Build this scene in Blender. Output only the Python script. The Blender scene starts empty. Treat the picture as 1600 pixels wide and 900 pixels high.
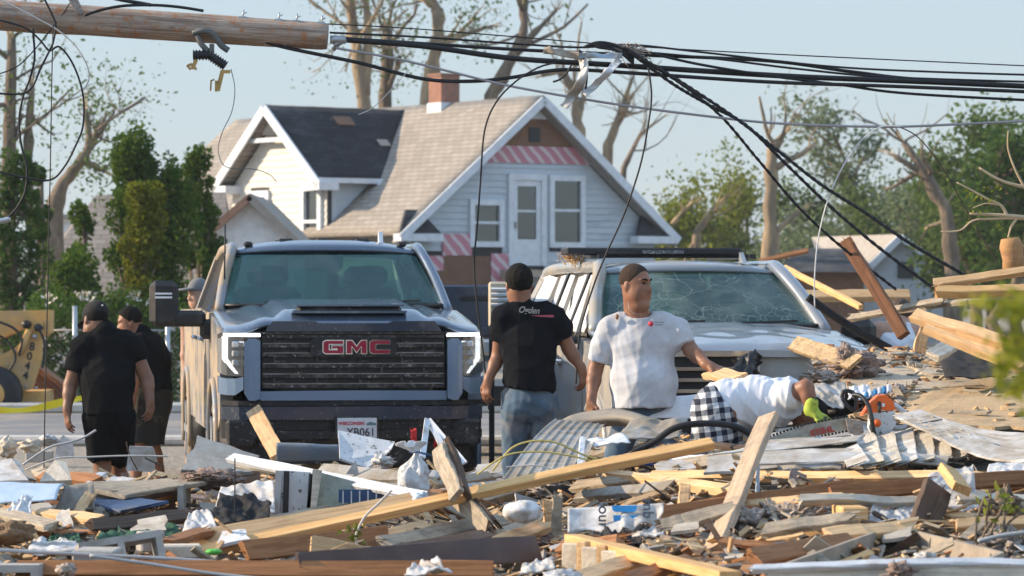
import bpy, math, random
import numpy as np
from mathutils import Vector, Matrix, Quaternion, noise as mnoise

R = math.radians
S = bpy.context.scene
COL = S.collection
random.seed(7)
rng = np.random.default_rng(7)

# ------------------------------------------------------------------ camera
FOC = 120.0
F = 1600 * FOC / 36.0            # focal length in photograph pixels
CZ = 1.7
cam = bpy.data.cameras.new('camera')
camo = bpy.data.objects.new('camera', cam)
COL.objects.link(camo)
camo.location = (0, 0, CZ)
camo.rotation_euler = (R(90), 0, 0)
cam.lens = FOC
cam.sensor_width = 36
cam.clip_start = 0.5
cam.clip_end = 6000
cam.dof.use_dof = True
cam.dof.focus_distance = 21.5
cam.dof.aperture_fstop = 5.6
S.camera = camo

# ------------------------------------------------------------------ sky and sun
SUN_DIR = Vector((-0.92, 0.09, 0.38)).normalized()      # towards the sun: low, from the left
sun_el = math.asin(SUN_DIR.z)
sun_az = math.atan2(SUN_DIR.x, SUN_DIR.y)
W = bpy.data.worlds.new('World')
S.world = W
W.use_nodes = True
nt = W.node_tree
nt.nodes.clear()
wo = nt.nodes.new('ShaderNodeOutputWorld')
bg = nt.nodes.new('ShaderNodeBackground')
sky = nt.nodes.new('ShaderNodeTexSky')
sky.sky_type = 'NISHITA'
sky.sun_disc = False
sky.sun_elevation = sun_el
sky.sun_rotation = sun_az
sky.altitude = 200
sky.air_density = 1.0
sky.dust_density = 0.6
sky.ozone_density = 2.5
tint = nt.nodes.new('ShaderNodeMix')
tint.data_type = 'RGBA'
geo_w = nt.nodes.new('ShaderNodeTexCoord')
sep = nt.nodes.new('ShaderNodeSeparateXYZ')
nt.links.new(geo_w.outputs['Generated'], sep.inputs[0])
veil = nt.nodes.new('ShaderNodeMapRange')                  # haze thins with height above the horizon
veil.interpolation_type = 'SMOOTHSTEP'
veil.inputs['From Min'].default_value = 0.0
veil.inputs['From Max'].default_value = 0.75
veil.inputs['To Min'].default_value = 0.85
veil.inputs['To Max'].default_value = 0.35
nt.links.new(sep.outputs[2], veil.inputs[0])
nt.links.new(veil.outputs[0], tint.inputs[0])
zen = nt.nodes.new('ShaderNodeMix')                        # veil colour, made brighter and bluer overhead to lift the shade
zen.data_type = 'RGBA'
nt.links.new(veil.outputs[0], zen.inputs[0])
zen.inputs[6].default_value = (5.6, 7.4, 9.4, 1)
zen.inputs[7].default_value = (1.10, 1.16, 1.12, 1)
nt.links.new(zen.outputs[2], tint.inputs[7])
nt.links.new(sky.outputs[0], tint.inputs[6])
nt.links.new(tint.outputs[2], bg.inputs[0])
bg.inputs[1].default_value = 0.15
nt.links.new(bg.outputs[0], wo.inputs[0])

sl = bpy.data.lights.new('sun', 'SUN')
sl.energy = 3.8
sl.angle = R(0.5)
sl.color = (1.0, 0.80, 0.57)
so = bpy.data.objects.new('sun', sl)
so.rotation_euler = (-SUN_DIR).to_track_quat('-Z', 'Y').to_euler()
so.location = (-60, 20, 40)
COL.objects.link(so)

S.view_settings.view_transform = 'Standard'
S.view_settings.look = 'None'
S.view_settings.exposure = 0.9
S.view_settings.gamma = 1.0
S.render.engine = 'CYCLES'
S.cycles.use_denoising = True
S.cycles.max_bounces = 6
S.cycles.transparent_max_bounces = 12
S.cycles.caustics_reflective = False
S.cycles.caustics_refractive = False

# ------------------------------------------------------------------ pixels and places
def P(px, py, d):
 """the point d metres in front of the camera that the photograph shows at (px, py)"""
 return Vector(((px - 800) * d / F, d, CZ - (py - 450) * d / F))

def sst(a, b, x):
 t = min(1.0, max(0.0, (x - a) / (b - a)))
 return t * t * (3 - 2 * t)

def lerp_table(tab, v):
 if v <= tab[0][0]:
  return tab[0][1]
 for (a, x), (b, y) in zip(tab, tab[1:]):
  if v <= b:
   return x + (y - x) * (v - a) / (b - a)
 return tab[-1][1]

ZL = [(10, .25), (13, .34), (17, .38), (21, .40), (23.5, .36), (25.0, .10), (26, .0)]
ZR = [(10, .40), (13, .50), (15.5, .56), (18, .68), (20.5, .78), (22.5, .76), (23.6, .62), (25, .40), (28, .2), (34, .0)]
ZF = [(10, .40), (13, .50), (15.5, .56), (18, .68), (20.5, .80), (23, .95), (25.5, 1.12), (28, 1.0), (33, .3), (38, .0)]

def H(x, y):
 """height of the heap of wreckage over the plan"""
 a = lerp_table(ZL, y)
 b = lerp_table(ZR, y)
 c = lerp_table(ZF, y)
 t = sst(-0.3, 1.6, x)
 h = a + (b - a) * t
 t2 = sst(2.0, 2.9, x)
 h = h + (c - h) * t2
 h *= sst(9.0, 12.0, y)
 h *= 1 - sst(7.5, 12, abs(x))
 return h

def G(px, py, lift=0.0):
 """where the line of sight through (px, py) meets the heap"""
 dx, dz = (px - 800) / F, -(py - 450) / F
 d = 11.0
 while d < 60:
  if CZ + dz * d < H(dx * d, d) + lift:
   break
  d += 0.05
 return P(px, py, d)

# ------------------------------------------------------------------ tags
def tag(o, label=None, cat=None, group=None, kind=None):
 if label: o['label'] = label
 if cat: o['category'] = cat
 if group: o['group'] = group
 if kind: o['kind'] = kind
 return o

def thing(name, label, cat, loc=(0, 0, 0), rz=0.0, group=None):
 o = bpy.data.objects.new(name, None)
 o.empty_display_size = 0.2
 COL.objects.link(o)
 o.location = loc
 o.rotation_euler = (0, 0, rz)
 return tag(o, label, cat, group)

# ------------------------------------------------------------------ mesh builder
class MB:
 def __init__(s):
  s.v, s.f, s.m, s.sm = [], [], [], []

 def add(s, vs, fs, mi=0, smooth=False):
  b = len(s.v)
  s.v.extend([tuple(p) for p in vs])
  for q in fs:
   s.f.append([i + b for i in q])
   s.m.append(mi)
   s.sm.append(smooth)
  return s

 def box(s, c, size, rot=None, mi=0, taper=1.0):
  c = Vector(c)
  hx, hy, hz = size[0] / 2, size[1] / 2, size[2] / 2
  vs = []
  for z in (-1, 1):
   k = taper if z > 0 else 1
   for x, y in ((-1, -1), (1, -1), (1, 1), (-1, 1)):
    p = Vector((x * hx * k, y * hy * k, z * hz))
    if rot is not None:
     p = rot @ p
    vs.append(c + p)
  return s.add(vs, [(3, 2, 1, 0), (4, 5, 6, 7), (0, 1, 5, 4), (1, 2, 6, 5), (2, 3, 7, 6), (3, 0, 4, 7)], mi)

 def rbox(s, c, size, r=0.02, rot=None, mi=0):
  """box with chamfered edges"""
  c = Vector(c)
  h = [size[i] / 2 for i in range(3)]
  r = min(r, min(h) * 0.95)
  vs, idx = [], {}
  for sx in (-1, 1):
   for sy in (-1, 1):
    for sz in (-1, 1):
     sg = (sx, sy, sz)
     for ax in range(3):
      p = Vector([sg[i] * (h[i] - (r if i != ax else 0)) for i in range(3)])
      if rot is not None:
       p = rot @ p
      idx[(sg, ax)] = len(vs)
      vs.append(c + p)
  fs = []
  for ax in range(3):
   a, b = [i for i in range(3) if i != ax]
   for sg in (-1, 1):
    q = []
    for u, w in ((-1, -1), (1, -1), (1, 1), (-1, 1)):
     k = [0, 0, 0]
     k[ax], k[a], k[b] = sg, u, w
     q.append(idx[(tuple(k), ax)])
    if (sg > 0) == (ax == 1):
     q.reverse()
    fs.append(q)
  for ax in range(3):            # edges along axis ax
   a, b = [i for i in range(3) if i != ax]
   for u in (-1, 1):
    for w in (-1, 1):
     k0, k1 = [0, 0, 0], [0, 0, 0]
     k0[ax], k1[ax] = -1, 1
     k0[a] = k1[a] = u
     k0[b] = k1[b] = w
     k0, k1 = tuple(k0), tuple(k1)
     q = [idx[(k0, a)], idx[(k1, a)], idx[(k1, b)], idx[(k0, b)]]
     if (u * w > 0) == (ax == 1):
      q.reverse()
     fs.append(q)
  for sg in [(x, y, z) for x in (-1, 1) for y in (-1, 1) for z in (-1, 1)]:
   q = [idx[(sg, 0)], idx[(sg, 1)], idx[(sg, 2)]]
   if sg[0] * sg[1] * sg[2] < 0:
    q.reverse()
   fs.append(q)
  return s.add(vs, fs, mi)

 def bar(s, p0, p1, w, h, up=(0, 0, 1), mi=0, r=0.0):
  p0, p1 = Vector(p0), Vector(p1)
  x = (p1 - p0)
  L = x.length
  rot = frame(x, up)
  if r:
   return s.rbox((p0 + p1) / 2, (L, w, h), r, rot, mi)
  return s.box((p0 + p1) / 2, (L, w, h), rot, mi)

 def tube(s, pts, rad, n=8, mi=0, caps=True, smooth=True):
  pts = [Vector(p) for p in pts]
  if not hasattr(rad, '__len__'):
   rad = [rad] * len(pts)
  vs, fs = [], []
  nrm = None
  for i, p in enumerate(pts):
   t = (pts[min(i + 1, len(pts) - 1)] - pts[max(i - 1, 0)])
   t = t.normalized() if t.length > 1e-9 else Vector((0, 0, 1))
   if nrm is None:
    nrm = t.orthogonal().normalized()
   else:
    nrm = (nrm - t * nrm.dot(t))
    nrm = nrm.normalized() if nrm.length > 1e-6 else t.orthogonal().normalized()
   b = t.cross(nrm)
   for k in range(n):
    a = 2 * math.pi * k / n
    vs.append(p + (nrm * math.cos(a) + b * math.sin(a)) * rad[i])
  for i in range(len(pts) - 1):
   for k in range(n):
    k2 = (k + 1) % n
    fs.append((i * n + k, i * n + k2, (i + 1) * n + k2, (i + 1) * n + k))
  if caps:
   fs.append(tuple(reversed(range(n))))
   fs.append(tuple((len(pts) - 1) * n + k for k in range(n)))
  return s.add(vs, fs, mi, smooth)

 def prism(s, poly, vec, mi=0, smooth=False):
  """planar polygon (3-D points) swept by vec"""
  n = len(poly)
  poly = [Vector(p) for p in poly]
  vec = Vector(vec)
  vs = poly + [p + vec for p in poly]
  fs = [tuple(range(n)), tuple(reversed(range(n, 2 * n)))]
  for i in range(n):
   j = (i + 1) % n
   fs.append((i, i + n, j + n, j))
  return s.add(vs, fs, mi, smooth)

 def grid(s, fn, nu, nv, mi=0, smooth=True, thick=0.0):
  """fn(u, v) -> point; thick gives a second skin along the local normal"""
  pts = [[Vector(fn(i / nu, j / nv)) for j in range(nv + 1)] for i in range(nu + 1)]
  vs, fs = [], []
  w = nv + 1
  for i in range(nu + 1):
   for j in range(nv + 1):
    vs.append(pts[i][j])
  for i in range(nu):
   for j in range(nv):
    fs.append((i * w + j, (i + 1) * w + j, (i + 1) * w + j + 1, i * w + j + 1))
  if thick:
   b = len(vs)
   for i in range(nu + 1):
    for j in range(nv + 1):
     du = pts[min(i + 1, nu)][j] - pts[max(i - 1, 0)][j]
     dv = pts[i][min(j + 1, nv)] - pts[i][max(j - 1, 0)]
     n = du.cross(dv)
     n = n.normalized() if n.length > 1e-12 else Vector((0, 0, 1))
     vs.append(pts[i][j] - n * thick)
   for i in range(nu):
    for j in range(nv):
     fs.append((b + i * w + j, b + i * w + j + 1, b + (i + 1) * w + j + 1, b + (i + 1) * w + j))
   for i in range(nu):
    for j, fl in ((0, 0), (nv, 1)):
     q = [i * w + j, b + i * w + j, b + (i + 1) * w + j, (i + 1) * w + j]
     fs.append(tuple(reversed(q)) if fl else tuple(q))
   for j in range(nv):
    for i, fl in ((0, 1), (nu, 0)):
     q = [i * w + j, b + i * w + j, b + i * w + j + 1, i * w + j + 1]
     fs.append(tuple(reversed(q)) if fl else tuple(q))
  return s.add(vs, fs, mi, smooth)

 def ball(s, c, r, nu=16, nv=10, mi=0, amp=0.0, freq=3.0, seed=0, rot=None):
  """ellipsoid, roughened when amp is set"""
  c = Vector(c)
  if not hasattr(r, '__len__'):
   r = (r, r, r)
  vs, fs = [], []
  so = Vector((seed * 7.31, seed * 3.17, seed * 5.71))

  def pt(th, ph):
   d = Vector((math.sin(th) * math.cos(ph), math.sin(th) * math.sin(ph), math.cos(th)))
   k = 1.0
   if amp:
    k += amp * mnoise.fractal(d * freq + so, 0.8, 2.1, 5)
   p = Vector((d.x * r[0] * k, d.y * r[1] * k, d.z * r[2] * k))
   return c + (rot @ p if rot is not None else p)
  vs.append(pt(0, 0))
  for j in range(1, nv):
   for i in range(nu):
    vs.append(pt(math.pi * j / nv, 2 * math.pi * i / nu))
  vs.append(pt(math.pi, 0))
  e = len(vs) - 1
  for i in range(nu):
   i2 = (i + 1) % nu
   fs.append((0, 1 + i, 1 + i2))
   for j in range(nv - 2):
    a, b = 1 + j * nu, 1 + (j + 1) * nu
    fs.append((a + i, b + i, b + i2, a + i2))
   a = 1 + (nv - 2) * nu
   fs.append((a + i, e, a + i2))
  return s.add(vs, fs, mi, True)

 def mesh(s, name, mats, off=None):
  me = bpy.data.meshes.new(name)
  vs = s.v
  if off is not None:
   o = Vector(off)
   vs = [(p[0] - o.x, p[1] - o.y, p[2] - o.z) for p in s.v]
  me.from_pydata(vs, [], s.f)
  if not isinstance(mats, (list, tuple)):
   mats = [mats]
  for m in mats:
   me.materials.append(m)
  me.polygons.foreach_set('material_index', s.m)
  me.polygons.foreach_set('use_smooth', s.sm)
  me.update()
  return me

 def build(s, name, mats, parent=None, loc=None, world=False):
  """one object. parent + world: the points are in world space and the parent is not turned.
  no parent: the origin goes to the base of the shape."""
  off = None
  if parent is None and loc is None and s.v:
   a = np.array(s.v)
   lo, hi = a.min(0), a.max(0)
   off = Vector(((lo[0] + hi[0]) / 2, (lo[1] + hi[1]) / 2, lo[2]))
  elif world and parent is not None:
   off = parent.matrix_basis.translation.copy()
   q = parent.parent
   while q is not None:
    off += q.matrix_basis.translation
    q = q.parent
  elif loc is not None:
   off = Vector(loc)
  o = bpy.data.objects.new(name, s.mesh(name, mats, off))
  COL.objects.link(o)
  if parent is not None:
   o.parent = parent
   if not world and loc is not None:
    o.location = loc
  elif off is not None:
   o.location = off
  return o

def frame(x, up=(0, 0, 1)):
 """rotation whose X runs along x and whose Z lies as near up as it can"""
 x = Vector(x).normalized()
 up = Vector(up)
 y = up.cross(x)
 if y.length < 1e-5:
  y = Vector((0, 1, 0)).cross(x)
  if y.length < 1e-5:
   y = Vector((1, 0, 0)).cross(x)
 y.normalize()
 z = x.cross(y)
 return Matrix((x, y, z)).transposed()

def obj_from(me, name, parent=None, mat4=None):
 o = bpy.data.objects.new(name, me)
 COL.objects.link(o)
 if parent is not None:
  o.parent = parent
 if mat4 is not None:
  o.matrix_basis = mat4
 return o

def text_mesh(s, size, extrude=0.004, bold=0.0, shear=0.0):
 """(vertices, faces) of a line of lettering, centred, in the XY plane"""
 c = bpy.data.curves.new('lettering', 'FONT')
 c.body = s
 c.size = size
 c.extrude = extrude
 c.offset = bold
 c.shear = shear
 c.align_x = 'CENTER'
 c.align_y = 'CENTER'
 c.resolution_u = 3
 o = bpy.data.objects.new('lettering', c)
 COL.objects.link(o)
 dg = bpy.context.evaluated_depsgraph_get()
 me = bpy.data.meshes.new_from_object(o.evaluated_get(dg))
 vs = [v.co.copy() for v in me.vertices]
 fs = [tuple(p.vertices) for p in me.polygons]
 bpy.data.objects.remove(o)
 bpy.data.curves.remove(c)
 bpy.data.meshes.remove(me)
 return vs, fs

def lettering(mb, s, size, mat4, extrude=0.004, bold=0.0, sx=1.0, mi=0, shear=0.0, bend=None):
 vs, fs = text_mesh(s, size, extrude, bold, shear)
 out = []
 for v in vs:
  v = Vector((v.x * sx, v.y, v.z))
  out.append(bend(v) if bend else mat4 @ v)
 mb.add(out, fs, mi)
 return mb

def crv(pts, n=8):
 """smooth curve through the points"""
 pts = [Vector(p) for p in pts]
 out = []
 for i in range(len(pts) - 1):
  p0, p1, p2, p3 = pts[max(i - 1, 0)], pts[i], pts[i + 1], pts[min(i + 2, len(pts) - 1)]
  for k in range(n):
   t = k / n
   out.append(0.5 * ((2 * p1) + (p2 - p0) * t + (2 * p0 - 5 * p1 + 4 * p2 - p3) * t * t + (3 * p1 - p0 - 3 * p2 + p3) * t ** 3))
 out.append(pts[-1])
 return out

# ------------------------------------------------------------------ materials
def lin(r, g, b):
 f = lambda c: c / 12.92 if c <= .04045 else ((c + .055) / 1.055) ** 2.4
 return (f(r / 255), f(g / 255), f(b / 255))

class NT:
 def __init__(s, name):
  s.m = bpy.data.materials.new(name)
  s.m.use_nodes = True
  s.t = s.m.node_tree
  s.t.nodes.clear()
  s.out = s.n('ShaderNodeOutputMaterial')

 def n(s, k, **kw):
  x = s.t.nodes.new(k)
  for a, b in kw.items():
   setattr(x, a, b)
  return x

 def l(s, a, b):
  s.t.links.new(a, b)

 def mix(s, fac, a, b, blend='MIX'):
  x = s.n('ShaderNodeMix', data_type='RGBA', blend_type=blend)
  for i, q in ((0, fac), (6, a), (7, b)):
   if hasattr(q, 'is_linked'):
    s.l(q, x.inputs[i])
   elif i == 0:
    x.inputs[0].default_value = q
   else:
    x.inputs[i].default_value = (*q[:3], 1)
  return x.outputs[2]

 def math(s, op, a, b=0.0, c=None):
  x = s.n('ShaderNodeMath', operation=op)
  for i, q in enumerate((a, b) if c is None else (a, b, c)):
   if hasattr(q, 'is_linked'):
    s.l(q, x.inputs[i])
   else:
    x.inputs[i].default_value = q
  return x.outputs[0]

 def coords(s, scale=(1, 1, 1), kind='Object', rot=(0, 0, 0)):
  tc = s.n('ShaderNodeTexCoord')
  mp = s.n('ShaderNodeMapping')
  mp.inputs['Scale'].default_value = scale
  mp.inputs['Rotation'].default_value = rot
  oi = s.n('ShaderNodeObjectInfo')
  s.rand = oi.outputs['Random']
  ofs = s.n('ShaderNodeVectorMath', operation='SCALE')
  ofs.inputs[0].default_value = (17.3, 9.1, 13.7)
  s.l(oi.outputs['Random'], ofs.inputs['Scale'])
  ad = s.n('ShaderNodeVectorMath', operation='ADD')
  s.l(tc.outputs[kind], ad.inputs[0])
  s.l(ofs.outputs[0], ad.inputs[1])
  s.l(ad.outputs[0], mp.inputs['Vector'])
  return mp.outputs[0]

 def noise(s, vec, scale=5, detail=4, rough=.6, dist=0.0):
  x = s.n('ShaderNodeTexNoise')
  s.l(vec, x.inputs['Vector'])
  x.inputs['Scale'].default_value = scale
  x.inputs['Detail'].default_value = detail
  x.inputs['Roughness'].default_value = rough
  x.inputs['Distortion'].default_value = dist
  return x.outputs[0]

 def ramp(s, fac, stops):
  x = s.n('ShaderNodeValToRGB')
  s.l(fac, x.inputs[0])
  e = x.color_ramp.elements
  while len(e) < len(stops):
   e.new(0.5)
  for q, (p, c) in zip(e, stops):
   q.position = p
   q.color = (*c[:3], 1) if hasattr(c, '__len__') else (c, c, c, 1)
  return x.outputs[0]

 def bump(s, h, strength=.3, dist=.02):
  x = s.n('ShaderNodeBump')
  s.l(h, x.inputs['Height'])
  x.inputs['Strength'].default_value = strength
  x.inputs['Distance'].default_value = dist
  return x.outputs[0]

 def bsdf(s, col, rough=.6, metal=0.0, spec=.5, normal=None, **kw):
  b = s.n('ShaderNodeBsdfPrincipled')
  for k, q in (('Base Color', col), ('Roughness', rough), ('Metallic', metal), ('Specular IOR Level', spec)):
   if hasattr(q, 'is_linked'):
    s.l(q, b.inputs[k])
   else:
    b.inputs[k].default_value = (*q[:3], 1) if k == 'Base Color' else q
  if normal is not None:
   s.l(normal, b.inputs['Normal'])
  for k, q in kw.items():
   b.inputs[k].default_value = q
  return b.outputs[0]

 def done(s, sh):
  s.l(sh, s.out.inputs[0])
  return s.m

def M(name, col, rough=.6, metal=0.0, var=.18, scale=6, dirt=None, damt=.35, dscale=3, dsoft=.12, ddet=6,
  bump=.15, bscale=60, bdist=.01, stretch=(1, 1, 1), rnd=.12, spec=.4, spots=None, samt=.3, sscale=40, **kw):
 """surface with tonal drift, stains of a second colour, spatter of a third and a fine relief"""
 t = NT(name)
 v = t.coords(stretch)
 c = t.ramp(t.noise(v, scale, 5, .65), [(.25, [x * (1 - var) for x in col]), (.5, col), (.8, [min(1, x * (1 + var)) for x in col])])
 r = t.math('MULTIPLY_ADD', t.rand, 2 * rnd, 1 - rnd)
 gray = t.n('ShaderNodeCombineColor')
 for i in range(3):
  t.l(r, gray.inputs[i])
 c = t.mix(1.0, c, gray.outputs[0], 'MULTIPLY')
 rr = rough
 if dirt is not None:
  m = t.ramp(t.noise(v, dscale, ddet, .68, .3), [(max(0, 1 - damt - dsoft - .12), 0.0), (min(1, 1 - damt + dsoft - .12), 1.0)])
  c = t.mix(m, c, dirt)
  rr = t.math('MULTIPLY_ADD', m, .9 - rough, rough)
 if spots is not None:
  m = t.ramp(t.noise(v, sscale, 3, .7), [(1 - samt - .16, 0.0), (1 - samt - .08, 1.0)])
  c = t.mix(m, c, spots)
 nrm = t.bump(t.noise(v, bscale, 4, .6), bump, bdist) if bump else None
 return t.done(t.bsdf(c, rr, metal, spec, nrm, **kw))

def wood(name, col, dark, rough=.75, knots=.5, weather=0.0, rnd=.14, dirt=None, damt=.3):
 """sawn lumber: grain along local X, knots, nail-black specks"""
 t = NT(name)
 v = t.coords((1.2, 26, 26))
 g = t.noise(v, 2.2, 6, .62, .8)
 c = t.ramp(g, [(.28, dark), (.46, [a * .6 + b * .4 for a, b in zip(col, dark)]), (.56, col), (.78, [min(1, a * 1.13) for a in col])])
 v2 = t.coords((2.0, 4.5, 4.5))
 vo = t.n('ShaderNodeTexVoronoi')
 t.l(v2, vo.inputs['Vector'])
 vo.inputs['Scale'].default_value = 1.6
 k = t.ramp(vo.outputs['Distance'], [(.03, 1.0), (.10, 0.0)])
 c = t.mix(t.math('MULTIPLY', k, knots), c, [x * .35 for x in dark])
 v3 = t.coords((1, 1, 1))
 b = t.noise(v3, 3.5, 6, .7)
 c = t.mix(t.math('MULTIPLY', t.ramp(b, [(.5, 0.0), (.72, 1.0)]), .35 + weather * .5), c, [.16, .145, .13] if weather else [x * .75 for x in dark])
 if dirt is not None:
  c = t.mix(t.ramp(t.noise(v3, 14, 6, .75), [(.62 - damt * .3, 0.0), (.72 - damt * .3, .9)]), c, dirt)
 r = t.math('MULTIPLY_ADD', t.rand, 2 * rnd, 1 - rnd)
 gray = t.n('ShaderNodeCombineColor')
 for i in range(3):
  t.l(r, gray.inputs[i])
 c = t.mix(1.0, c, gray.outputs[0], 'MULTIPLY')
 return t.done(t.bsdf(c, rough, 0, .25, t.bump(g, .35, .004)))

def osb(name, col, dark):
 """flakeboard or worn plywood sheet"""
 t = NT(name)
 v = t.coords((1, 1, 1))
 vo = t.n('ShaderNodeTexVoronoi')
 mp = t.n('ShaderNodeMapping')
 mp.inputs['Scale'].default_value = (9, 26, 9)
 t.l(v, mp.inputs['Vector'])
 t.l(mp.outputs[0], vo.inputs['Vector'])
 c = t.ramp(vo.outputs['Color'], [(.1, dark), (.5, col), (.95, [min(1, x * 1.25) for x in col])])
 c = t.mix(t.math('MULTIPLY', t.ramp(t.noise(v, 2.3, 7, .72, .4), [(.48, 0.0), (.70, 1.0)]), .55), c, [.20, .15, .10])
 c = t.mix(t.ramp(t.noise(v, 22, 5, .75), [(.60, 0.0), (.66, .85)]), c, [.30, .26, .21])
 return t.done(t.bsdf(c, .85, 0, .2, t.bump(t.noise(v, 45, 5, .7), .4, .008)))

def glassmat(name, tint, refl=.14, dust=.25, dcol=(.42, .45, .42), crack=0.0, drange=(.45, .75)):
 """window pane: tinted see-through, mirror sheen, dust film, cracks"""
 t = NT(name)
 v = t.coords((1, 1, 1))
 tr = t.n('ShaderNodeBsdfTransparent')
 tr.inputs[0].default_value = (*tint, 1)
 gl = t.n('ShaderNodeBsdfGlossy')
 gl.inputs['Color'].default_value = (.9, .95, 1, 1)
 gl.inputs['Roughness'].default_value = .03
 lw = t.n('ShaderNodeLayerWeight')
 lw.inputs[0].default_value = .3
 m1 = t.n('ShaderNodeMixShader')
 t.l(t.math('MULTIPLY_ADD', lw.outputs['Fresnel'], .38, refl), m1.inputs[0])
 t.l(tr.outputs[0], m1.inputs[1])
 t.l(gl.outputs[0], m1.inputs[2])
 df = t.n('ShaderNodeBsdfDiffuse')
 df.inputs[0].default_value = (*dcol, 1)
 d = t.ramp(t.noise(v, 2.2, 7, .7, .5), [(drange[0], 0.0), (drange[1], dust)])
 d = t.math('MAXIMUM', d, t.ramp(t.noise(v, 55, 3, .7), [(.66, 0.0), (.71, dust * 1.3)]))
 if crack:
  dist = t.n('ShaderNodeVectorMath', operation='ADD')
  nn = t.n('ShaderNodeTexNoise')
  t.l(v, nn.inputs['Vector'])
  nn.inputs['Scale'].default_value = 4
  sc = t.n('ShaderNodeVectorMath', operation='SCALE')
  t.l(nn.outputs['Color'], sc.inputs[0])
  sc.inputs['Scale'].default_value = .25
  t.l(v, dist.inputs[0])
  t.l(sc.outputs[0], dist.inputs[1])
  for s_, w_ in ((3.4, .012), (11, .035)):
   vo = t.n('ShaderNodeTexVoronoi', feature='DISTANCE_TO_EDGE')
   t.l(dist.outputs[0], vo.inputs['Vector'])
   vo.inputs['Scale'].default_value = s_
   k = t.ramp(vo.outputs['Distance'], [(w_ * .4, crack), (w_, 0.0)])
   if s_ > 5:
    k = t.math('MULTIPLY', k, t.ramp(t.noise(v, 1.7, 2), [(.5, 0.0), (.6, 1.0)]))
   d = t.math('MAXIMUM', d, k)
 m2 = t.n('ShaderNodeMixShader')
 t.l(d, m2.inputs[0])
 t.l(m1.outputs[0], m2.inputs[1])
 t.l(df.outputs[0], m2.inputs[2])
 return t.done(m2.outputs[0])

def emis(name, col, st):
 t = NT(name)
 e = t.n('ShaderNodeEmission')
 e.inputs[0].default_value = (*col, 1)
 e.inputs[1].default_value = st
 return t.done(e.outputs[0])

def leafmat(name, a, b, tl=.35):
 t = NT(name)
 geo = t.n('ShaderNodeNewGeometry')
 v = t.coords((1, 1, 1))
 c = t.mix(geo.outputs['Random Per Island'], a, b)
 c = t.mix(t.ramp(t.noise(v, 1.2, 3), [(.35, 0.0), (.65, .45)]), c, [x * .6 for x in a])
 d = t.n('ShaderNodeBsdfDiffuse')
 t.l(c, d.inputs[0])
 tr = t.n('ShaderNodeBsdfTranslucent')
 t.l(c, tr.inputs[0])
 m = t.n('ShaderNodeMixShader')
 m.inputs[0].default_value = tl
 t.l(d.outputs[0], m.inputs[1])
 t.l(tr.outputs[0], m.inputs[2])
 return t.done(m.outputs[0])

def plastic_film(name, alpha=.5):
 t = NT(name)
 v = t.coords((1, 1, 1))
 tr = t.n('ShaderNodeBsdfTransparent')
 b = t.bsdf((.62, .63, .64), .25, 0, .6, t.bump(t.noise(v, 14, 5, .6), .8, .03))
 m = t.n('ShaderNodeMixShader')
 t.l(t.ramp(t.noise(v, 6, 5), [(.3, alpha - .25), (.7, min(1, alpha + .25))]), m.inputs[0])
 t.l(tr.outputs[0], m.inputs[1])
 t.l(b, m.inputs[2])
 return t.done(m.outputs[0])

TAN = (.36, .28, .19)          # dried mud
X = {}
X['lumber'] = wood('lumber_pale', (.68, .46, .25), (.46, .26, .12))
X['lumber_gray'] = wood('lumber_weathered', (.42, .35, .26), (.25, .195, .14), weather=.5, dirt=(.24, .2, .15))
X['lumber_red'] = wood('lumber_stained', (.36, .17, .075), (.20, .08, .03))
X['lumber_dark'] = wood('lumber_wet', (.10, .065, .045), (.045, .03, .022), weather=.2)
X['lumber_gold'] = wood('lumber_gold', (.76, .48, .215), (.56, .30, .11))
X['lumber_white'] = wood('lumber_primed', (.58, .53, .44), (.40, .34, .26), weather=.4)
X['osb'] = osb('flakeboard', (.50, .36, .21), (.36, .25, .13))
X['osb_red'] = osb('plywood_worn', (.42, .22, .10), (.25, .12, .05))
X['osb_gray'] = osb('sheathing_weathered', (.46, .385, .29), (.34, .28, .21))
X['white'] = M('painted_white', (.58, .575, .56), .55, dirt=(.33, .285, .23), damt=.40, dscale=4, bump=.1)
X['white_clean'] = M('trim_white', (.74, .75, .77), .5, dirt=(.5, .48, .44), damt=.15, dscale=3, bump=.05, rnd=.04)
X['foam'] = M('foam_white', (.60, .60, .60), .8, dirt=(.33, .29, .25), damt=.36, dscale=7, bump=.4, bscale=25)
X['drywall'] = M('plaster_board', (.48, .44, .38), .9, dirt=(.33, .28, .22), damt=.35, dscale=6, bump=.3)
X['speckle'] = M('board_splashed', (.62, .64, .66), .7, spots=(.12, .11, .10), samt=.26, sscale=22, bump=.2)
X['concrete'] = M('concrete', (.44, .42, .39), .9, dirt=(.27, .24, .21), damt=.3, bump=.5, bscale=50)
X['concrete_warm'] = M('masonry_cream', (.60, .53, .43), .9, dirt=(.34, .28, .22), damt=.3, dscale=6, bump=.5, bscale=45)
X['metal_gray'] = M('sheet_metal', (.40, .39, .37), .5, .35, dirt=(.27, .23, .18), damt=.4, dscale=4, bump=.1)
X['metal_white'] = M('aluminium_white', (.66, .68, .71), .4, .1, dirt=(.38, .35, .3), damt=.25, dscale=6, bump=.08)
X['metal_brown'] = M('fascia_brown', (.085, .055, .05), .45, .1, dirt=(.18, .13, .10), damt=.25, bump=.1)
X['steel'] = M('galvanised', (.42, .44, .46), .4, .7, dirt=(.25, .23, .2), damt=.2, bump=.05)
X['pipe_gray'] = M('conduit_gray', (.36, .37, .38), .5, .1, dirt=(.25, .22, .19), damt=.25, bump=.05)
X['black'] = M('black_plastic', (.018, .018, .02), .45, var=.3, dirt=(.10, .085, .07), damt=.22, dscale=6, bump=.15)
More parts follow.
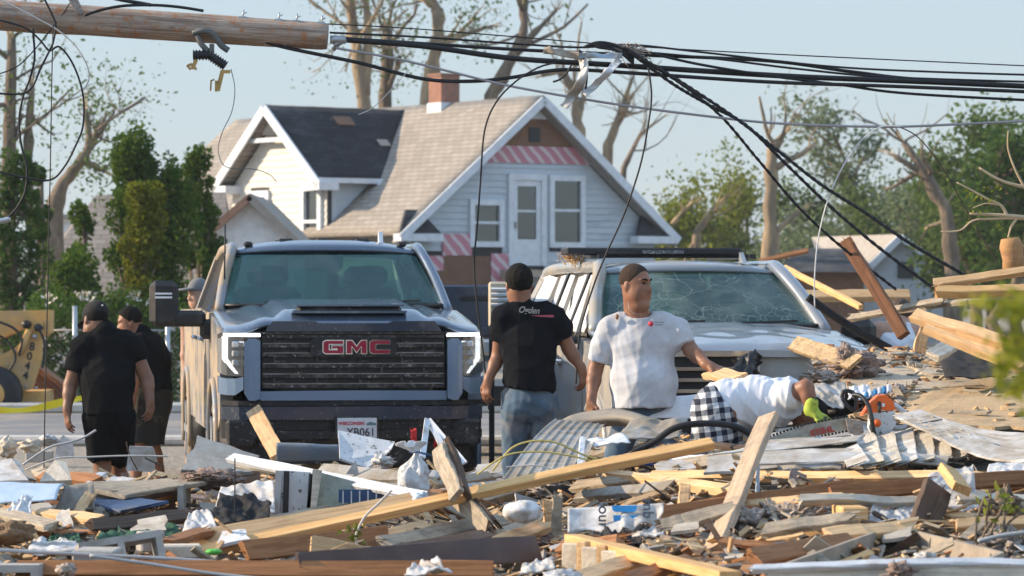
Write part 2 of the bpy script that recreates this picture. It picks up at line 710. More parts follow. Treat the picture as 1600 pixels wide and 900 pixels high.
X['rubber'] = M('black_rubber', (.014, .014, .016), .6, var=.3, bump=.1, rnd=.2)
X['cloth_black'] = M('black_cloth', (.022, .021, .022), .95, var=.4, scale=12, bump=.4, bscale=40)
X['blue'] = M('blue_plastic', (.03, .07, .16), .5, dirt=(.2, .19, .17), damt=.25, dscale=5)
X['lightblue'] = M('pale_blue_sheet', (.40, .50, .60), .5, dirt=(.35, .33, .3), damt=.25)
X['insul'] = M('insulation_wool', (.40, .30, .26), 1.0, var=.4, scale=14, dirt=(.22, .16, .14), damt=.3, dscale=9, bump=1.0, bscale=35, bdist=.04)
X['insul_gray'] = M('insulation_gray', (.48, .41, .36), 1.0, var=.35, scale=14, dirt=(.26, .21, .18), damt=.3, dscale=9, bump=1.0, bscale=35, bdist=.04)
X['yellow'] = M('tape_yellow', (.82, .62, .02), .5, var=.08, bump=.1)
X['red'] = M('red_plastic', (.55, .03, .03), .4)
X['green'] = M('green_mesh', (.015, .07, .035), .8, var=.5, scale=20, bump=.5)
X['rope'] = M('rope_yellow', (.50, .42, .14), .8, bump=.4)
X['cord'] = M('cord_white', (.58, .56, .53), .7, bump=.2)
X['chrome'] = M('chrome', (.75, .77, .8), .12, 1.0, var=.05, dirt=(.3, .26, .2), damt=.15, bump=.0)
X['film'] = plastic_film('plastic_film', .55)
X['film2'] = plastic_film('plastic_bag', .85)
X['turf'] = M('turf', (.10, .11, .06), .95, var=.4, scale=.8, dirt=(.30, .255, .20), damt=.62, dscale=.25, bump=.6, bscale=9, bdist=.1)
X['heapdirt'] = M('heap_dirt', (.085, .07, .055), .95, var=.5, scale=5, dirt=(.20, .165, .13), damt=.35, dscale=1.6, bump=1.0, bscale=14, bdist=.08)
X['asphalt'] = M('asphalt', (.20, .20, .205), .85, dirt=(.33, .28, .23), damt=.3, dscale=.8, bump=.3, bscale=30)
X['kerb'] = M('kerb_concrete', (.50, .47, .43), .9, dirt=(.36, .31, .26), damt=.3, bump=.3)

def shingles(name, a, b, dirt, damt, axis, spots=None):
 """overlapping roof courses: rows in height, tabs along the ridge"""
 t = NT(name)
 v = t.coords((1, 1, 1))
 sp = t.n('ShaderNodeSeparateXYZ')
 t.l(v, sp.inputs[0])
 cb = t.n('ShaderNodeCombineXYZ')
 t.l(sp.outputs[axis], cb.inputs[0])
 t.l(t.math('MULTIPLY', sp.outputs[2], 1.62), cb.inputs[1])
 br = t.n('ShaderNodeTexBrick')
 t.l(cb.outputs[0], br.inputs['Vector'])
 br.inputs['Color1'].default_value = (*a, 1)
 br.inputs['Color2'].default_value = (*b, 1)
 br.inputs['Mortar'].default_value = (*[x * .55 for x in b], 1)
 br.inputs['Scale'].default_value = 1
 br.inputs['Mortar Size'].default_value = .010
 br.inputs['Mortar Smooth'].default_value = .3
 br.inputs['Brick Width'].default_value = .32
 br.inputs['Row Height'].default_value = .17
 c = t.mix(t.ramp(t.noise(v, .8, 6, .7, .5), [(1 - damt - .15, 0.0), (1 - damt + .05, .8)]), br.outputs['Color'], dirt)
 if spots is not None:
  c = t.mix(t.ramp(t.noise(v, 2.2, 5, .75), [(.66, 0.0), (.70, .9)]), c, spots)
 return t.done(t.bsdf(c, .9, 0, .2, t.bump(br.outputs['Fac'], .6, -.03)))

# ------------------------------------------------------------------ ground, road
def flat(name, x0, x1, y0, y1, z, m, nx=1, ny=1):
 b = MB()
 b.grid(lambda u, v: (x0 + (x1 - x0) * u, y0 + (y1 - y0) * v, z), nx, ny, smooth=False)
 return tag(b.build(name, m, loc=(0, 0, 0)), kind='structure')

flat('ground', -600, 600, -40, 900, 0.0, X['turf'])
flat('road', -60, 60, 37.2, 46.2, 0.006, X['asphalt'])
b = MB()
b.rbox((0, 46.45, 0.07), (120, 0.42, 0.14), .03)
tag(b.build('kerb', X['kerb']), kind='structure')
b = MB()
b.rbox((0, 36.9, 0.05), (120, 0.5, 0.10), .03)
tag(b.build('kerb', X['kerb']), kind='structure')

# the heap the wreckage lies on
b = MB()
NXH, NYH = 150, 150

def heap_pt(u, v):
 x = -9 + 18 * u
 y = 9.5 + 26 * v
 h = H(x, y)
 n = mnoise.fractal(Vector((x * 1.7, y * 1.7, 3.1)), .8, 2.1, 5)
 e = sst(0.0, .15, h)
 return (x, y, max(-.02, h - .05 + n * .055 * e))

b.grid(heap_pt, NXH, NYH)
o = b.build('debris_mound', X['heapdirt'], loc=(0, 0, 0))
tag(o, 'grey brown mound of crushed building rubble under the broken timber', kind='structure')

# ------------------------------------------------------------------ houses
siding = M('siding_grayblue', (.48, .535, .585), .6, dirt=(.32, .36, .40), damt=.2, dscale=.8, var=.06, bump=.05, rnd=.03)
siding_w = M('siding_cream', (.69, .65, .575), .6, dirt=(.42, .38, .33), damt=.2, dscale=.8, var=.06, bump=.05, rnd=.03)
roof_tan = M('roof_tan', (.335, .30, .26), .9, dirt=(.24, .20, .165), damt=.2, dscale=.7, var=.14, scale=2.5, bump=.5, bscale=12, bdist=.03, spots=(.30, .26, .21), samt=.3, sscale=9)
roof_black = M('roof_black', (.032, .034, .038), .9, dirt=(.12, .12, .125), damt=.3, dscale=.9, var=.3, scale=3, bump=.5, bscale=12, bdist=.03, spots=(.10, .10, .105), samt=.12, sscale=5)
roof_main = shingles('roof_tan_shingles', (.36, .32, .275), (.29, .255, .215), (.23, .19, .16), .26, 1, (.20, .155, .125))
roof_dorm = shingles('roof_black_shingles', (.034, .037, .042), (.022, .024, .028), (.10, .105, .11), .30, 0, (.16, .15, .14))
brickm = M('chimney_brick', (.30, .15, .105), .9, dirt=(.2, .13, .1), damt=.3, dscale=4, bump=.5)
trimw = M('house_trim', (.66, .69, .73), .5, dirt=(.5, .5, .5), damt=.12, bump=.03, rnd=.03)
boardb = M('sheathing_brown', (.21, .115, .07), .9, var=.3, scale=3, dirt=(.15, .085, .06), damt=.3, bump=.2)
soff = M('soffit_gray', (.36, .33, .30), .8)
inner = M('room_dark', (.045, .05, .055), .8)
curt = M('curtain_gray', (.22, .22, .215), .9, var=.2, stretch=(8, 8, 1))
pane = glassmat('house_pane', (.40, .46, .48), .10, .12, drange=(.5, .9))

def wrapmat():
 t = NT('foil_wrap')
 v = t.coords((1, 1, 1))
 w = t.n('ShaderNodeTexWave', wave_type='BANDS', bands_direction='DIAGONAL')
 t.l(v, w.inputs['Vector'])
 w.inputs['Scale'].default_value = 1.9
 w.inputs['Distortion'].default_value = 1.6
 w.inputs['Detail'].default_value = 2
 w.inputs['Detail Scale'].default_value = 1.4
 k = t.ramp(w.outputs['Fac'], [(.66, 0.0), (.76, 1.0)])
 return t.done(t.bsdf(t.mix(k, (.50, .20, .25), (.60, .50, .52)), .5))

wrap = wrapmat()

FI = R(35)
house = thing('house', 'two storey grey house with torn siding, black dormer roof and brick chimney', 'house', (0.5, 80, 0), FI)
HP = 6.2                       # ridge height
EZ, EU = 2.97, 3.95            # eave height and half width with overhang
WU = 3.55                      # wall half width
slope = (HP - EZ) / EU
LV = 13.5

def rz_(u):
 return HP - slope * abs(u)

wall = MB()
wall.prism([(-WU, 0, 0), (WU, 0, 0), (WU, 0, rz_(WU) - .15), (0, 0, HP - .15), (-WU, 0, rz_(WU) - .15)], (0, .12, 0))
wall_o = wall.build('front_wall', inner, house)
# windows and door in the gable: u0,u1,z0,z1
opens = {'window_small': (-1.72, -1.02, 2.78, 3.62), 'door': (-.62, .18, 2.22, 4.22), 'window_tall': (.55, 1.32, 2.78, 4.22)}

def clap(parent, z0, z1, dz, xl, xr, y, m, holes, axis=0, out=-1, z_hide=None):
 """lapped siding boards, one object each"""
 z = z0
 meshes = []
 while z < z1 - 1e-6:
  zt = min(z + dz, z1)
  a, c = xl(z), xr(z)
  a2, c2 = xl(zt), xr(zt)
  segs = [(a, c, a2, c2)]
  for (h0, h1, k0, k1) in holes:
   if zt > k0 and z < k1:
    new = []
    for (s0, s1, t0, t1) in segs:
     if h0 > s0 and h1 < s1:
      new += [(s0, h0, t0, h0), (h1, s1, h1, t1)]
     elif h0 <= s0 < h1 < s1:
      new.append((h1, s1, h1, t1))
     elif s0 < h0 < s1 <= h1:
      new.append((s0, h0, t0, h0))
     elif h0 <= s0 and s1 <= h1:
      pass
     else:
      new.append((s0, s1, t0, t1))
    segs = new
  for (s0, s1, t0, t1) in segs:
   if s1 - s0 < .05:
    continue
   q = MB()
   lo, hi = .035, .012
   if axis == 0:
    f = lambda x, d, zz: (x, y + out * d, zz)
   else:
    f = lambda x, d, zz: (y + out * d, x, zz)
   vs = [f(s0, 0, z), f(s1, 0, z), f(t1, 0, zt), f(t0, 0, zt), f(s0, lo, z), f(s1, lo, z), f(t1, hi, zt), f(t0, hi, zt)]
   q.add(vs, [(0, 1, 2, 3), (4, 7, 6, 5), (0, 4, 5, 1), (1, 5, 6, 2), (2, 6, 7, 3), (3, 7, 4, 0)])
   q.build('clapboard', m, parent)
  z = zt

holes = [(a - .12, c + .12, z0 - .12, z1 + .12) for a, c, z0, z1 in opens.values()]
xr_ = lambda z: min(WU, (HP - .28 - z) / slope)
clap(wall_o, 2.55, 4.62, .15, lambda z: -xr_(z), xr_, -.002, siding, holes)
clap(wall_o, .3, 2.55, .25, lambda z: -.9, lambda z: WU, -.002, siding, [holes[1]])

def gbox(name, u0, u1, z0, z1, d, m, parent=None, y=0.0):
 q = MB()
 q.box(((u0 + u1) / 2, y - d / 2, (z0 + z1) / 2), (u1 - u0, d, z1 - z0))
 return q.build(name, m, parent or house)

# stripped bits: foil wrap, bare boards
q = MB()
q.prism([(-1.62, -.03, 4.62), (1.62, -.03, 4.62), (1.18, -.03, 5.02), (-1.18, -.03, 5.02)], (0, -.02, 0))
q.build('wrap_strip', wrap, house)
q = MB()
q.prism([(-1.15, -.03, 5.03), (1.15, -.03, 5.03), (.3, -.03, 5.72), (-.3, -.03, 5.72)], (0, -.03, 0))
q.build('bare_gable_board', boardb, house)
gbox('attic_vent', -.17, .13, 5.12, 5.45, .05, inner, y=-.055)
q = MB()
q.prism([(-.35, -.03, 5.66), (.35, -.03, 5.66), (0, -.03, 5.95)], (0, -.06, 0))
q.build('gable_trim', trimw, house)
gbox('wrap_patch', -2.6, -1.8, 2.45, 2.95, .05, wrap, y=-.03)
gbox('wrap_patch', -1.25, -.72, 1.15, 2.5, .05, wrap, y=-.03)
gbox('bare_wall_board', -2.9, -1.27, 1.5, 2.44, .04, boardb, y=-.03)
gbox('wrap_patch', -3.4, -2.6, 2.1, 2.44, .05, wrap, y=-.05)
gbox('door_step', -1.0, .6, 1.95, 2.12, .7, X['lumber_gray'], y=-.06)

def window(u0, u1, z0, z1, parent, horiz=True, y=0.0):
 fr = MB()
 w = .13
 for (a, c, k0, k1) in ((u0 - w, u0, z0 - w, z1 + w), (u1, u1 + w, z0 - w, z1 + w), (u0, u1, z1, z1 + w), (u0, u1, z0 - w, z0)):
  fr.box(((a + c) / 2, y - .05, (k0 + k1) / 2), (c - a, .10, k1 - k0))
 f = fr.build('window', trimw, parent)
 if horiz:
  zm = z0 + (z1 - z0) * .52
  q = MB()
  q.box(((u0 + u1) / 2, y - .035, zm), (u1 - u0 - .004, .05, .06))
  q.build('sash', trimw, f)
 q = MB()
 q.box(((u0 + u1) / 2, y - .02, (z0 + z1) / 2), (u1 - u0 - .01, .012, z1 - z0 - .01))
 q.build('pane', pane, f)
 q = MB()
 q.box(((u0 + u1) / 2, y - .006, z0 + (z1 - z0) * .74), (u1 - u0 - .02, .008, (z1 - z0) * .5))
 q.build('blind', curt, f)
 return f

window(*opens['window_small'], house)
window(*opens['window_tall'], house)
u0, u1, z0, z1 = opens['door']
fr = MB()
for (a, c, k0, k1) in ((u0 - .14, u0, z0, z1 + .14), (u1, u1 + .14, z0, z1 + .14), (u0, u1, z1, z1 + .14)):
 fr.box(((a + c) / 2, -.05, (k0 + k1) / 2), (c - a, .10, k1 - k0))
dr = fr.build('door', trimw, house)
q = MB()
for (a, c, k0, k1) in ((u0, u0 + .13, z0, z1), (u1 - .13, u1, z0, z1), (u0 + .13, u1 - .13, z1 - .14, z1), (u0 + .13, u1 - .13, z0, z0 + .62)):
 q.box(((a + c) / 2, -.03, (k0 + k1) / 2), (c - a - .002, .05, k1 - k0 - .002))
q.build('door_leaf', trimw, dr)
q = MB()
q.box(((u0 + u1) / 2, -.02, z0 + 1.25), (u1 - u0 - .27, .012, 1.22))
q.build('pane', pane, dr)
q = MB()
q.box(((u0 + u1) / 2, -.028, z0 + 1.28), (u1 - u0 - .27, .02, .05))
q.build('sash', trimw, dr)
q = MB()
q.box(((u0 + u1) / 2, -.006, z0 + 1.58), (u1 - u0 - .28, .006, .5))
q.build('curtain', curt, dr)
q = MB()
q.box((u0 + .06, -.08, z0 + .95), (.05, .06, .16))
q.build('handle', X['steel'], dr)

# main roof: two slabs
for sgn in (-1, 1):
 q = MB()
 th = .16

 def rp(u, v, sgn=sgn):
  uu = sgn * EU * u
  vv = -.42 + (LV + .7) * v
  n = mnoise.fractal(Vector((uu * 1.3, vv * 1.3, sgn * 5.0)), .9, 2.0, 4) * .018
  return (uu, vv, HP - slope * abs(uu) + n)
 q.grid(rp if sgn > 0 else (lambda u, v: rp(1 - u, v)), 14, 30, thick=th)
 q.build('roof', roof_main, house)
 # rake board and its soffit along the gable
 q = MB()
 a, c = (0, -.44, HP - .12), (sgn * (EU + .03), -.44, EZ - .14)
 q.bar(a, c, .05, .19, up=(0, 0, 1))
 q.build('rake_board', trimw, house)
 q = MB()
 q.prism([(0, -.40, HP - .26), (sgn * EU, -.40, EZ - .24), (sgn * EU, -.40, EZ - .20), (0, -.40, HP - .21)], (0, .38, 0))
 q.build('soffit', soff, house)
 # little return roof at the foot of the rake
 q = MB()
 u = sgn * (WU - .18)
 q.prism([(u - .62, -.42, EZ - .02), (u + .50, -.42, EZ - .02), (u + (.1 if sgn < 0 else .2), -.1, EZ + .52), (u - .25, -.1, EZ + .52)], (0, .08, 0))
 q.build('return_roof', roof_black, house)
 q = MB()
 q.box((u - .05, -.30, EZ - .12), (1.16, .32, .17))
 q.build('return_cornice', trimw, house)
# side and back walls
q = MB()
q.box((-WU + .06, LV / 2, 1.55), (.12, LV - .3, 3.1))
q.box((WU - .06, LV / 2, 1.55), (.12, LV - .3, 3.1))
q.prism([(-WU, LV - .1, 0), (WU, LV - .1, 0), (WU, LV - .1, rz_(WU) - .2), (0, LV - .1, HP - .2), (-WU, LV - .1, rz_(WU) - .2)], (0, .1, 0))
q.build('side_walls', siding_w, house)
# chimney
q = MB()
q.box((0, 3.75, 6.38), (.54, .54, .98))
ch = q.build('chimney', brickm, house)
q = MB()
q.box((0, 3.75, 6.07), (.60, .60, .26))
q.build('flashing', trimw, ch)
q = MB()
q.box((0, 3.75, 6.88), (.60, .60, .06))
q.build('cap_course', brickm, ch)
# cross gable: faces -u, ridge at v=5.33
V0, V1, VC = 2.94, 7.72, 5.33
DZ, DE = 6.10, 4.26
ds = (DZ - DE) / (VC - V0)
dorm = MB()
dorm.prism([(-3.72, V0 + .2, 0), (-3.72, V1 - .2, 0), (-3.72, V1 - .2, DE), (-3.72, VC, DZ - .18), (-3.72, V0 + .2, DE)], (.12, 0, 0))
dw = dorm.build('dormer_wall', inner, house)
hz = [(3.45, 4.05, 2.55, 4.0), (5.85, 6.55, 2.55, 3.9)]
yl = lambda z: VC - min(VC - V0 - .2, (DZ - .25 - z) / ds)
yr = lambda z: VC + min(V1 - VC - .2, (DZ - .25 - z) / ds)
clap(dw, .3, 5.75, .16, yl, yr, -3.722, siding_w, [(a - .1, c + .1, k - .1, l + .1) for a, c, k, l in hz], axis=1)
for (a, c, k, l) in hz:
 fr = MB()
 w = .16
 for (p, r_, s_, t_) in ((a - w, a, k - w, l + w), (c, c + w, k - w, l + w), (a, c, l, l + w), (a, c, k - w, k), (a, c, (k + l) / 2 - .04, (k + l) / 2 + .04)):
  fr.box((-3.78, (p + r_) / 2, (s_ + t_) / 2), (.10, r_ - p, t_ - s_))
 f = fr.build('window', trimw, house)
 q = MB()
 q.box((-3.735, (a + c) / 2, (k + l) / 2), (.012, c - a, l - k))
 q.build('pane', pane, f)
 q = MB()
 q.box((-3.727, (a + c) / 2 + .06, (k + l) / 2), (.006, (c - a) * .5, l - k))
 q.build('curtain', curt, f)
for sgn, m in ((-1, roof_dorm), (1, roof_main)):
 q = MB()

 def dp(u, v, sgn=sgn):
  w = (VC - V0) * u
  z = DZ - ds * w
  uend = -max(0.0, (HP - z) / slope) + .05
  uu = -4.12 + (uend + 4.12) * v
  n = mnoise.fractal(Vector((uu * 1.3, w * 1.3, sgn * 9.0)), .9, 2.0, 4) * .02
  return (uu, VC + sgn * w, z + n)
 q.grid(dp if sgn < 0 else (lambda u, v: dp(1 - u, v)), 10, 16, thick=.12)
 q.build('dormer_roof', m, house)
 q = MB()
 q.bar((-4.15, VC, DZ - .1), (-4.15, VC + sgn * (VC - V0 + .1), DE - .16), .05, .24, up=(0, 0, 1))
 q.build('rake_board', trimw, house)
q = MB()
q.prism([(-4.0, V0 + .2, DE - .62), (-4.0, VC - .0, DE + .75), (-4.0, V1 - .2, DE - .62), (-4.0, V1 - .45, DE - .62), (-4.0, VC, DE + .45), (-4.0, V0 + .45, DE - .62)], (.06, 0, 0))
q = MB()
q.box((-3.9, V0 + .22, DE - .16), (.55, .75, .2))
q.build('eave_return', trimw, house)
q = MB()
q.box((-3.9, V1 - .22, DE - .16), (.55, .75, .2))
q.build('eave_return', trimw, house)
q = MB()
q.box((-4.0, VC, DE + 1.0), (.10, 1.75, .10))
q.build('gable_collar', trimw, house)
q = MB()
q.prism([(-4.02, VC - .32, DZ - .72), (-4.02, VC + .32, DZ - .72), (-4.02, VC, DZ - .28)], (.04, 0, 0))
q.build('attic_vent', inner, house)
# triangular cheek of the dormer, gutter, hanging gutter end
q = MB()
q.prism([(-3.6, V0 + .2, rz_(3.6)), (-3.6, V0 + .2, DE), (-2.45, V0 + .2, DE)], (0, .08, 0))
ck = q.build('dormer_cheek', siding, house)
q = MB()
q.bar((-4.1, V0 - .04, DE - .03), (-2.3, V0 - .04, DE - .03), .12, .12)
q.build('gutter', trimw, house)
q = MB()
q.prism([(-2.5, V0 - .1, DE), (-2.25, V0 - .1, DE), (-2.52, V0 - .2, DE - 1.0), (-2.72, V0 - .2, DE - .9)], (0, -.06, 0))
q.build('hanging_gutter', trimw, house)
# hole and loose patches in the black roof
for (w, uu, sw, su) in ((.5, -2.2, .35, .5), (1.2, -1.5, .25, .3)):
 q = MB()
 z = DZ - ds * w + .035
 q.box((uu, VC - w, z), (su, sw, .02), Matrix.Rotation(math.atan(ds), 3, 'X'))
 q.build('roof_patch', boardb if w < 1 else roof_tan, house)

# left bungalow with the tan hip roof and its little gable
bung = thing('bungalow', 'low house with tan hip roof and small orange edged gable behind the arborvitae', 'house', P(250, 450, 74) * 1.0)
bung.location.z = 0
D0 = 74

def w3(px, py, d):
 return P(px, py, d)

q = MB()
rA, rB = w3(150, 305, 77), w3(352, 300, 77)
eA, eB = w3(20, 478, 70), w3(365, 478, 70)
bA, bB = w3(40, 440, 86), w3(380, 440, 86)
q.add([eA, eB, rB, rA], [(0, 1, 2, 3)])
q.add([bA, eA, rA], [(0, 1, 2)])
q.add([bB, bA, rA, rB], [(0, 1, 2, 3)])
q.add([eB, bB, rB], [(0, 1, 2)])
q.add([eA, eB, bB, bA], [(3, 2, 1, 0)])
q.build('roof', shingles('roof_bungalow', (.27, .235, .20), (.21, .18, .155), (.17, .14, .12), .3, 0), bung, world=True)
q = MB()
c0, c1 = eA + Vector((.5, .6, 0)), eB + Vector((-.3, .6, 0))
q.box(((c0.x + c1.x) / 2, 76, eA.z / 2 - .02), (c1.x - c0.x, 11, eA.z - .05))
q.build('wall', siding_w, bung, world=True)
gw = MB()
ap, gl, gr_ = w3(392, 312, 69), w3(338, 358, 69), w3(462, 382, 69)
gw.prism([(gl.x, 69, 0), (gr_.x, 69, 0), (gr_.x, 69, gr_.z), ap, gl], (0, 3, 0))
gwo = gw.build('gable_wall', trimw, bung, world=True)
zz = 1.0
q = MB()
q.bar(ap + Vector((.02, -.2, .06)), gl + Vector((-.35, -.2, -.26)), .3, .14)
q.build('gable_rake', M('rake_orange', (.36, .20, .13), .8), bung, world=True)
q = MB()
q.bar(ap + Vector((-.02, -.2, .06)), gr_ + Vector((.2, -.2, -.12)), .3, .16)
q.build('gable_rake', roof_tan, bung, world=True)
q = MB()
for (a, c) in ((gl, ap), (ap, gr_)):
 s_ = Vector((0, -.3, .12))
 q.add([a + s_, c + s_, c + Vector((0, 6, .12)), a + Vector((0, 6, .12)), a + Vector((0, -.3, .02)), c + Vector((0, -.3, .02)), c + Vector((0, 6, .02)), a + Vector((0, 6, .02))],
   [(0, 1, 2, 3), (7, 6, 5, 4), (0, 4, 5, 1), (2, 6, 7, 3), (1, 5, 6, 2), (3, 7, 4, 0)])
q.build('gable_roof', roof_tan, bung, world=True)

# far white garage peeping out at the left
q = thing('white_shed', 'pale flat sided shed beside the tan hip roof', 'shed', P(85, 450, 90) * 1.0)
q.location.z = 0
b = MB()
a = P(48, 342, 90)
c = P(112, 342, 90)
b.box(((a.x + c.x) / 2, 91.5, a.z / 2), (c.x - a.x, 3, a.z))
b.build('wall', trimw, q, world=True)
b = MB()
b.box(((a.x + c.x) / 2, 91.5, a.z + .06), (c.x - a.x + .4, 3.4, .12))
b.build('roof', roof_tan, q, world=True)

# small grey house on the right, far
fh = thing('small_house', 'small pale blue gabled house beyond the leaning brown post', 'house', P(1410, 450, 105) * 1.0)
fh.location.z = 0
DF = 105
q = MB()
ap, el, er = P(1406, 376, DF), P(1338, 440, DF), P(1486, 426, DF)
q.prism([(el.x, DF, 0), (er.x, DF, 0), er, ap, el], (0, 5, 0))
fw = q.build('wall', siding, fh, world=True)
q = MB()
q.bar(ap + Vector((0, -.2, .1)), el + Vector((-.3, -.2, -.2)), .3, .2)
q.build('rake_board', trimw, fh, world=True)
q = MB()
q.bar(ap + Vector((0, -.2, .1)), er + Vector((.4, -.2, -.3)), .3, .2)
q.build('rake_board', trimw, fh, world=True)
q = MB()
a, c = P(1280, 410, DF + 2), P(1322, 372, DF + 5)
q.add([el + Vector((-.2, -.1, .1)), ap + Vector((0, -.1, .2)), ap + Vector((-2.2, 6, .2)), a, ], [(0, 1, 2, 3)])
q.add([er + Vector((.3, -.1, 0)), ap + Vector((0, -.1, .2)), ap + Vector((-2.2, 6, .2)), er + Vector((-2, 6, 0))], [(3, 2, 1, 0)])
q.build('roof', roof_tan, fh, world=True)
q = MB()
q.box(((P(1402, 400, DF).x + P(1428, 400, DF).x) / 2, DF - .03, P(1400, 422, DF).z), (.5, .05, .5))
q.build('window', inner, fh, world=True)
q = MB()
a = P(1326, 440, DF - 1)
q.tube([Vector((a.x, DF - 1, 0)), P(1327, 412, DF - 1)], .09, 8)
q.build('porch_post', trimw, fh, world=True)

bl = thing('brown_shed', 'low brown building with dark roof under the cables', 'shed', P(1290, 450, 100) * 1.0)
bl.location.z = 0
q = MB()
a, c = P(1236, 425, 100), P(1350, 425, 100)
q.box(((a.x + c.x) / 2, 102, a.z / 2), (c.x - a.x, 4, a.z))
q.build('wall', boardb, bl, world=True)
q = MB()
q.prism([(a.x - .3, 99.6, a.z), (c.x + .3, 99.6, a.z), (c.x, 102, a.z + .7), (a.x + .3, 102, a.z + .7)], (0, .3, .02))
q.build('roof', roof_black, bl, world=True)

# ------------------------------------------------------------------ trees
def leaf_quads(mb, pts, size, rg, mi=0, flat=.0, n=1):
 """small bent leaves at random tilts round each point"""
 for p in pts:
  for _ in range(n):
   d = Vector(rg.normal(size=3))
   d.normalize()
   e = d.orthogonal().normalized()
   e = Quaternion(d, rg.uniform(0, 6.28)) @ e
   f = d.cross(e)
   s = size * rg.uniform(.6, 1.35)
   c = Vector(p)
   mb.add([c - e * s * .5, c + f * s * .28 + d * s * .06, c + e * s * .5, c - f * s * .28 + d * s * .06], [(0, 1, 2, 3)], mi)

bark = M('bark', (.26, .20, .14), .95, var=.35, scale=5, stretch=(1, 1, .35), dirt=(.13, .10, .075), damt=.4, dscale=4, bump=1.0, bscale=22, bdist=.05)
bark_bare = M('bark_stripped', (.50, .36, .21), .9, var=.3, scale=3, stretch=(1, 1, .3), dirt=(.24, .18, .12), damt=.45, dscale=2.5, bump=.6, bscale=20, bdist=.03)
splint = M('split_wood', (.72, .52, .30), .9, var=.25, bump=.6)
leaf_l = leafmat('leaf_light', (.09, .15, .04), (.18, .23, .07), .4)
leaf_y = leafmat('leaf_yellow', (.15, .19, .03), (.26, .27, .05))
leaf_d = leafmat('leaf_dark', (.045, .10, .025), (.11, .17, .04), .4)
leaf_p = leafmat('leaf_hazed', (.16, .21, .11), (.25, .29, .16))  # paler green puts distance haze into the leaf colour

def limb(mb, p, d, L, r, depth, rg, tips, bend=.25, broken=.6, segs=5, upb=.10, kids=(2, 4), spread=.7):
 pts, rad = [Vector(p)], [r]
 d = Vector(d).normalized()
 for i in range(segs):
  d = (d + Vector(rg.normal(size=3)) * bend + Vector((0, 0, upb))).normalized()
  pts.append(pts[-1] + d * L / segs)
  rad.append(r * (1 - .55 * (i + 1) / segs))
 mb.tube(pts, rad, 7 if r > .05 else 5, 0)
 if depth <= 0:
  tips.extend(pts[1:])
  return
 if r > .06 and rg.random() < broken:        # snapped end, pale splinters
  e = pts[-1]
  for _ in range(4):
   s_ = (d + Vector(rg.normal(size=3)) * .35).normalized()
   mb.tube([e - d * .05, e + s_ * rg.uniform(.1, .5) * (r * 6)], [rad[-1] * .5, rad[-1] * .05], 4, 1)
 for _ in range(int(rg.integers(kids[0], kids[1]))):
  i = int(rg.integers(1, segs + 1))
  nd = (d + Vector(rg.normal(size=3)) * spread).normalized()
  limb(mb, pts[i], nd, L * rg.uniform(.4, .7), rad[i] * rg.uniform(.4, .7), depth - 1, rg, tips, bend, broken, max(3, segs - 1), upb, kids, spread)

def tree(label, trunks, leafm, seed, nleaf=0, lsize=.2, spreadl=.3, depth=2, barkm=None, group=None, cat='tree', bend=.20, kids=(4, 8), limbspread=.7, cut=None):
 """trunks: list of poly-lines [(point...), (radii...)]; limbs are grown from them"""
 rg = np.random.default_rng(seed)
 base = Vector(trunks[0][0][0])
 t = thing('tree', label, cat, base, 0, group)
 mb, lv = MB(), MB()
 tips = []
 for pts, rad in trunks:
  fine, fr = [], []
  for i in range(len(pts) - 1):
   for k in range(4):
    f = k / 4
    q = Vector(pts[i]).lerp(Vector(pts[i + 1]), f)
    q += Vector(rg.normal(size=3)) * rad[i] * .10
    fine.append(q)
    fr.append((rad[i] + (rad[i + 1] - rad[i]) * f) * rg.uniform(.80, 1.2))
  fine.append(Vector(pts[-1]))
  fr.append(rad[-1])
  mb.tube(fine, fr, 9, 0)
  d = (fine[-1] - fine[-2]).normalized()
  for _ in range(5):                      # torn top
   s_ = (d + Vector(rg.normal(size=3)) * .25).normalized()
   mb.tube([fine[-1] - d * .1, fine[-1] + s_ * rg.uniform(.15, .5)], [fr[-1] * .55, fr[-1] * .06], 5, 1)
  n = len(fine)
  for _ in range(int(rg.integers(*kids))):
   i = int(rg.integers(n // 2, n))
   dd = (fine[i] - fine[i - 1]).normalized()
   nd = (dd * .6 + Vector(rg.normal(size=3)) * limbspread).normalized()
   Lm = (fine[-1] - fine[0]).length * rg.uniform(.14, .3)
   limb(mb, fine[i], nd, Lm, fr[i] * rg.uniform(.3, .55), depth, rg, tips, bend)
 tr = mb.build('trunk', [barkm or bark, splint], t, world=True)
 if nleaf and tips:
  pts = []
  for _ in range(nleaf):
   c = tips[int(rg.integers(len(tips)))]
   pts.append(c + Vector(rg.normal(size=3)) * spreadl)
  leaf_quads(lv, pts, lsize, rg)
  lv.build('crown', leafm, t, world=True)
 return t

def TP(d, *pp):
 return [P(px, py, d) for px, py in pp]

def base_at(px, d):
 return Vector(((px - 800) * d / F, d, -.1))

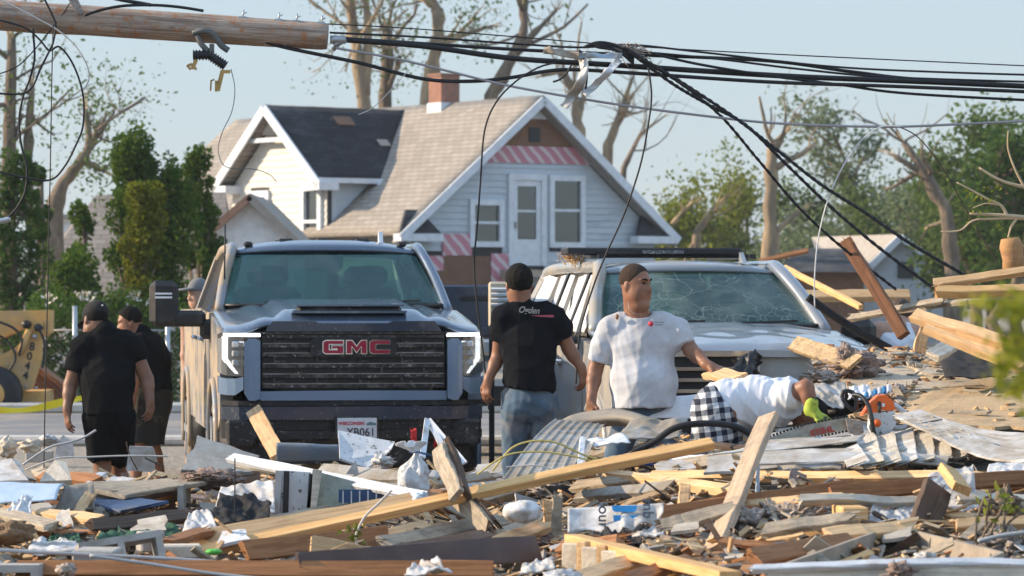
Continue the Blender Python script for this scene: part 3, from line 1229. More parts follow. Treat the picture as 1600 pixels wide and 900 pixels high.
# stripped trees rising behind the grey house
d = 100
bt = 'storm stripped trees behind the houses'
tree('bare leaning tree with fork, left end of the grey house ridge', [([base_at(585, d), *TP(d, (568, 160), (556, 70), (545, -10))], [.28, .22, .17, .12]), (TP(d, (570, 150), (575, 60), (572, -40)), [.17, .13, .08])], leaf_l, 3, 500, .13, .5, 2, bark_bare, bt)
tree('stripped trunk with a snapped top over the black dormer roof', [([base_at(604, d + 2), *TP(d + 2, (603, 150), (605, 45))], [.26, .2, .15])], leaf_l, 4, 700, .13, .6, 2, bark, bt)
tree('tall hooked stripped trunk just left of the chimney', [([base_at(660, d), *TP(d, (668, 140), (682, 75), (686, 30), (678, 8), (664, 0))], [.3, .25, .2, .18, .15, .10]), (TP(d, (682, 76), (720, 55), (772, 40)), [.10, .08, .04])], leaf_l, 5, 600, .13, .5, 2, bark_bare, bt)
tree('bare tree forking wide just behind the house peak', [([base_at(770, d), *TP(d, (768, 150), (800, 90), (818, 50), (822, -10))], [.28, .22, .17, .13, .08]), (TP(d, (800, 92), (838, 48), (870, 16)), [.13, .09, .04])], leaf_l, 6, 60, .18, .5, 2, bark, bt)
tree('broken tree with curling branch over the house peak', [([base_at(905, d), *TP(d, (905, 200), (898, 150), (880, 110), (846, 118))], [.22, .18, .13, .10, .06]), (TP(d, (903, 190), (912, 150), (908, 100)), [.10, .07, .04])], leaf_l, 7, 0, .18, .4, 2, bark_bare, bt)
tree('thin bare tree with torn pale tip above the house eave', [([base_at(938, d), *TP(d, (950, 225), (968, 185), (982, 158))], [.18, .15, .13, .10]), (TP(d, (945, 235), (985, 130), (992, 115)), [.07, .05, .02])], leaf_l, 8, 0, .18, .4, 2, bark_bare, bt)
tree('slim bare sapling leaning out from behind the house rake', [([base_at(955, d - 4), *TP(d - 4, (975, 262), (1000, 210), (1040, 180))], [.10, .08, .05, .02])], leaf_l, 9, 0, .18, .4, 2, bark, bt)
# left edge
tree('gnarled broken tree arching above the tan hip roof', [([base_at(78, 70), *TP(70, (82, 340), (100, 285), (128, 250), (140, 225), (134, 170))], [.25, .2, .15, .12, .09, .05]), (TP(70, (128, 250), (152, 262), (165, 268)), [.09, .06, .04])], leaf_l, 11, 800, .10, .35, 2, bark, bt)
tree('splintered trunk at the photo edge behind the fallen pole', [([base_at(8, 62), *TP(62, (12, 330), (15, 200), (18, 60))], [.17, .13, .11, .08]), (TP(62, (40, 330), (44, 220), (50, 130)), [.12, .09, .05])], leaf_l, 12, 900, .09, .4, 2, bark, bt)
# right: snapped trunks
tree('snapped brown trunk standing alone with a torn pale top', [([base_at(1202, 85), *TP(85, (1203, 400), (1205, 300), (1206, 235), (1228, 205))], [.24, .2, .17, .15, .05]), (TP(85, (1205, 370), (1225, 350), (1255, 325)), [.1, .08, .05])], leaf_l, 13, 0, .15, .4, 1, bark_bare, bt)
tree('short broken stump with raised arm by the house corner', [([base_at(1088, 88), *TP(88, (1086, 390), (1090, 360), (1120, 322))], [.14, .12, .1, .07]), (TP(88, (1050, 352), (1068, 328), (1085, 315)), [.07, .06, .04])], leaf_y, 14, 500, .13, .5, 2, bark_bare, bt)
tree('dark trunk leaning over the small pale blue house', [([base_at(1490, 82), *TP(82, (1487, 400), (1478, 330), (1450, 280), (1412, 222))], [.2, .17, .17, .14, .07]), (TP(82, (1440, 268), (1420, 258), (1397, 243)), [.09, .07, .05])], leaf_l, 15, 0, .15, .4, 1, bark, bt)

# leafy ones to the right and far back
rt = 'thin leafed trees on the skyline'
for (px, d, top, w, seed, lm, lab) in (
  (1335, 120, 195, 1.9, 21, leaf_p, 'hazy pale green tree, tallest behind the falling cables'),
  (1290, 125, 330, 1.6, 22, leaf_l, 'low round green tree behind the falling cables'),
  (1395, 118, 300, 1.7, 23, leaf_l, 'bushy green tree directly behind the small pale blue house'),
  (1440, 112, 330, 1.4, 24, leaf_p, 'pale thin leafed tree behind the trunk that leans'),
  (1525, 95, 190, 1.6, 25, leaf_l, 'tall leafy tree rising highest over the stacked lumber'),
  (1570, 90, 245, 1.5, 26, leaf_d, 'dark green tree at the photo edge over the stacked lumber'),
  (1490, 100, 300, 1.2, 27, leaf_l, 'mid green tree between leaning trunk and stacked lumber'),
  (1115, 130, 320, 1.8, 28, leaf_y, 'yellow green tree past the house corner, nearer the snapped trunk'),
  (1070, 125, 345, 1.4, 29, leaf_y, 'small yellow green tree touching the house corner'),
  (1165, 130, 375, 1.8, 30, leaf_l, 'low dull green tree beside the snapped brown trunk'),
  (1545, 108, 290, 1.7, 32, leaf_l, 'full leafy tree between the two tallest over the stacked lumber'),
  (1460, 125, 300, 1.7, 33, leaf_p, 'hazy green tree behind the small house roof, fuller than its neighbour'),
  (1595, 100, 285, 1.6, 34, leaf_l, 'leafy tree half cut by the photo edge above the dry branch'),
  (1245, 115, 400, 1.5, 31, leaf_p, 'low grey green thicket tree above the brown shed')):
 rg = np.random.default_rng(seed)
 b0 = base_at(px, d)
 tp = P(px, top, d)
 t = thing('tree', lab, 'tree', b0, 0, rt)
 mb, lv, tips = MB(), MB(), []
 hgt = tp.z
 trunk = [b0 + Vector((rg.normal() * .12 * k, 0, hgt * .9 * k / 5)) for k in range(6)]
 mb.tube(trunk, [.2 - .03 * k for k in range(6)], 7)
 for k in range(14):
  i = int(rg.integers(2, 6))
  a = rg.uniform(0, 6.28)
  limb(mb, trunk[i], (math.cos(a), math.sin(a), .5), w * rg.uniform(.5, 1.1), .06, 1, rg, tips, .2, .2)
 pts = []
 n = 4600
 for _ in range(n):
  c = tips[int(rg.integers(len(tips)))]
  pts.append(c + Vector(rg.normal(size=3)) * .3)
 leaf_quads(lv, pts, .20, rg)
 mb.build('trunk', [bark, splint], t, world=True)
 lv.build('crown', lm, t, world=True)

# far woodland that reads as one mass
b = MB()
rg = np.random.default_rng(50)
pts = []
for k in range(420):
 x = rg.uniform(-75, 75)
 y = rg.uniform(260, 330)
 h = rg.uniform(2.0, 5.5) + 1.2 * math.sin(x * .3)
 for _ in range(26):
  pts.append(Vector((x + rg.normal() * 1.7, y + rg.normal() * 1.5, max(.3, h * rg.uniform(.1, 1.0)))))
leaf_quads(b, pts, 1.25, rg)
tag(b.build('far_woods', leafmat('leaf_far', (.10, .135, .085), (.15, .18, .12))), 'distant belt of hazy green woodland on the horizon', kind='stuff')

# dense upright evergreens at the left
def evergreen(label, px, d, ytop, yb, wpx, seed, lm, lean=0.0, cat='evergreen tree', lumps=26, size=.085, dens=170, grp='evergreens behind the three men'):
 rg = np.random.default_rng(seed)
 b0 = base_at(px, d)
 t = thing('tree', label, cat, b0, 0, grp)
 top = P(px + lean, ytop, d)
 bot = P(px, yb, d)
 hw = wpx * d / F / 2
 mb, lv = MB(), MB()
 mb.tube([b0, b0.lerp(top, .5), top - Vector((0, 0, .2))], [.09, .06, .02], 7)
 pts = []
 for k in range(lumps):
  f = rg.uniform(0, 1)
  c = bot.lerp(top, f)
  r = hw * (.30 + .80 * math.sin(math.pi * min(1, f * .75 + .2)) ** 1.0) * (1.1 - .45 * f) * rg.uniform(.6, 1.35)
  a = rg.uniform(0, 6.28)
  rad = rg.uniform(.25, .85) * r
  c = c + Vector((math.cos(a) * rad, math.sin(a) * rad, 0))
  mb.tube([b0.lerp(top, max(.05, f * .9)), c], [.03, .012], 5)
  cr = hw * rg.uniform(.16, .46)
  for _ in range(int(dens * (cr / hw / .33) ** 1.6) + 20):
   q = Vector(rg.normal(size=3))
   q.normalize()
   q = Vector((q.x, q.y, q.z * 1.35)) * cr * rg.uniform(.55, 1.08)
   pts.append(c + q)
 leaf_quads(lv, pts, size, rg)
 mb.build('trunk', [bark, splint], t, world=True)
 lv.build('crown', lm, t, world=True)
 return t

leaf_ev = leafmat('leaf_evergreen', (.05, .12, .022), (.15, .20, .035), .42)
leaf_ev2 = leafmat('leaf_evergreen_gold', (.13, .16, .02), (.24, .23, .03), .4)
evergreen('tall dense evergreen with the broad head, beside the tan roof', 208, 55, 226, 500, 122, 61, leaf_ev, 0, lumps=64, dens=190)
evergreen('golden green evergreen in the middle of the evergreen clump', 225, 53.5, 290, 540, 92, 62, leaf_ev2, 0, lumps=40, dens=190)
evergreen('dark bushy evergreen filling the clump behind the pickup mirror', 268, 55, 252, 540, 140, 63, leaf_ev, -10, lumps=64, dens=190)
evergreen('slim dark evergreen with bare reddish trunk by the pickup roof', 315, 57, 236, 430, 84, 64, leaf_ev, -6, lumps=34, dens=190)
evergreen('thin ragged evergreen in front of the tan hip roof', 130, 54, 328, 540, 76, 65, leaf_ev, 2, lumps=26, dens=150)
evergreen('wide dark bush at the foot of the ragged evergreen', 108, 53, 405, 560, 150, 66, leaf_ev, 0, lumps=40)
evergreen('dark leafy tree against the photo edge above the loader', 20, 56, 235, 560, 112, 67, leaf_d, 0, lumps=42, dens=170)
evergreen('broken bushy evergreen between the photo edge and tan roof', 66, 58, 255, 420, 50, 68, leaf_d, 0, lumps=14, dens=130)

# hedge of white flowers behind the fence
fl = M('petal_white', (.72, .66, .58), .8, bump=0)
for i, (px, lab, n) in enumerate(((95, 'white flowering shrub directly above the yellow loader arm', 11), (165, 'white flowering shrub behind the man in the black cap', 10), (235, 'sparse flowering shrub behind the second man in black', 6))):
 rg = np.random.default_rng(90 + i)
 d = 50.5 + i * .4
 t = thing('flowering_shrub', lab, 'shrub', base_at(px, d), 0, 'flowering shrubs along the wire fence')
 lv, fm, st = MB(), MB(), MB()
 pts, fp = [], []
 for k in range(60):
  c = P(px + rg.uniform(-52, 52), rg.uniform(468, 640), d + rg.uniform(-.5, .5))
  if k % 4 == 0:
   st.tube([base_at(px + rg.uniform(-20, 20), d), c], [.02, .008], 5)
  for _ in range(60):
   pts.append(c + Vector(rg.normal(size=3)) * .13)
 for k in range(n):
  c = P(px + rg.uniform(-48, 48), rg.uniform(462, 560), d - .45)
  for _ in range(22):
   fp.append(c + Vector(rg.normal(size=3)) * .06)
 leaf_quads(lv, pts, .085, rg)
 leaf_quads(fm, fp, .075, rg)
 st.build('stem', bark, t, world=True)
 lv.build('foliage', leaf_d, t, world=True)
 tag(fm.build('flower_head', fl, t, world=True), kind='stuff')

# chain-link fence
cf = thing('chain_link_fence', 'chain link fence with steel posts along the far side of the road', 'fence', (-6, 47.4, 0))
for px in (117, 262):
 q = MB()
 a = P(px, 478, 47.4)
 q.tube([(a.x, 47.4, 0), a], .035, 8)
 q.build('post', X['steel'], cf, world=True)
q = MB()
a, c = P(80, 516, 47.4), P(275, 516, 47.4)
q.tube([a, c], .012, 6)
q.build('top_rail', X['pipe_gray'], cf, world=True)
q = MB()
x = a.x
wire = .0022
while x < c.x:
 for s_ in (1, -1):
  x2 = x + s_ * a.z
  q.add([(x - wire, 47.4, .02), (x + wire, 47.4, .02), (x2 + wire, 47.4, a.z), (x2 - wire, 47.4, a.z)], [(0, 1, 2, 3)])
 x += .085
tag(q.build('wire_mesh', X['pipe_gray'], cf, world=True), kind='stuff')

# ------------------------------------------------------------------ yellow loader by the road
ldm = M('loader_paint', (.66, .37, .11), .55, dirt=(.46, .31, .16), damt=.35, dscale=2, bump=.05, spots=(.28, .22, .15), samt=.2, sscale=14)
ld = thing('loader', 'mud stained yellow loader with numbered boom beyond the caution tape', 'loader', base_at(20, 46.9))
DL = 46.9

def ppoly(mb, pts, d, th, mi=0):
 """outline at distance d with real thickness going away from the camera"""
 mb.prism([P(x, y, d) for x, y in pts], (0, th, 0), mi)

q = MB()
ppoly(q, [(-60, 487), (78, 485), (77, 520), (68, 527), (48, 508), (0, 529), (-60, 540)], DL, .45)
q.build('boom', ldm, ld, world=True)
q = MB()
ppoly(q, [(-60, 560), (0, 556), (28, 540), (53, 505), (66, 503), (64, 560), (50, 608), (18, 616), (-60, 622)], DL - .12, .14)
arm = q.build('boom_tower', ldm, ld, world=True)
q = MB()
ppoly(q, [(-60, 612), (70, 611), (71, 641), (-60, 641)], DL - .05, .9)
q.build('chassis', ldm, ld, world=True)
q = MB()
for i, (ch_, px, py) in enumerate((('8', 50, 542), ('0', 46, 557), ('4', 43, 572), ('4', 40, 587))):
 lettering(q, ch_, .15, Matrix.Translation(P(px, py, DL - .125)) @ Matrix.Rotation(R(90), 4, 'X') @ Matrix.Rotation(R(-8), 4, 'Z'), .003, .004)
q.build('lettering', X['black'], arm, world=True)
for px, py, r in ((40, 507, .055), (59, 512, .055), (54, 526, .03)):
 q = MB()
 a = P(px, py, DL - .2)
 q.tube([a, a + Vector((0, .2, 0))], r, 14)
 q.build('pivot_pin', X['black'] if r > .04 else X['steel'], ld, world=True)
q = MB()
q.tube([P(32, 552, DL - .16), P(46, 515, DL - .16)], .05, 10)
q.build('hydraulic_ram', ldm, ld, world=True)
q = MB()
a = P(-14, 616, DL - .5)
q.tube([a + Vector((0, z, 0)) for z in (0, .05, .4, .45)], [.33, .38, .38, .33], 24)
wh = q.build('tyre', X['rubber'], ld, world=True)
q = MB()
q.tube([a + Vector((0, -.02, 0)), a + Vector((0, .1, 0))], [.18, .2], 18)
q.build('rim', ldm, wh, world=True)

for pts_ in ([(-10, 500), (20, 512), (34, 530), (30, 556)], [(-10, 520), (14, 535), (24, 560), (10, 585)], [(62, 515), (70, 540), (66, 575)]):
 q = MB()
 q.tube(crv([P(x, y, DL - .2) for x, y in pts_], 6), .018, 7)
 q.build('hydraulic_hose', X['rubber'], ld, world=True)
for px, py in ((20, 600), (40, 604), (56, 606), (12, 570), (24, 548)):
 q = MB()
 a = P(px, py, DL - .14)
 q.tube([a, a + Vector((0, .1, 0))], .016, 8)
 q.build('bolt', X['steel'], ld, world=True)
q = thing('wood_pallet_box', 'low brown wooden box beside the yellow loader', 'box', base_at(75, 48))
b = MB()
ppoly(b, [(50, 572), (62, 572), (98, 600), (98, 640), (52, 640)], 48.0, .5)
b.build('panel', boardb, q, world=True)
b = MB()
b.bar(P(46, 566, 47.9), P(104, 604, 47.9), .5, .06)
b.build('lid', X['lumber_red'], q, world=True)

def cable(name, label, cat, pts, d, rpx, m, d1=None, group=None, sides=6, twist=0):
 n = len(pts)
 P3 = [P(x, y, d if d1 is None else d + (d1 - d) * i / (n - 1)) for i, (x, y) in enumerate(pts)]
 c = crv(P3, 8)
 b = MB()
 r = rpx * d / F
 if twist:
  for s_ in (0, math.pi):
   st = []
   L = 0
   for i, p in enumerate(crv(P3, 26)):
    L = i * .9
    st.append(p + Vector((math.cos(L + s_), 0, math.sin(L + s_))) * r * .36)
   b.tube(st, r * .70, sides)
 else:
  b.tube(c, r, sides)
 o = b.build(name, m)
 return tag(o, label, cat, group)

# caution tape
b = MB()
tp = crv([P(-40, 640, 44), P(0, 641, 44), P(45, 640, 44), P(100, 628, 44), P(135, 621, 44), P(190, 617, 44), P(262, 612, 44.3)], 6)

def tape(u, v):
 f = u * (len(tp) - 1)
 i = min(int(f), len(tp) - 2)
 p = tp[i].lerp(tp[i + 1], f - i)
 return p + Vector((0, .02 * math.sin(u * 21 + v), (v - .5) * (.085 + .02 * math.sin(u * 17))))

b.grid(tape, 40, 2, thick=.002, smooth=False)
tag(b.build('caution_tape', X['yellow']), 'yellow caution tape strung across behind the men in black', 'tape')

# ------------------------------------------------------------------ the fallen pole
polem = wood('pole_wood', (.38, .295, .235), (.13, .09, .065), weather=.6, knots=.4, dirt=(.36, .15, .06), damt=.30)
DP = 24.0
pole = thing('utility_pole', 'snapped weathered utility pole hanging level in its own cables', 'utility pole', P(240, 40, DP))
pa, pb = P(-160, 13, DP), P(512, 57, DP)
ax = (pb - pa)
rot = frame(ax)
L = ax.length
b = MB()
n = 160

def pole_pt(u, v):
 x = L * u
 r = (.112 - .016 * u) * (1 + .05 * mnoise.noise(Vector((x * 2.5, math.cos(v * 6.283) * 2, math.sin(v * 6.283) * 2))))
 r *= 1 + .02 * mnoise.noise(Vector((x * 1.2, math.cos(v * 6.283) * 9, math.sin(v * 6.283) * 9)))
 r *= 1 + .045 * mnoise.noise(Vector((x * .7, math.cos(v * 6.283) * 22, math.sin(v * 6.283) * 22)))
 if u > .985:
  r *= 1 - (u - .985) / .015 * .07
 return (x, math.cos(v * 6.283185) * r, math.sin(v * 6.283185) * r)

b.grid(pole_pt, n, 72)
b.add([pole_pt(1, k / 72) for k in range(72)], [tuple(range(72))])
o = b.build('shaft', polem, pole)
o.location = pa - pole.location
o.rotation_euler = rot.to_euler()
for px in (379, 435, 463, 502):
 q = MB()
 a = P(px, 28 + (px - 379) * .068, DP - .02)
 q.box(a, (.05, .05, .02))
 q.tube([a, a + Vector((.008, 0, .055))], .006, 6)
 q.tube([a + Vector((.0, 0, .025)), a + Vector((.03, 0, .04))], .004, 5)
 q.build('staple', X['steel'], pole, world=True)
for px in (285, 414, 445):
 q = MB()
 a = P(px, 66 + (px - 414) * .06, DP - .05)
 q.tube([a + Vector((0, 0, .04)), a - Vector((0, 0, .02))], .008, 6)
 q.build('bolt', X['steel'], pole, world=True)
irong = M('hardware_iron', (.13, .16, .17), .6, .4, dirt=(.22, .17, .13), damt=.3)
q = MB()
q.tube(crv([P(302, 52, DP - .12), P(316, 48, DP - .14), P(332, 52, DP - .14), P(345, 70, DP - .13), P(357, 79, DP - .12)], 5), .022, 8)
q.tube(crv([P(308, 55, DP - .12), P(314, 68, DP - .13), P(325, 80, DP - .13)], 5), .020, 8)
q.build('bracket', irong, pole, world=True)
cut_ = thing('insulator_assembly', 'dark insulator fuse assembly dangling under the snapped pole', 'insulator', P(325, 80, DP - .12))
q = MB()
for (a, c) in (((302, 86), (332, 86)), ((330, 88), (352, 103))):
 pts = [P(a[0] + (c[0] - a[0]) * k / 12, a[1] + (c[1] - a[1]) * k / 12, DP - .12) for k in range(13)]
 q = MB()
 q.tube(pts, [(.026 if k % 2 else .040) for k in range(13)], 12)
 q.build('insulator', X['black'], cut_, world=True)
q = MB()
q.box(P(331, 80, DP - .12), (.03, .05, .10))
q.build('hinge_plate', irong, cut_, world=True)
brass = M('brass_fitting', (.50, .33, .12), .35, .8, dirt=(.2, .14, .08), damt=.3)
for grp_ in (((307, 93, 300, 108, .02), (300, 100, 293, 103, .014), (292, 102, 298, 109, .012), (303, 103, 307, 109, .012)),
    ((348, 110, 340, 142, .022), (335, 124, 331, 126, .008), (330, 125, 329, 142, .008), (338, 126, 338, 143, .018), (345, 112, 360, 112, .018))):
 q = MB()
 for (x, y, x2, y2, w) in grp_:
  q.bar(P(x, y, DP - .12), P(x2, y2, DP - .12), w, w * 1.3)
 q.build('brass_contact', brass, cut_, world=True)
q = MB()
for (x, y, x2, y2, r) in ((516, 62, 540, 62, .030), (522, 72, 540, 60, .022), (520, 78, 532, 66, .016)):
 q.tube([P(x, y, DP - .05), P(x2, y2, DP - .05)], r, 10)
q.build('cable_clamp', X['steel'], pole, world=True)
q = MB()
for k in range(9):
 q.tube(crv([P(105 + k * 1.5, -8, DP - .11), P(112 + k * 1.6, 8, DP - .12), P(124 + k * .8, 22, DP - .12)], 4), .006, 5)
q.build('frayed_binding', X['insul_gray'], pole, world=True)

# ------------------------------------------------------------------ cables
K = X['rubber']
cg = 'overhead cables strung out from the snapped pole'
cable('cable', 'thinnest wire, topmost of the overhead cables', 'cable', [(455, 35), (620, 43), (800, 57), (1000, 73), (1300, 89), (1720, 108)], DP, 1.0, K, group=cg, sides=5)
cable('cable', 'thin black wire second from the top at the pole end', 'cable', [(515, 51), (660, 58), (800, 68), (905, 74), (985, 70), (1100, 82), (1300, 104), (1480, 113), (1720, 120)], DP, 1.7, K, group=cg)
cable('cable', 'medium black cable passing behind the white torn strip', 'cable', [(535, 60), (660, 68), (800, 77), (900, 82), (1000, 86), (1200, 95), (1330, 112), (1450, 125), (1720, 139)], DP + .05, 2.8, K, group=cg)
cable('cable', 'thickest black cable leaving the pole clamp', 'cable', [(535, 62), (660, 72), (800, 91), (950, 101), (1100, 111), (1250, 120), (1450, 128), (1720, 140)], DP, 4.4, K, group=cg)
cable('cable', 'black cable sagging from under the pole past the chimney', 'cable', [(400, 60), (445, 74), (560, 98), (660, 123), (735, 127), (800, 121), (880, 109), (1000, 115), (1200, 128), (1400, 135), (1720, 148)], DP - .05, 3.0, K, group=cg)
cable('cable', 'black cable crossing down through the bundle to the photo edge', 'cable', [(975, 72), (1080, 98), (1200, 118), (1310, 132), (1430, 147), (1720, 162)], DP - .03, 2.2, K, group=cg)
cable('cable', 'thin black cable looping low beside the bundle crossing', 'cable', [(990, 80), (1120, 92), (1250, 108), (1400, 121), (1720, 131)], DP + .03, 1.8, K, group=cg)
cable('cable', 'grey steel messenger strand sagging lowest between pole and trees', 'cable', [(525, 75), (620, 92), (700, 111), (800, 135), (950, 161), (1100, 181), (1220, 193), (1380, 198), (1500, 194), (1720, 183)], DP - .08, 2.0, M('strand_gray', (.34, .32, .33), .6, .2, bump=.2), group=cg)
dg_ = 'black cables drooping into the wreckage'
cable('cable', 'upper drooping cable ending on the stacked yellow lumber', 'cable', [(975, 74), (1010, 95), (1075, 135), (1150, 185), (1210, 231), (1280, 286), (1350, 331), (1425, 382), (1508, 430)], DP - .1, 2.9, K, d1=23.6, group=dg_, twist=1)
cable('cable', 'middle drooping cable running behind the brown post top', 'cable', [(985, 82), (1050, 130), (1110, 165), (1165, 195), (1230, 258), (1300, 325), (1380, 392), (1470, 458)], DP - .12, 2.9, K, d1=23.8, group=dg_, twist=1)
cable('cable', 'lowest drooping cable ending at the foot of the brown post', 'cable', [(1000, 92), (1060, 128), (1125, 180), (1185, 250), (1250, 326), (1320, 390), (1400, 452)], DP - .14, 2.6, K, d1=24.4, group=dg_, twist=1)
cable('cable', 'slim cable hanging from the bundle to the white shirted man', 'cable', [(1013, 105), (1018, 150), (1012, 200), (1000, 260), (975, 335), (948, 395), (928, 445), (906, 520), (900, 600)], 23.0, 1.5, K, group=dg_)
cable('cable', 'slim cable hanging from the bundle between the men and the pickup', 'cable', [(868, 98), (840, 106), (805, 128), (775, 160), (757, 205), (751, 280), (746, 350), (741, 410), (745, 470), (756, 560), (764, 640)], 23.6, 1.5, K, group=dg_)
cable('cable', 'short cable stub dangling beside the white torn strip', 'cable', [(905, 78), (914, 95), (917, 120), (914, 145)], DP - .1, 1.8, K)
cable('cable', 'short curled cable end below the thick cable', 'cable', [(893, 101), (885, 115), (875, 124), (864, 128)], DP - .1, 1.7, K)
cable('cable', 'thin pale wire arching down left of the brown post', 'cable', [(1410, 198), (1372, 200), (1335, 232), (1300, 295), (1280, 365), (1273, 430), (1273, 480)], DP - .2, 1.1, X['metal_white'])
cable('cable', 'thin rusty wire arching down toward the stacked lumber', 'cable', [(1405, 198), (1435, 215), (1470, 258), (1500, 310), (1530, 365), (1560, 412)], DP - .2, 1.0, X['lumber_dark'])
lg = 'tangled wires under the butt of the snapped pole'
cable('cable', 'black wire looping from the pole top to the tangle knot', 'cable', [(64, -12), (80, 20), (87, 40), (83, 66), (77, 80), (63, 108), (52, 133), (36, 146), (0, 146), (-30, 140)], DP - .16, 1.8, K, group=lg)
cable('cable', 'long black wire making the big round loop over the sky', 'cable', [(-10, 29), (38, 43), (62, 62), (77, 79), (92, 73), (110, 93), (124, 125), (131, 160), (129, 200), (118, 228), (101, 260), (79, 281), (40, 278), (-20, 264)], DP - .18, 1.6, K, group=lg)
cable('cable', 'thin blue black wire slanting up behind the tangle', 'cable', [(112, 0), (98, 22), (78, 48), (52, 80), (25, 105), (-10, 118)], DP - .1, 1.1, K, group=lg)
cable('cable', 'black wire dropping down to the grey connector', 'cable', [(51, 44), (54, 90), (46, 125), (37, 148), (30, 185), (33, 225), (42, 262), (39, 300), (24, 328), (6, 345)], DP - .14, 1.9, K, group=lg)
cable('cable', 'thin plumb wire falling straight to the wreckage', 'cable', [(83, 40), (81, 120), (79, 240), (76, 380), (73, 520), (70, 650), (68, 768)], 22.6, 1.0, K)
cable('cable', 'pale cord draped over the pole into a loose loop', 'cable', [(-10, -6), (30, 14), (60, 30), (90, 47), (118, 72), (136, 102), (139, 124), (130, 141)], DP - .2, 1.2, X['cord'], group=lg)
cable('cable', 'thick cable lying along the top of the pole', 'cable', [(132, 24), (160, 15), (195, 9), (240, 8), (280, 11), (318, 17)], DP - .14, 2.4, K)
cable('cable', 'cable stub resting on the pole by the frame edge', 'cable', [(165, -6), (190, 0), (214, 4), (236, 8)], DP - .13, 3.0, K)
cable('cable', 'hair thin wire trailing from the insulator across the roof', 'cable', [(361, 108), (367, 140), (362, 175), (348, 205), (341, 232), (347, 255), (362, 263), (395, 264), (420, 272), (432, 284)], DP - .1, .7, irong)
cable('cable', 'thin cream string falling on the black dormer roof', 'cable', [(640, 108), (622, 128), (600, 152), (580, 170), (560, 179)], DP - .1, .7, X['cord'])
q = MB()
q.tube(crv([P(-8, 346, DP - .14), P(4, 345, DP - .14), P(16, 342, DP - .14)], 4), .02, 8)
tag(q.build('cable_connector', X['steel']), 'grey metal connector at the lower end of the tangled wire', 'connector')
cable('cable', 'fat black charred hose slanting across to the wreckage', 'hose', [(1262, 464), (1300, 492), (1345, 520), (1395, 548), (1448, 577)], 24.2, 6.6, X['cloth_black'], sides=9)

# the knot of frayed strands and torn white strip round the bundle
kn = thing('cable_tie_knot', 'frayed grey binding wrapped where the cables bunch together', 'binding', P(975, 85, DP - .1))
rg = np.random.default_rng(5)
b = MB()
for k in range(46):
 a = P(945 + rg.uniform(0, 50), 66 + rg.uniform(0, 14), DP - .06)
 pts = [a]
 for i in range(4):
  pts.append(pts[-1] + Vector((rg.uniform(.0, .05), rg.uniform(-.03, .03), rg.uniform(-.035, .012))))
 b.tube(pts, .003 + .002 * rg.random(), 4)
b.build('strand', X['insul_gray'], kn, world=True)
b = MB()
for k in range(5):
 b.tube(crv([P(912 + 4 * k, 74 - k, DP - .08), P(935, 66 + k * 2, DP - .1), P(965, 72 + 2 * k, DP - .1), P(990, 92 + 2 * k, DP - .08)], 6), .010, 6)
b.build('loop', K, kn, world=True)

def ribbon(name, label, cat, pts, d, wpx, m, wob=.02, th=.003, group=None):
 c = crv([P(x, y, d) for x, y in pts], 7)
 w = wpx * d / F / 2
 b = MB()

 def f(u, v):
  k = u * (len(c) - 1)
  i = min(int(k), len(c) - 2)
  p = c[i].lerp(c[i + 1], k - i)
  t = (c[i + 1] - c[i]).normalized()
  s_ = t.cross(Vector((0, 1, 0))).normalized()
  n = mnoise.noise(Vector((u * 6, v * 2, wpx)))
  return p + s_ * (v - .5) * 2 * w * (1 + .3 * n) + Vector((0, wob * math.sin(u * 9 + v * 2), wob * .4 * n))
 b.grid(f, 26, 4, thick=th)
 return tag(b.build(name, m), label, cat, group)

ribbon('torn_strip', 'white torn strip lying along the cables', 'strip', [(850, 78), (870, 81), (905, 88)], DP - .12, 11, X['white'])
ribbon('torn_strip', 'pale channel strip wedged in the cable bundle', 'strip', [(905, 86), (935, 87), (972, 87)], DP - .13, 8, X['lightblue'])
ribbon('torn_strip', 'white torn strip dangling lowest under the cables', 'strip', [(908, 80), (912, 100), (911, 120), (903, 138), (892, 152), (881, 167)], DP - .13, 13, X['white'], .05)
ribbon('torn_strip', 'crinkled pale strip slanting down from the cable bundle', 'strip', [(968, 90), (958, 104), (945, 118), (928, 134), (912, 148)], DP - .14, 11, X['metal_white'], .05)

# lone far wire frame and plumb wire
q = thing('sign_frame', 'thin dark far pole frame against the sky beside the snapped trunk', 'pole', base_at(1167, 140))
b = MB()
b.tube([base_at(1167, 140), P(1167, 322, 140), P(1200, 318, 140)], .09, 6)
b.build('post', X['black'], q, world=True)

# ------------------------------------------------------------------ vehicles
def paintmat(name, col, mud, mudcol=TAN, metal=.45, speck=.22, mscale=2.2):
 t = NT(name)
 v = t.coords((1, 1, 1))
 c = t.ramp(t.noise(v, 1.3, 4), [(.3, [x * .93 for x in col]), (.7, [x * 1.05 for x in col])])
 m1 = t.ramp(t.noise(v, mscale, 8, .72, .4), [(max(0, .86 - mud), 0.0), (min(1, 1.0 - mud * .9), .95)])
 m2 = t.ramp(t.noise(v, 38, 4, .75), [(.80 - speck, 0.0), (.87 - speck, .8)])
 m = t.math('MAXIMUM', m1, m2)
 c = t.mix(m, c, mudcol)
 r = t.math('MULTIPLY_ADD', m, .6, .30)
 b = t.n('ShaderNodeBsdfPrincipled')
 t.l(c, b.inputs['Base Color'])
 t.l(r, b.inputs['Roughness'])
 t.l(t.math('MULTIPLY_ADD', m, -metal, metal), b.inputs['Metallic'])
 t.l(t.math('MULTIPLY_ADD', m, -.9, .9), b.inputs['Coat Weight'])
 b.inputs['Coat Roughness'].default_value = .06
 t.l(t.bump(m, .3, .004), b.inputs['Normal'])
 return t.done(b.outputs[0])

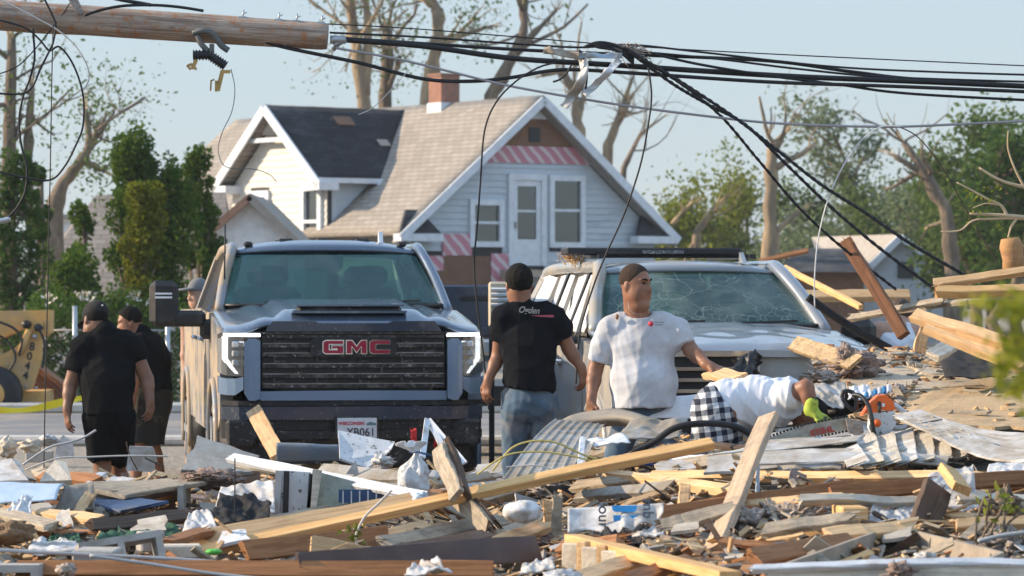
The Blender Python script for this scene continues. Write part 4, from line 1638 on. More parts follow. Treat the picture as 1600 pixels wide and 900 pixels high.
paintT = paintmat('paint_slate', (.165, .25, .38), .25, (.34, .34, .33), speck=.17)
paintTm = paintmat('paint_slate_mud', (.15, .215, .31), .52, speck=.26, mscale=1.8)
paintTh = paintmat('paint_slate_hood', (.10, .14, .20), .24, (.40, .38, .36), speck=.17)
paintS = paintmat('paint_silver', (.22, .25, .29), .36, (.26, .25, .235), .25, speck=.12, mscale=1.0)
paintSm = paintmat('paint_silver_mud', (.31, .325, .34), .45, (.34, .29, .22), .2, speck=.28)
navy = paintmat('paint_navy', (.022, .035, .065), .18, (.2, .19, .18), .2, speck=.2)
blackmud = M('trim_black_mud', (.014, .014, .017), .42, var=.3, dirt=(.15, .13, .115), damt=.22, dscale=5, spots=(.30, .27, .25), samt=.22, sscale=30, bump=.2)
grillem = M('grille_black_mud', (.016, .015, .018), .35, var=.3, dirt=(.16, .14, .13), damt=.30, dscale=12, spots=(.33, .29, .28), samt=.25, sscale=26, bump=.3)
glassT = glassmat('windscreen_tint', (.42, .58, .54), .015, .10, (.40, .46, .45), drange=(.5, .8))
glassS = glassmat('windscreen_cracked', (.34, .50, .45), .02, .26, (.42, .52, .48), crack=.30, drange=(.40, .74))
glassD = glassmat('side_glass', (.10, .12, .12), .12, .5, TAN, drange=(.35, .7))
drl = emis('running_light', (1, 1, 1), 1.7)
cabin = M('cabin_dark', (.03, .032, .035), .8, var=.3)
seatm = M('seat_dark', (.045, .047, .05), .8, var=.3)
tyrem = M('tyre_mud', (.02, .019, .018), .85, var=.3, dirt=(.24, .19, .14), damt=.45, dscale=5, bump=.6, bscale=30)
tyret = M('tyre_caked', (.30, .23, .15), .95, var=.3, dirt=(.07, .06, .05), damt=.35, dscale=6, bump=.8, bscale=30)

def wheel(root, x, y, r, w, m, side):
 q = MB()
 prof = [(-w / 2, r * .66), (-w / 2 + .015, r * .9), (-w / 2 + .05, r), (w / 2 - .05, r), (w / 2 - .015, r * .9), (w / 2, r * .66)]
 q.tube([(x + a, y, r) for a, _ in prof], [b for _, b in prof], 30, caps=False)
 # tread blocks
 for k in range(30):
  a = 2 * math.pi * k / 30
  for o_ in (-.3, .0, .3):
   aa = a + o_ * .12
   c = Vector((x + o_ * w, y + math.cos(aa) * r, r + math.sin(aa) * r))
   q.box(c, (w * .24, .022, .05), Matrix.Rotation(aa, 3, 'X'))
 ty = q.build('tyre', m, root)
 q = MB()
 q.tube([(x + side * (w / 2 - .07), y, r), (x + side * (w / 2 - .03), y, r)], [r * .64, r * .66], 26)
 for k in range(6):
  a = 2 * math.pi * k / 6
  c = Vector((x + side * (w / 2 - .015), y + math.cos(a) * r * .36, r + math.sin(a) * r * .36))
  q.box(c, (.04, r * .5, .07), Matrix.Rotation(a, 3, 'X'))
 q.tube([(x + side * (w / 2 - .03), y, r), (x + side * (w / 2), y, r)], [r * .16, r * .12], 12)
 q.build('rim', X['steel'], ty)
 return ty

def sidepoly(root, name, pts, x, th, m):
 """side panel from (y, z) outline, outer skin slightly crowned"""
 q = MB()
 s_ = 1 if x > 0 else -1
 q.prism([(x - s_ * th, y, z) for y, z in pts], (s_ * th, 0, 0))
 return q.build(name, m, root)

def arc(cy, cz, r, a0, a1, n=12):
 return [(cy + r * math.cos(R(a0 + (a1 - a0) * k / n)), cz + r * math.sin(R(a0 + (a1 - a0) * k / n))) for k in range(n + 1)]

def flare(root, x, cy, cz, r, m, w=.07):
 q = MB()
 s_ = 1 if x > 0 else -1
 q.tube([(x, y, z) for y, z in arc(cy, cz, r, -15, 195, 18)], w / 2, 8)
 return q.build('wheel_arch_flare', m, root)

def strip(mb, xs, zl, zh, yf, th, yo=0.0, mi=0):
 """curved front piece: columns xs with lower and upper edges; th goes inward (+y)"""
 n = len(xs)
 vs = []
 for x, a, b_ in zip(xs, zl, zh):
  y = yf(x) + yo
  vs += [(x, y, a), (x, y, b_), (x, y + th, b_), (x, y + th, a)]
 fs = []
 for i in range(n - 1):
  a, b_ = 4 * i, 4 * (i + 1)
  for k in range(4):
   k2 = (k + 1) % 4
   fs.append((a + k, b_ + k, b_ + k2, a + k2))
 fs += [(0, 1, 2, 3), (4 * (n - 1) + 3, 4 * (n - 1) + 2, 4 * (n - 1) + 1, 4 * (n - 1))]
 mb.add(vs, fs, mi)
 return mb

def lin_(a, b, n):
 return [a + (b - a) * i / n for i in range(n + 1)]

def offset_poly(poly, d):
 out = []
 n = len(poly)
 for i in range(n):
  a, b_, c = Vector(poly[i - 1]), Vector(poly[i]), Vector(poly[(i + 1) % n])
  e1, e2 = (b_ - a).normalized(), (c - b_).normalized()
  n1, n2 = Vector((e1.y, -e1.x)), Vector((e2.y, -e2.x))
  m_ = (n1 + n2)
  k = d / max(.35, (1 + n1.dot(n2)) / 1)
  out.append(b_ + m_ * k)
 return out

def cab(root, wb, wt, roof_y1, rear, crown, pm, pml, glass, rail=.05, side_glass=True, bpil=None, airbag=False):
 """windscreen, roof, pillars, side windows. wb/wt = (y, z, half width) at the foot and head of the windscreen"""
 (yb, zb, hb), (yt, zt, ht) = wb, wt

 def ws(u, v, inset=0.0):
  s_ = u * 2 - 1
  hw = hb + (ht - hb) * v
  cv = .16 * s_ * s_
  return (s_ * hw, yb + (yt - yb) * v + cv + inset, zb + (zt - zb) * v + .012 * math.sin(math.pi * v))
 q = MB()
 q.grid(ws, 18, 10, thick=.008)
 wsO = q.build('windscreen', glass, root)
 # black band round the glass
 q = MB()
 q.tube([Vector(ws(k / 14, 0)) + Vector((0, -.006, .004)) for k in range(15)], .017, 6)
 q.build('wiper_cowl', X['black'], root)
 for k0 in (.18, .62):
  q = MB()
  a, c = Vector(ws(k0, 0.01)), Vector(ws(k0 + .28, .045))
  q.bar(a + Vector((0, -.02, .02)), c + Vector((0, -.02, .02)), .016, .018)
  q.build('wiper', X['black'], root)
 q = MB()

 def rf(u, v):
  s_ = u * 2 - 1
  hw = ht + rail * .8
  y = yt - .015 + (roof_y1 - yt) * v
  cv = .14 * s_ * s_ * (1 - v)
  drop = -.05 * max(0, (v - .75) / .25) ** 2 - .02 * (1 - min(1, v / .12)) ** 2
  return (s_ * hw, y + cv, zt + crown * (1 - s_ ** 4) * (1 - .25 * s_ * s_) * min(1, .35 + v / .2) + drop + .01)
 q.grid(rf, 20, 16, thick=.03)
 q.build('roof', pm, root)
 for s_ in (-1, 1):
  m = pml if s_ < 0 else pm
  q = MB()
  pts = [(s_ * (hb + .045), yb - .05 + .16, zb - .05), (s_ * ((hb + ht) / 2 + .05), (yb + yt) / 2 + .15, (zb + zt) / 2 + .02), (s_ * (ht + .045), yt + .13, zt + .012),
    (s_ * (ht + .04), yt + .5, zt + .03), (s_ * (ht + .035), roof_y1 - .2, zt + .012), (s_ * (ht + .06), roof_y1 + .02, zt - .08)]
  q.tube(crv(pts, 5), rail, 8)
  q.build('roof_rail', m, root)
  q = MB()
  q.bar((s_ * (ht + .05), roof_y1, zt - .06), (s_ * (hb + .08), rear, zb - .12), .16, .09, up=(s_, 0, .3))
  q.build('rear_pillar', m, root)
  ys = [yb + .45] + (bpil or []) + [rear - .05]
  q = MB()
  for yy in (bpil or []):
   q.bar((s_ * (hb + .06), yy, zb - .1), (s_ * (ht + .04), yy + .04, zt - .01), .09, .05, up=(s_, 0, .2))
  q.build('door_pillar', X['black'], root)
  if side_glass:
   for i in range(len(ys) - 1):
    q = MB()
    y0_, y1_ = ys[i] + .02, ys[i + 1] - .02

    def sg(u, v, s_=s_, y0_=y0_, y1_=y1_, i=i):
     y = y0_ + (y1_ - y0_) * u
     top = zt - .03
     if i == 0:
      top = min(top, zb + max(0.02, (y - yb - .12)) / (yt - yb) * (zt - zb) - .0)
     z = (zb - .08) + (top - zb + .08) * v
     f = (z - zb + .08) / (zt - zb + .08)
     return (s_ * (hb + .05 + (ht - hb - .02) * f), y, z)
    q.grid(sg, 6, 4, thick=.006)
    q.build('side_window', glassD, root)
    if airbag and s_ < 0:
     q = MB()

     def ab(u, v, sg=sg, i=i):
      p = Vector(sg(.06 + .8 * u, .08 + .9 * v))
      return p + Vector((-.012 - .012 * math.sin(u * 11) ** 2, 0, .01 * math.sin(u * 7 + i)))
     q.grid(ab, 14, 6, thick=.01)
     q.build('airbag_curtain', X['white_clean'], root)
 return ws

# ================================================================== pickup
TA = R(8.3)
tr = thing('pickup_truck', 'slate blue mud spattered pickup with lit headlights and black grille', 'pickup truck', ((553 - 800) * 26 / F, 26, 0), TA)

def tx(px):
 return (px - 553) / 205.0

def tz(py):
 return CZ - (py - 450) / 205.0

def yfT(x):
 a = max(0.0, abs(x) - .72)
 return 2.1 * a * a

WY, WR = .98, .44
for s_ in (-1, 1):
 m = paintTm if s_ < 0 else paintT
 sidepoly(tr, 'fender', [(.22, .70)] + [(y, z) for y, z in reversed(arc(WY, WR, .52, 18, 162, 14))] + [(1.58, .58), (1.58, 1.49), (.9, 1.44), (.22, 1.36)], s_ * 1.005, .10, m)
 d1 = sidepoly(tr, 'front_door', [(1.59, .55), (2.72, .55), (2.72, 1.52), (1.59, 1.50)], s_ * 1.01, .09, m)
 d2 = sidepoly(tr, 'rear_door', [(2.735, .55), (3.72, .55), (3.72, 1.53), (2.735, 1.52)], s_ * 1.01, .09, m)
 for d_, yy in ((d1, 2.55), (d2, 3.55)):
  q = MB()
  q.rbox((s_ * 1.03, yy, 1.28), (.04, .2, .035), .01)
  q.build('handle', paintT, d_)
 sidepoly(tr, 'bed_side', [(3.735, .58)] + list(reversed(arc(5.0, WR, .54, 15, 165, 14))) + [(6.35, .62), (6.35, 1.5), (3.735, 1.52)], s_ * 1.01, .09, m)
 for cy in (WY, 5.0):
  flare(tr, s_ * 1.015, cy, WR, .535, m, .055)
  wheel(tr, s_ * .88, cy, WR, .29, tyret if (s_ < 0 and cy > 2) else tyrem, s_)
 q = MB()
 q.tube([(s_ * .86, y, z) for y, z in arc(WY, WR, .56, -10, 190, 14)], .14, 8)
 q.build('wheel_well', X['black'], tr)
 q = MB()
 q.tube([(s_ * .86, y, z) for y, z in arc(5.0, WR, .56, -10, 190, 14)], .14, 8)
 q.build('wheel_well', X['black'], tr)
# splintered siding strip wedged along the muddy flank
q = MB()
q.bar((-1.06, 1.7, .55), (-1.04, 3.3, 1.35), .03, .10, up=(1, 0, 0))
# bed, tailgate, cab back
q = MB()
q.box((0, 5.0, .72), (1.8, 2.6, .08))
q.box((0, 6.33, 1.05), (1.84, .06, .86))
q.box((0, 3.78, 1.1), (1.8, .05, .82))
q.build('bed', paintT, tr)
q = MB()
q.box((0, 2.6, .62), (1.78, 3.9, .16))
q.build('chassis', X['black'], tr)

# hood with raised centre and scoop
def hood(u, v):
 s_ = u * 2 - 1
 x = s_ * .985
 y = yfT(x) * (1 - v) * .9 + .02 + 1.52 * v
 ax_ = abs(x)
 bulge = .055 * (1 - sst(.50, .60, ax_)) * sst(.02, .2, v)
 edge = -.075 * sst(.60, .985, ax_) * (1 - .5 * v)
 z = 1.452 + .105 * v ** .8 + bulge + edge - .035 * (1 - sst(0, .07, v))
 z += .012 * sst(.60, .66, ax_) * (1 - sst(.7, .8, ax_))
 return (x, y, z)

q = MB()
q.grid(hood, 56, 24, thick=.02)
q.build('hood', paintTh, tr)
# scoop mouth
q = MB()
q.rbox((tx(550) + .0, .30, 1.535), (.80, .26, .052), .02)
q.build('scoop_mouth', blackmud, tr)
q = MB()
q.bar((-.46, .18, 1.517), (.42, .18, 1.517), .12, .018)
q.bar((-.43, .26, 1.567), (.40, .26, 1.567), .22, .014)
q.build('scoop_lip', paintTh, tr)
# upper fascia band under the hood lip, navy standing in for its shade
q = MB()
strip(q, [-.67, -.62, -.30, -.26, .26, .30, .62, .67], [1.37] * 8, [1.375, 1.448, 1.448, 1.432, 1.432, 1.448, 1.448, 1.375], lambda x: -.012, .08)
q.build('shaded_band', navy, tr)
# grille
q = MB()
xs = lin_(-.70, .70, 8)
strip(q, xs, [.965, .905, .925, .925, .925, .925, .925, .905, .965], [1.368] * 9, lambda x: .05, .03)
gr = q.build('grille', X['black'], tr)
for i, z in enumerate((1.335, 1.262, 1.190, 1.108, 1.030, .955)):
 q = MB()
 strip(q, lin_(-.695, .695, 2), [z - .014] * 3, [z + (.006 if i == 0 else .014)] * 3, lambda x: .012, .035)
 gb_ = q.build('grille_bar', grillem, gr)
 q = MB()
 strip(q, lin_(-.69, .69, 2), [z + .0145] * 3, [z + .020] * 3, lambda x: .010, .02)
 q.build('bar_highlight', X['metal_gray'], gb_)  # light grey strip stands in for the highlight along each bar
 n = 4
 for k in range(n):
  x = -.60 + 1.3 * (k + .5 * (i % 2)) / n + .03 * math.sin(i * 3.1)
  if i < 5:
   zz = (1.335, 1.262, 1.190, 1.108, 1.030, .955)[i + 1]
   if abs(x) < .34 and i in (0, 1):
    continue
   q = MB()
   q.box((x, .035, (z + zz) / 2), (.014, .028, z - zz - .03))
   q.box((x + .045, .034, (z + zz) / 2 - .008), (.075, .02, .012))
   q.build('grille_rib', grillem, gr)
q = MB()
strip(q, [-.715, -.70, .70, .715], [1.345, 1.352, 1.352, 1.345], [1.366] * 4, lambda x: .0, .04)
q.build('grille_frame', grillem, gr)
q = MB()
strip(q, [-.33, -.29, .29, .33], [1.20, 1.175, 1.175, 1.20], [1.30, 1.325, 1.325, 1.30], lambda x: -.004, .03)
em = q.build('emblem_plate', blackmud, gr)
LET = {'G': [(0, .12), (.12, 0), (1, 0), (1, .58), (.45, .58), (.45, .40), (.72, .40), (.72, .24), (.27, .24), (.27, .76), (1, .76), (1, 1), (.12, 1), (0, .88)],
  'M': [(0, 0), (.24, 0), (.24, .62), (.5, .1), (.76, .62), (.76, 0), (1, 0), (1, 1), (.74, 1), (.5, .5), (.26, 1), (0, 1)],
  'C': [(0, .12), (.12, 0), (1, 0), (1, .24), (.27, .24), (.27, .76), (1, .76), (1, 1), (.12, 1), (0, .88)]}
redm = M('emblem_red', (.36, .012, .045), .3, var=.1, spots=(.3, .27, .26), samt=.15, sscale=40, bump=0)
for i, ch_ in enumerate('GMC'):
 x0 = tx(505) + i * .178
 pl = [(x0 + .15 * a, 1.203 + .095 * b_) for a, b_ in LET[ch_]]
 q = MB()
 q.prism([(p.x, -.016, p.y) for p in offset_poly(pl, .0075)], (0, .014, 0))
 lt = q.build('emblem_letter', X['chrome'], gr)
 q = MB()
 q.prism([(a, -.021, b_) for a, b_ in pl], (0, .01, 0))
 q.build('letter_face', redm, lt)

# body-colour frame: pillars beside the grille, lower lip, cheeks under lamps
q = MB()
for s_ in (-1, 1):
 xs = [s_ * v for v in (.715, .755, .80, .835)]
 strip(q, xs, [.86, .845, .845, .90], [1.30, 1.315, 1.315, 1.28], yfT, .12, -.03)
 xs = [s_ * v for v in (.84, .90, .96, 1.0, 1.02)]
 strip(q, xs, [.93, .885, .885, .89, .90], [1.025, 1.012, 1.012, 1.018, 1.03], yfT, .12, -.012)
strip(q, lin_(-.712, .712, 4), [.845] * 5, [.915, .918, .92, .918, .915], lambda x: .0, .12)
q.build('front_frame', paintT, tr)
for s_ in (-1, 1):
 q = MB()
 xs = [s_ * v for v in (.715, .78, .85, .92, .98, 1.02)]
 strip(q, xs, [1.03, 1.025, 1.025, 1.03, 1.04, 1.06], [1.366, 1.366, 1.366, 1.364, 1.36, 1.35], yfT, .08, .03)
 hl = q.build('headlight', X['black'], tr)
 q = MB()
 xs = [s_ * v for v in (.712, .78, .85, .92, .985)]
 strip(q, xs, [1.330] * 5, [1.356] * 5, yfT, .02, .0)
 xs = [s_ * v for v in (.952, .975, .994)]
 strip(q, xs, [1.13, 1.13, 1.16], [1.325, 1.325, 1.33], yfT, .02, .002)
 xs = [s_ * v for v in (.878, .90, .945, .972)]
 strip(q, xs, [1.045, 1.050, 1.10, 1.14], [1.056, 1.083, 1.155, 1.18], yfT, .02, .004)
 q.build('running_light', drl, hl)
 for zz in (1.27, 1.20, 1.13):
  q = MB()
  q.rbox((s_ * .875, yfT(.875) + .012, zz), (.10, .04, .05), .01)
  q.build('lamp_lens', X['chrome'] if zz == 1.27 else X['steel'], hl)
 q = MB()
 xs = [s_ * v for v in (.84, .90, .96, 1.0, 1.025)]
 strip(q, xs, [1.03, 1.03, 1.035, 1.045, 1.07], [1.322, 1.322, 1.322, 1.32, 1.315], yfT, .006, -.012)
 q.build('lamp_cover', glassmat('lamp_cover_glass', (.72, .74, .76), .10, .25, (.3, .27, .24)), hl)
# bumper
q = MB()
xs = lin_(-1.0, 1.0, 16)
strip(q, xs, [.70] * 17, [.80] * 17, yfT, .2, -.06)
q.build('bumper', navy, tr)
q = MB()
strip(q, xs, [.805] * 17, [.842] * 17, yfT, .12, .02)
strip(q, xs, [.62] * 17, [.698] * 17, yfT, .15, -.01)
strip(q, xs, [.555] * 17, [.618] * 17, yfT, .15, -.05)
q.build('bumper_trim', blackmud, tr)
q = MB()
strip(q, lin_(-.9, .9, 8), [.36] * 9, [.553] * 9, yfT, .1, .03)
q.build('air_dam', blackmud, tr)
for s_ in (-1, 1):
 q = MB()
 q.rbox((s_ * .86, yfT(.86) - .02, .60), (.22, .12, .20), .02)
 q.build('fog_lamp_housing', blackmud, tr)
 q = MB()
 q.tube(crv([(s_ * .62, -.05, .50), (s_ * .62, -.14, .53), (s_ * .62, -.14, .60), (s_ * .62, -.05, .62)], 5), .022, 8)
 q.build('tow_hook', X['red'] if s_ > 0 else X['black'], tr)
# licence plate
q = MB()
q.rbox((tx(556), -.085, tz(669)), (.335, .02, .20), .008)
q.build('plate_holder', blackmud, tr)
q = MB()
q.rbox((tx(556), -.10, tz(668)), (.30, .008, .155), .003)
pl_ = q.build('licence_plate', M('plate_white', (.62, .64, .68), .4, dirt=(.4, .38, .35), damt=.15, bump=0), tr)
T0 = Matrix.Translation((tx(556), -.1055, tz(672))) @ Matrix.Rotation(R(90), 4, 'X')
q = MB()
lettering(q, 'YB061', .088, T0 @ Matrix.Translation((.03, -.014, 0)), .001, .001, .92)
q.build('plate_number', M('plate_ink', (.03, .03, .04), .5, bump=0), pl_)
q = MB()
lettering(q, 'WISCONSIN', .034, T0 @ Matrix.Translation((-.045, .055, 0)), .001, .0012, 1.05)
q.build('plate_state_name', M('plate_red', (.5, .02, .06), .5, bump=0), pl_)
q = MB()
q.add([T0 @ Vector(p) for p in ((.07, .042, .001), (.145, .042, .001), (.145, .056, .001), (.12, .062, .001), (.10, .068, .001), (.07, .055, .001))], [tuple(range(6))])
q.build('plate_landscape', M('plate_green', (.12, .25, .28), .5, bump=0), pl_)

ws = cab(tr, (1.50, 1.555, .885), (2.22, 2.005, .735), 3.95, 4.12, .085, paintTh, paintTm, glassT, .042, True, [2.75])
# muddy door frame streaks on the near side
for k, (y0_, y1_) in enumerate(((1.95, 2.62), (2.2, 2.95), (2.75, 3.6))):
 q = MB()
 q.bar((-1.0, y0_, 1.50), (-.80, y1_ - .35, 1.98), .05, .03, up=(-1, 0, .3))
 q.build('window_frame', paintTm, tr)
# roof lamps, fin and whip
q = MB()
strip(q, lin_(-.40, .40, 8), [2.052] * 9, [2.098] * 9, lambda x: 2.52, .2)
q.build('roof_lamp_bar', X['black'], tr)
for x in (-.32, 0, .32):
 q = MB()
 q.rbox((x, 2.53, 2.092), (.13, .09, .04), .015)
 q.build('marker_lamp', X['black'], tr)
for x in (-.64, .64):
 q = MB()
 q.rbox((x, 2.44, 2.062), (.075, .07, .045), .015)
 q.build('marker_lamp', X['black'], tr)
q = MB()
q.prism([(.46, 2.5, 2.055), (.46, 2.62, 2.06), (.46, 2.60, 2.17), (.46, 2.56, 2.17)], (.035, 0, 0))
q.build('roof_fin', X['white_clean'], tr)
q = MB()
q.tube([(-.87, 1.9, 1.70), (-.86, 1.95, 2.22)], .007, 6)
q.build('whip_antenna', X['black'], tr)
# tow mirror
mr = MB()
mr.rbox((-1.375, 1.55, 1.575), (.23, .15, .37), .045)
mo = mr.build('mirror', X['black'], tr)
q = MB()
q.rbox((-1.19, 1.57, 1.455), (.30, .13, .13), .03)
q.build('mirror_arm', X['black'], mo)
q = MB()
q.rbox((-1.03, 1.60, 1.37), (.11, .16, .16), .03)
q.build('mirror_foot', X['black'], mo)
for zz in (1.655, 1.625):
 q = MB()
 q.box((-1.38, 1.472, zz), (.135, .01, .016))
 q.build('mirror_lamp', X['white_clean'], mo)

def cabin_fit(root, dx, ydash, zd, yseat, drv, z0):
 q = MB()
 q.rbox((0, ydash, zd), (1.55, .5, .18), .06)
 q.build('dashboard', cabin, root)
 for s_ in (-1, 1):
  for yy, k in ((yseat, 1.0), (yseat + .95, 1.1)):
   q = MB()
   q.rbox((s_ * dx, yy, z0), (.50 * k, .16, .62), .07)
   st = q.build('seat', seatm, root)
   q = MB()
   q.rbox((s_ * dx, yy + .02, z0 + .40), (.28, .11, .18), .05)
   q.build('headrest', seatm, st)
 q = MB()
 a = drv * dx
 q.tube([(a + .185 * math.cos(t_), ydash + .38 - .07 * math.sin(t_), zd + .05 + .17 * math.sin(t_)) for t_ in [2 * math.pi * k / 22 for k in range(23)]], .016, 7)
 q.bar((a - .17, ydash + .38, zd + .04), (a + .17, ydash + .38, zd + .04), .03, .02)
 q.build('steering_wheel', X['black'], root)

cabin_fit(tr, .42, 1.85, 1.40, 2.75, 1, 1.40)
q = MB()
q.rbox((-.03, 2.28, 1.915), (.33, .06, .15), .03)
q.rbox((-.03, 2.30, 1.985), (.26, .12, .05), .02)
q.build('rear_view_mirror', X['black'], tr)
q = MB()
q.box((.70, 1.93, 1.66), (.05, .004, .05))
q.build('sticker', X['lightblue'], tr)
q = MB()
for (a, c) in (((-.82, 4.10, 1.52), (.82, 4.10, 1.52)), ((-.72, 3.98, 2.0), (.72, 3.98, 2.0)), ((-.24, 4.08, 1.5), (-.22, 3.98, 2.0)), ((.24, 4.08, 1.5), (.22, 3.98, 2.0))):
 q.bar(a, c, .06, .06)
q.build('rear_window_frame', X['black'], tr)
q = MB()
q.grid(lambda u, v: ((u * 2 - 1) * (.82 - .1 * v), 4.10 - .12 * v, 1.52 + .48 * v), 2, 2, thick=.006)
q.build('rear_window', glassT, tr)

# ================================================================== silver SUV
SA = R(9.0)
SD = 24.75
sv = thing('suv', 'battered silver suv with cracked windscreen and black roof rack', 'suv', ((1180 - 800) * SD / F, SD, 0), SA)

def yfS(x):
 a = max(0.0, abs(x) - .60)
 return 1.4 * a * a

for s_ in (-1, 1):
 m = paintSm if s_ < 0 else paintS
 sidepoly(sv, 'fender', [(.28, .62)] + list(reversed(arc(.98, .40, .47, 18, 162, 14))) + [(1.50, .50), (1.50, 1.30), (.9, 1.25), (.28, 1.12)], s_ * 1.0, .10, m)
 d1 = sidepoly(sv, 'front_door', [(1.51, .45), (2.60, .45), (2.60, 1.33), (1.51, 1.31)], s_ * 1.012, .09, m)
 d2 = sidepoly(sv, 'rear_door', [(2.615, .45), (3.55, .45), (3.55, 1.34), (2.615, 1.33)], s_ * 1.012, .09, m)
 for d_, yy in ((d1, 2.45), (d2, 3.4)):
  q = MB()
  q.rbox((s_ * 1.03, yy, 1.12), (.04, .2, .035), .01)
  q.build('handle', X['chrome'], d_)
 sidepoly(sv, 'rear_quarter', [(3.565, .5)] + list(reversed(arc(4.1, .40, .48, 15, 165, 14))) + [(5.1, .6), (5.1, 1.36), (3.565, 1.34)], s_ * 1.012, .09, m)
 for cy in (.98, 4.1):
  flare(sv, s_ * 1.0, cy, .40, .49, m, .06)
  wheel(sv, s_ * .87, cy, .40, .27, tyrem, s_)
 q = MB()
 q.tube([(s_ * .84, y, z) for y, z in arc(.98, .4, .52, -10, 190, 14)], .13, 8)
 q.build('wheel_well', X['black'], sv)
q = MB()
q.box((0, 2.6, .45), (1.8, 4.6, .12))
q.box((0, 5.06, .95), (1.85, .08, .9))
q.build('chassis', X['black'], sv)

def hoodS(u, v):
 s_ = u * 2 - 1
 x = s_ * .97
 ax_ = abs(x)
 y = yfS(x) * (1 - v) + .02 + 1.40 * v
 z = 1.265 + .155 * v ** .85 + .02 * (1 - sst(.3, .5, ax_)) * sst(0, .3, v) - .05 * sst(.55, .97, ax_) - .05 * (1 - sst(0, .09, v)) + .012 * mnoise.noise(Vector((x * 5, y * 5, 2)))
 return (x, y, z)

q = MB()
q.grid(hoodS, 44, 22, thick=.02)
q.build('hood', paintS, sv)
q = MB()
strip(q, lin_(-.98, .98, 16), [1.205] * 17, [1.245] * 17, yfS, .05, -.02)
q.build('chrome_brow', X['chrome'], sv)
q = MB()
strip(q, lin_(-.95, .95, 16), [.66] * 17, [1.203] * 17, yfS, .05, .05)
gS = q.build('grille', X['black'], sv)
for z in (1.115, 1.035, .955, .875, .80):
 q = MB()
 strip(q, lin_(-.60, .60, 8), [z - .013] * 9, [z + .013] * 9, yfS, .03, -.0)
 q.build('grille_bar', X['chrome'], gS)
for s_ in (-1, 1):
 q = MB()
 xs = [s_ * v for v in (.64, .72, .80, .88, .94)]
 strip(q, xs, [1.04] * 5, [1.195] * 5, yfS, .05, -.005)
 hl = q.build('headlight', X['black'], sv)
 q = MB()
 strip(q, xs, [1.16] * 5, [1.18] * 5, yfS, .02, -.012)
 q.build('lamp_strip', X['white_clean'], hl)
q = MB()
strip(q, lin_(-.98, .98, 16), [.42] * 17, [.655] * 17, yfS, .2, -.06)
q.build('bumper', paintS, sv)
cab(sv, (1.38, 1.405, .86), (2.18, 1.835, .675), 4.75, 5.0, .075, paintS, paintSm, glassS, .055, True, [2.62, 3.58], True)
for k in range(3):
 q = MB()
 q.bar((-1.0, 1.75 + k * .95, 1.34), (-.76, 2.35 + k * .8, 1.78), .05, .03, up=(-1, 0, .3))
 q.build('window_frame', paintSm, sv)
cabin_fit(sv, .40, 1.75, 1.28, 2.6, 1, 1.22)
q = MB()
q.rbox((-.02, 2.26, 1.735), (.30, .06, .12), .03)
q.build('rear_view_mirror', X['black'], sv)
# roof rack with flat panel
rk = MB()
rk.bar((-.62, 2.75, 1.955), (-.62, 4.4, 1.955), .05, .035)
rk.bar((.62, 2.75, 1.955), (.62, 4.4, 1.955), .05, .035)
rk.bar((-.62, 2.95, 1.958), (.62, 2.95, 1.958), .05, .03)
rko = rk.build('roof_rack', X['black'], sv)
q = MB()
q.rbox((-.17, 3.0, 1.995), (1.44, .30, .06), .012)
q.build('rack_panel', X['black'], rko)
q = MB()
q.box((-.1, 2.845, 1.99), (.34, .012, .028))
q.build('rack_panel_label', M('panel_label', (.10, .10, .11), .5, spots=(.4, .38, .38), samt=.3, sscale=60, bump=0), rko)
q = MB()
rg = np.random.default_rng(14)
for k in range(60):
 a = Vector((-.82 + rg.normal() * .05, 2.98 + rg.normal() * .05, 1.93 + rg.normal() * .025))
 q.tube([a, a + Vector(rg.normal(size=3)) * .04], [.007, .002], 4)
tag(q.build('straw_tuft', X['lumber'], sv), 'tan straw tuft caught under the rack', kind='stuff')
q = MB()
q.prism([(.46, 2.4, 1.90), (.46, 2.56, 1.90), (.46, 2.55, 1.985), (.46, 2.52, 1.985)], (.03, 0, 0))
q.build('roof_fin', X['steel'], sv)
for s_, px_ in ((-1, 0), (1, 0)):
 q = MB()
 q.rbox((s_ * 1.20, 1.62, 1.36), (.27, .17, .20), .06)
 mo = q.build('mirror', X['black'], sv)
 q = MB()
 q.rbox((s_ * 1.05, 1.64, 1.30), (.14, .08, .06), .02)
 q.build('mirror_foot', X['black'], mo)
# torn white shell of the near side over the rear doors
rg = np.random.default_rng(12)
for k in range(0):
 q = MB()
 y0_ = 1.9 + k * .55

 def sh(u, v, y0_=y0_, k=k):
  return (-.99 + .22 * v + .025 * mnoise.noise(Vector((u * 4, v * 4, k))), y0_ + .30 * u + .25 * v, 1.33 + .48 * v + .03 * mnoise.noise(Vector((u * 5, v * 3, k + 9))))
 q.grid(sh, 6, 8, thick=.012)
 tag(q.build('torn_panel', paintSm, sv), None)

# ================================================================== dark pickup behind
pk = thing('pickup_truck', 'dark navy pickup tailgate half hidden behind the slate blue one', 'pickup truck', base_at(742, 34))
pk.location.z = 0
a, c = P(694, 445, 34), P(800, 510, 34)
wd, zt_ = c.x - a.x, a.z
q = MB()
q.rbox(((a.x + c.x) / 2 + .2, 34.05, zt_ - .26), (wd + .7, .10, .52), .02)
q.build('tailgate', navy, pk, world=True)
q = MB()
q.rbox(((a.x + c.x) / 2, 33.99, zt_ - .13), (.36, .03, .06), .01)
q.build('tailgate_handle', X['black'], pk, world=True)
q = MB()
q.rbox(((a.x + c.x) / 2 + .2, 33.9, zt_ - .62), (wd + .8, .22, .16), .03)
q.build('bumper', X['steel'], pk, world=True)
q = MB()
for x in (a.x - .1, c.x + .5):
 q.box((x, 35.4, zt_ - .3), (.08, 2.6, .6))
q.build('bed_side', navy, pk, world=True)
q = MB()
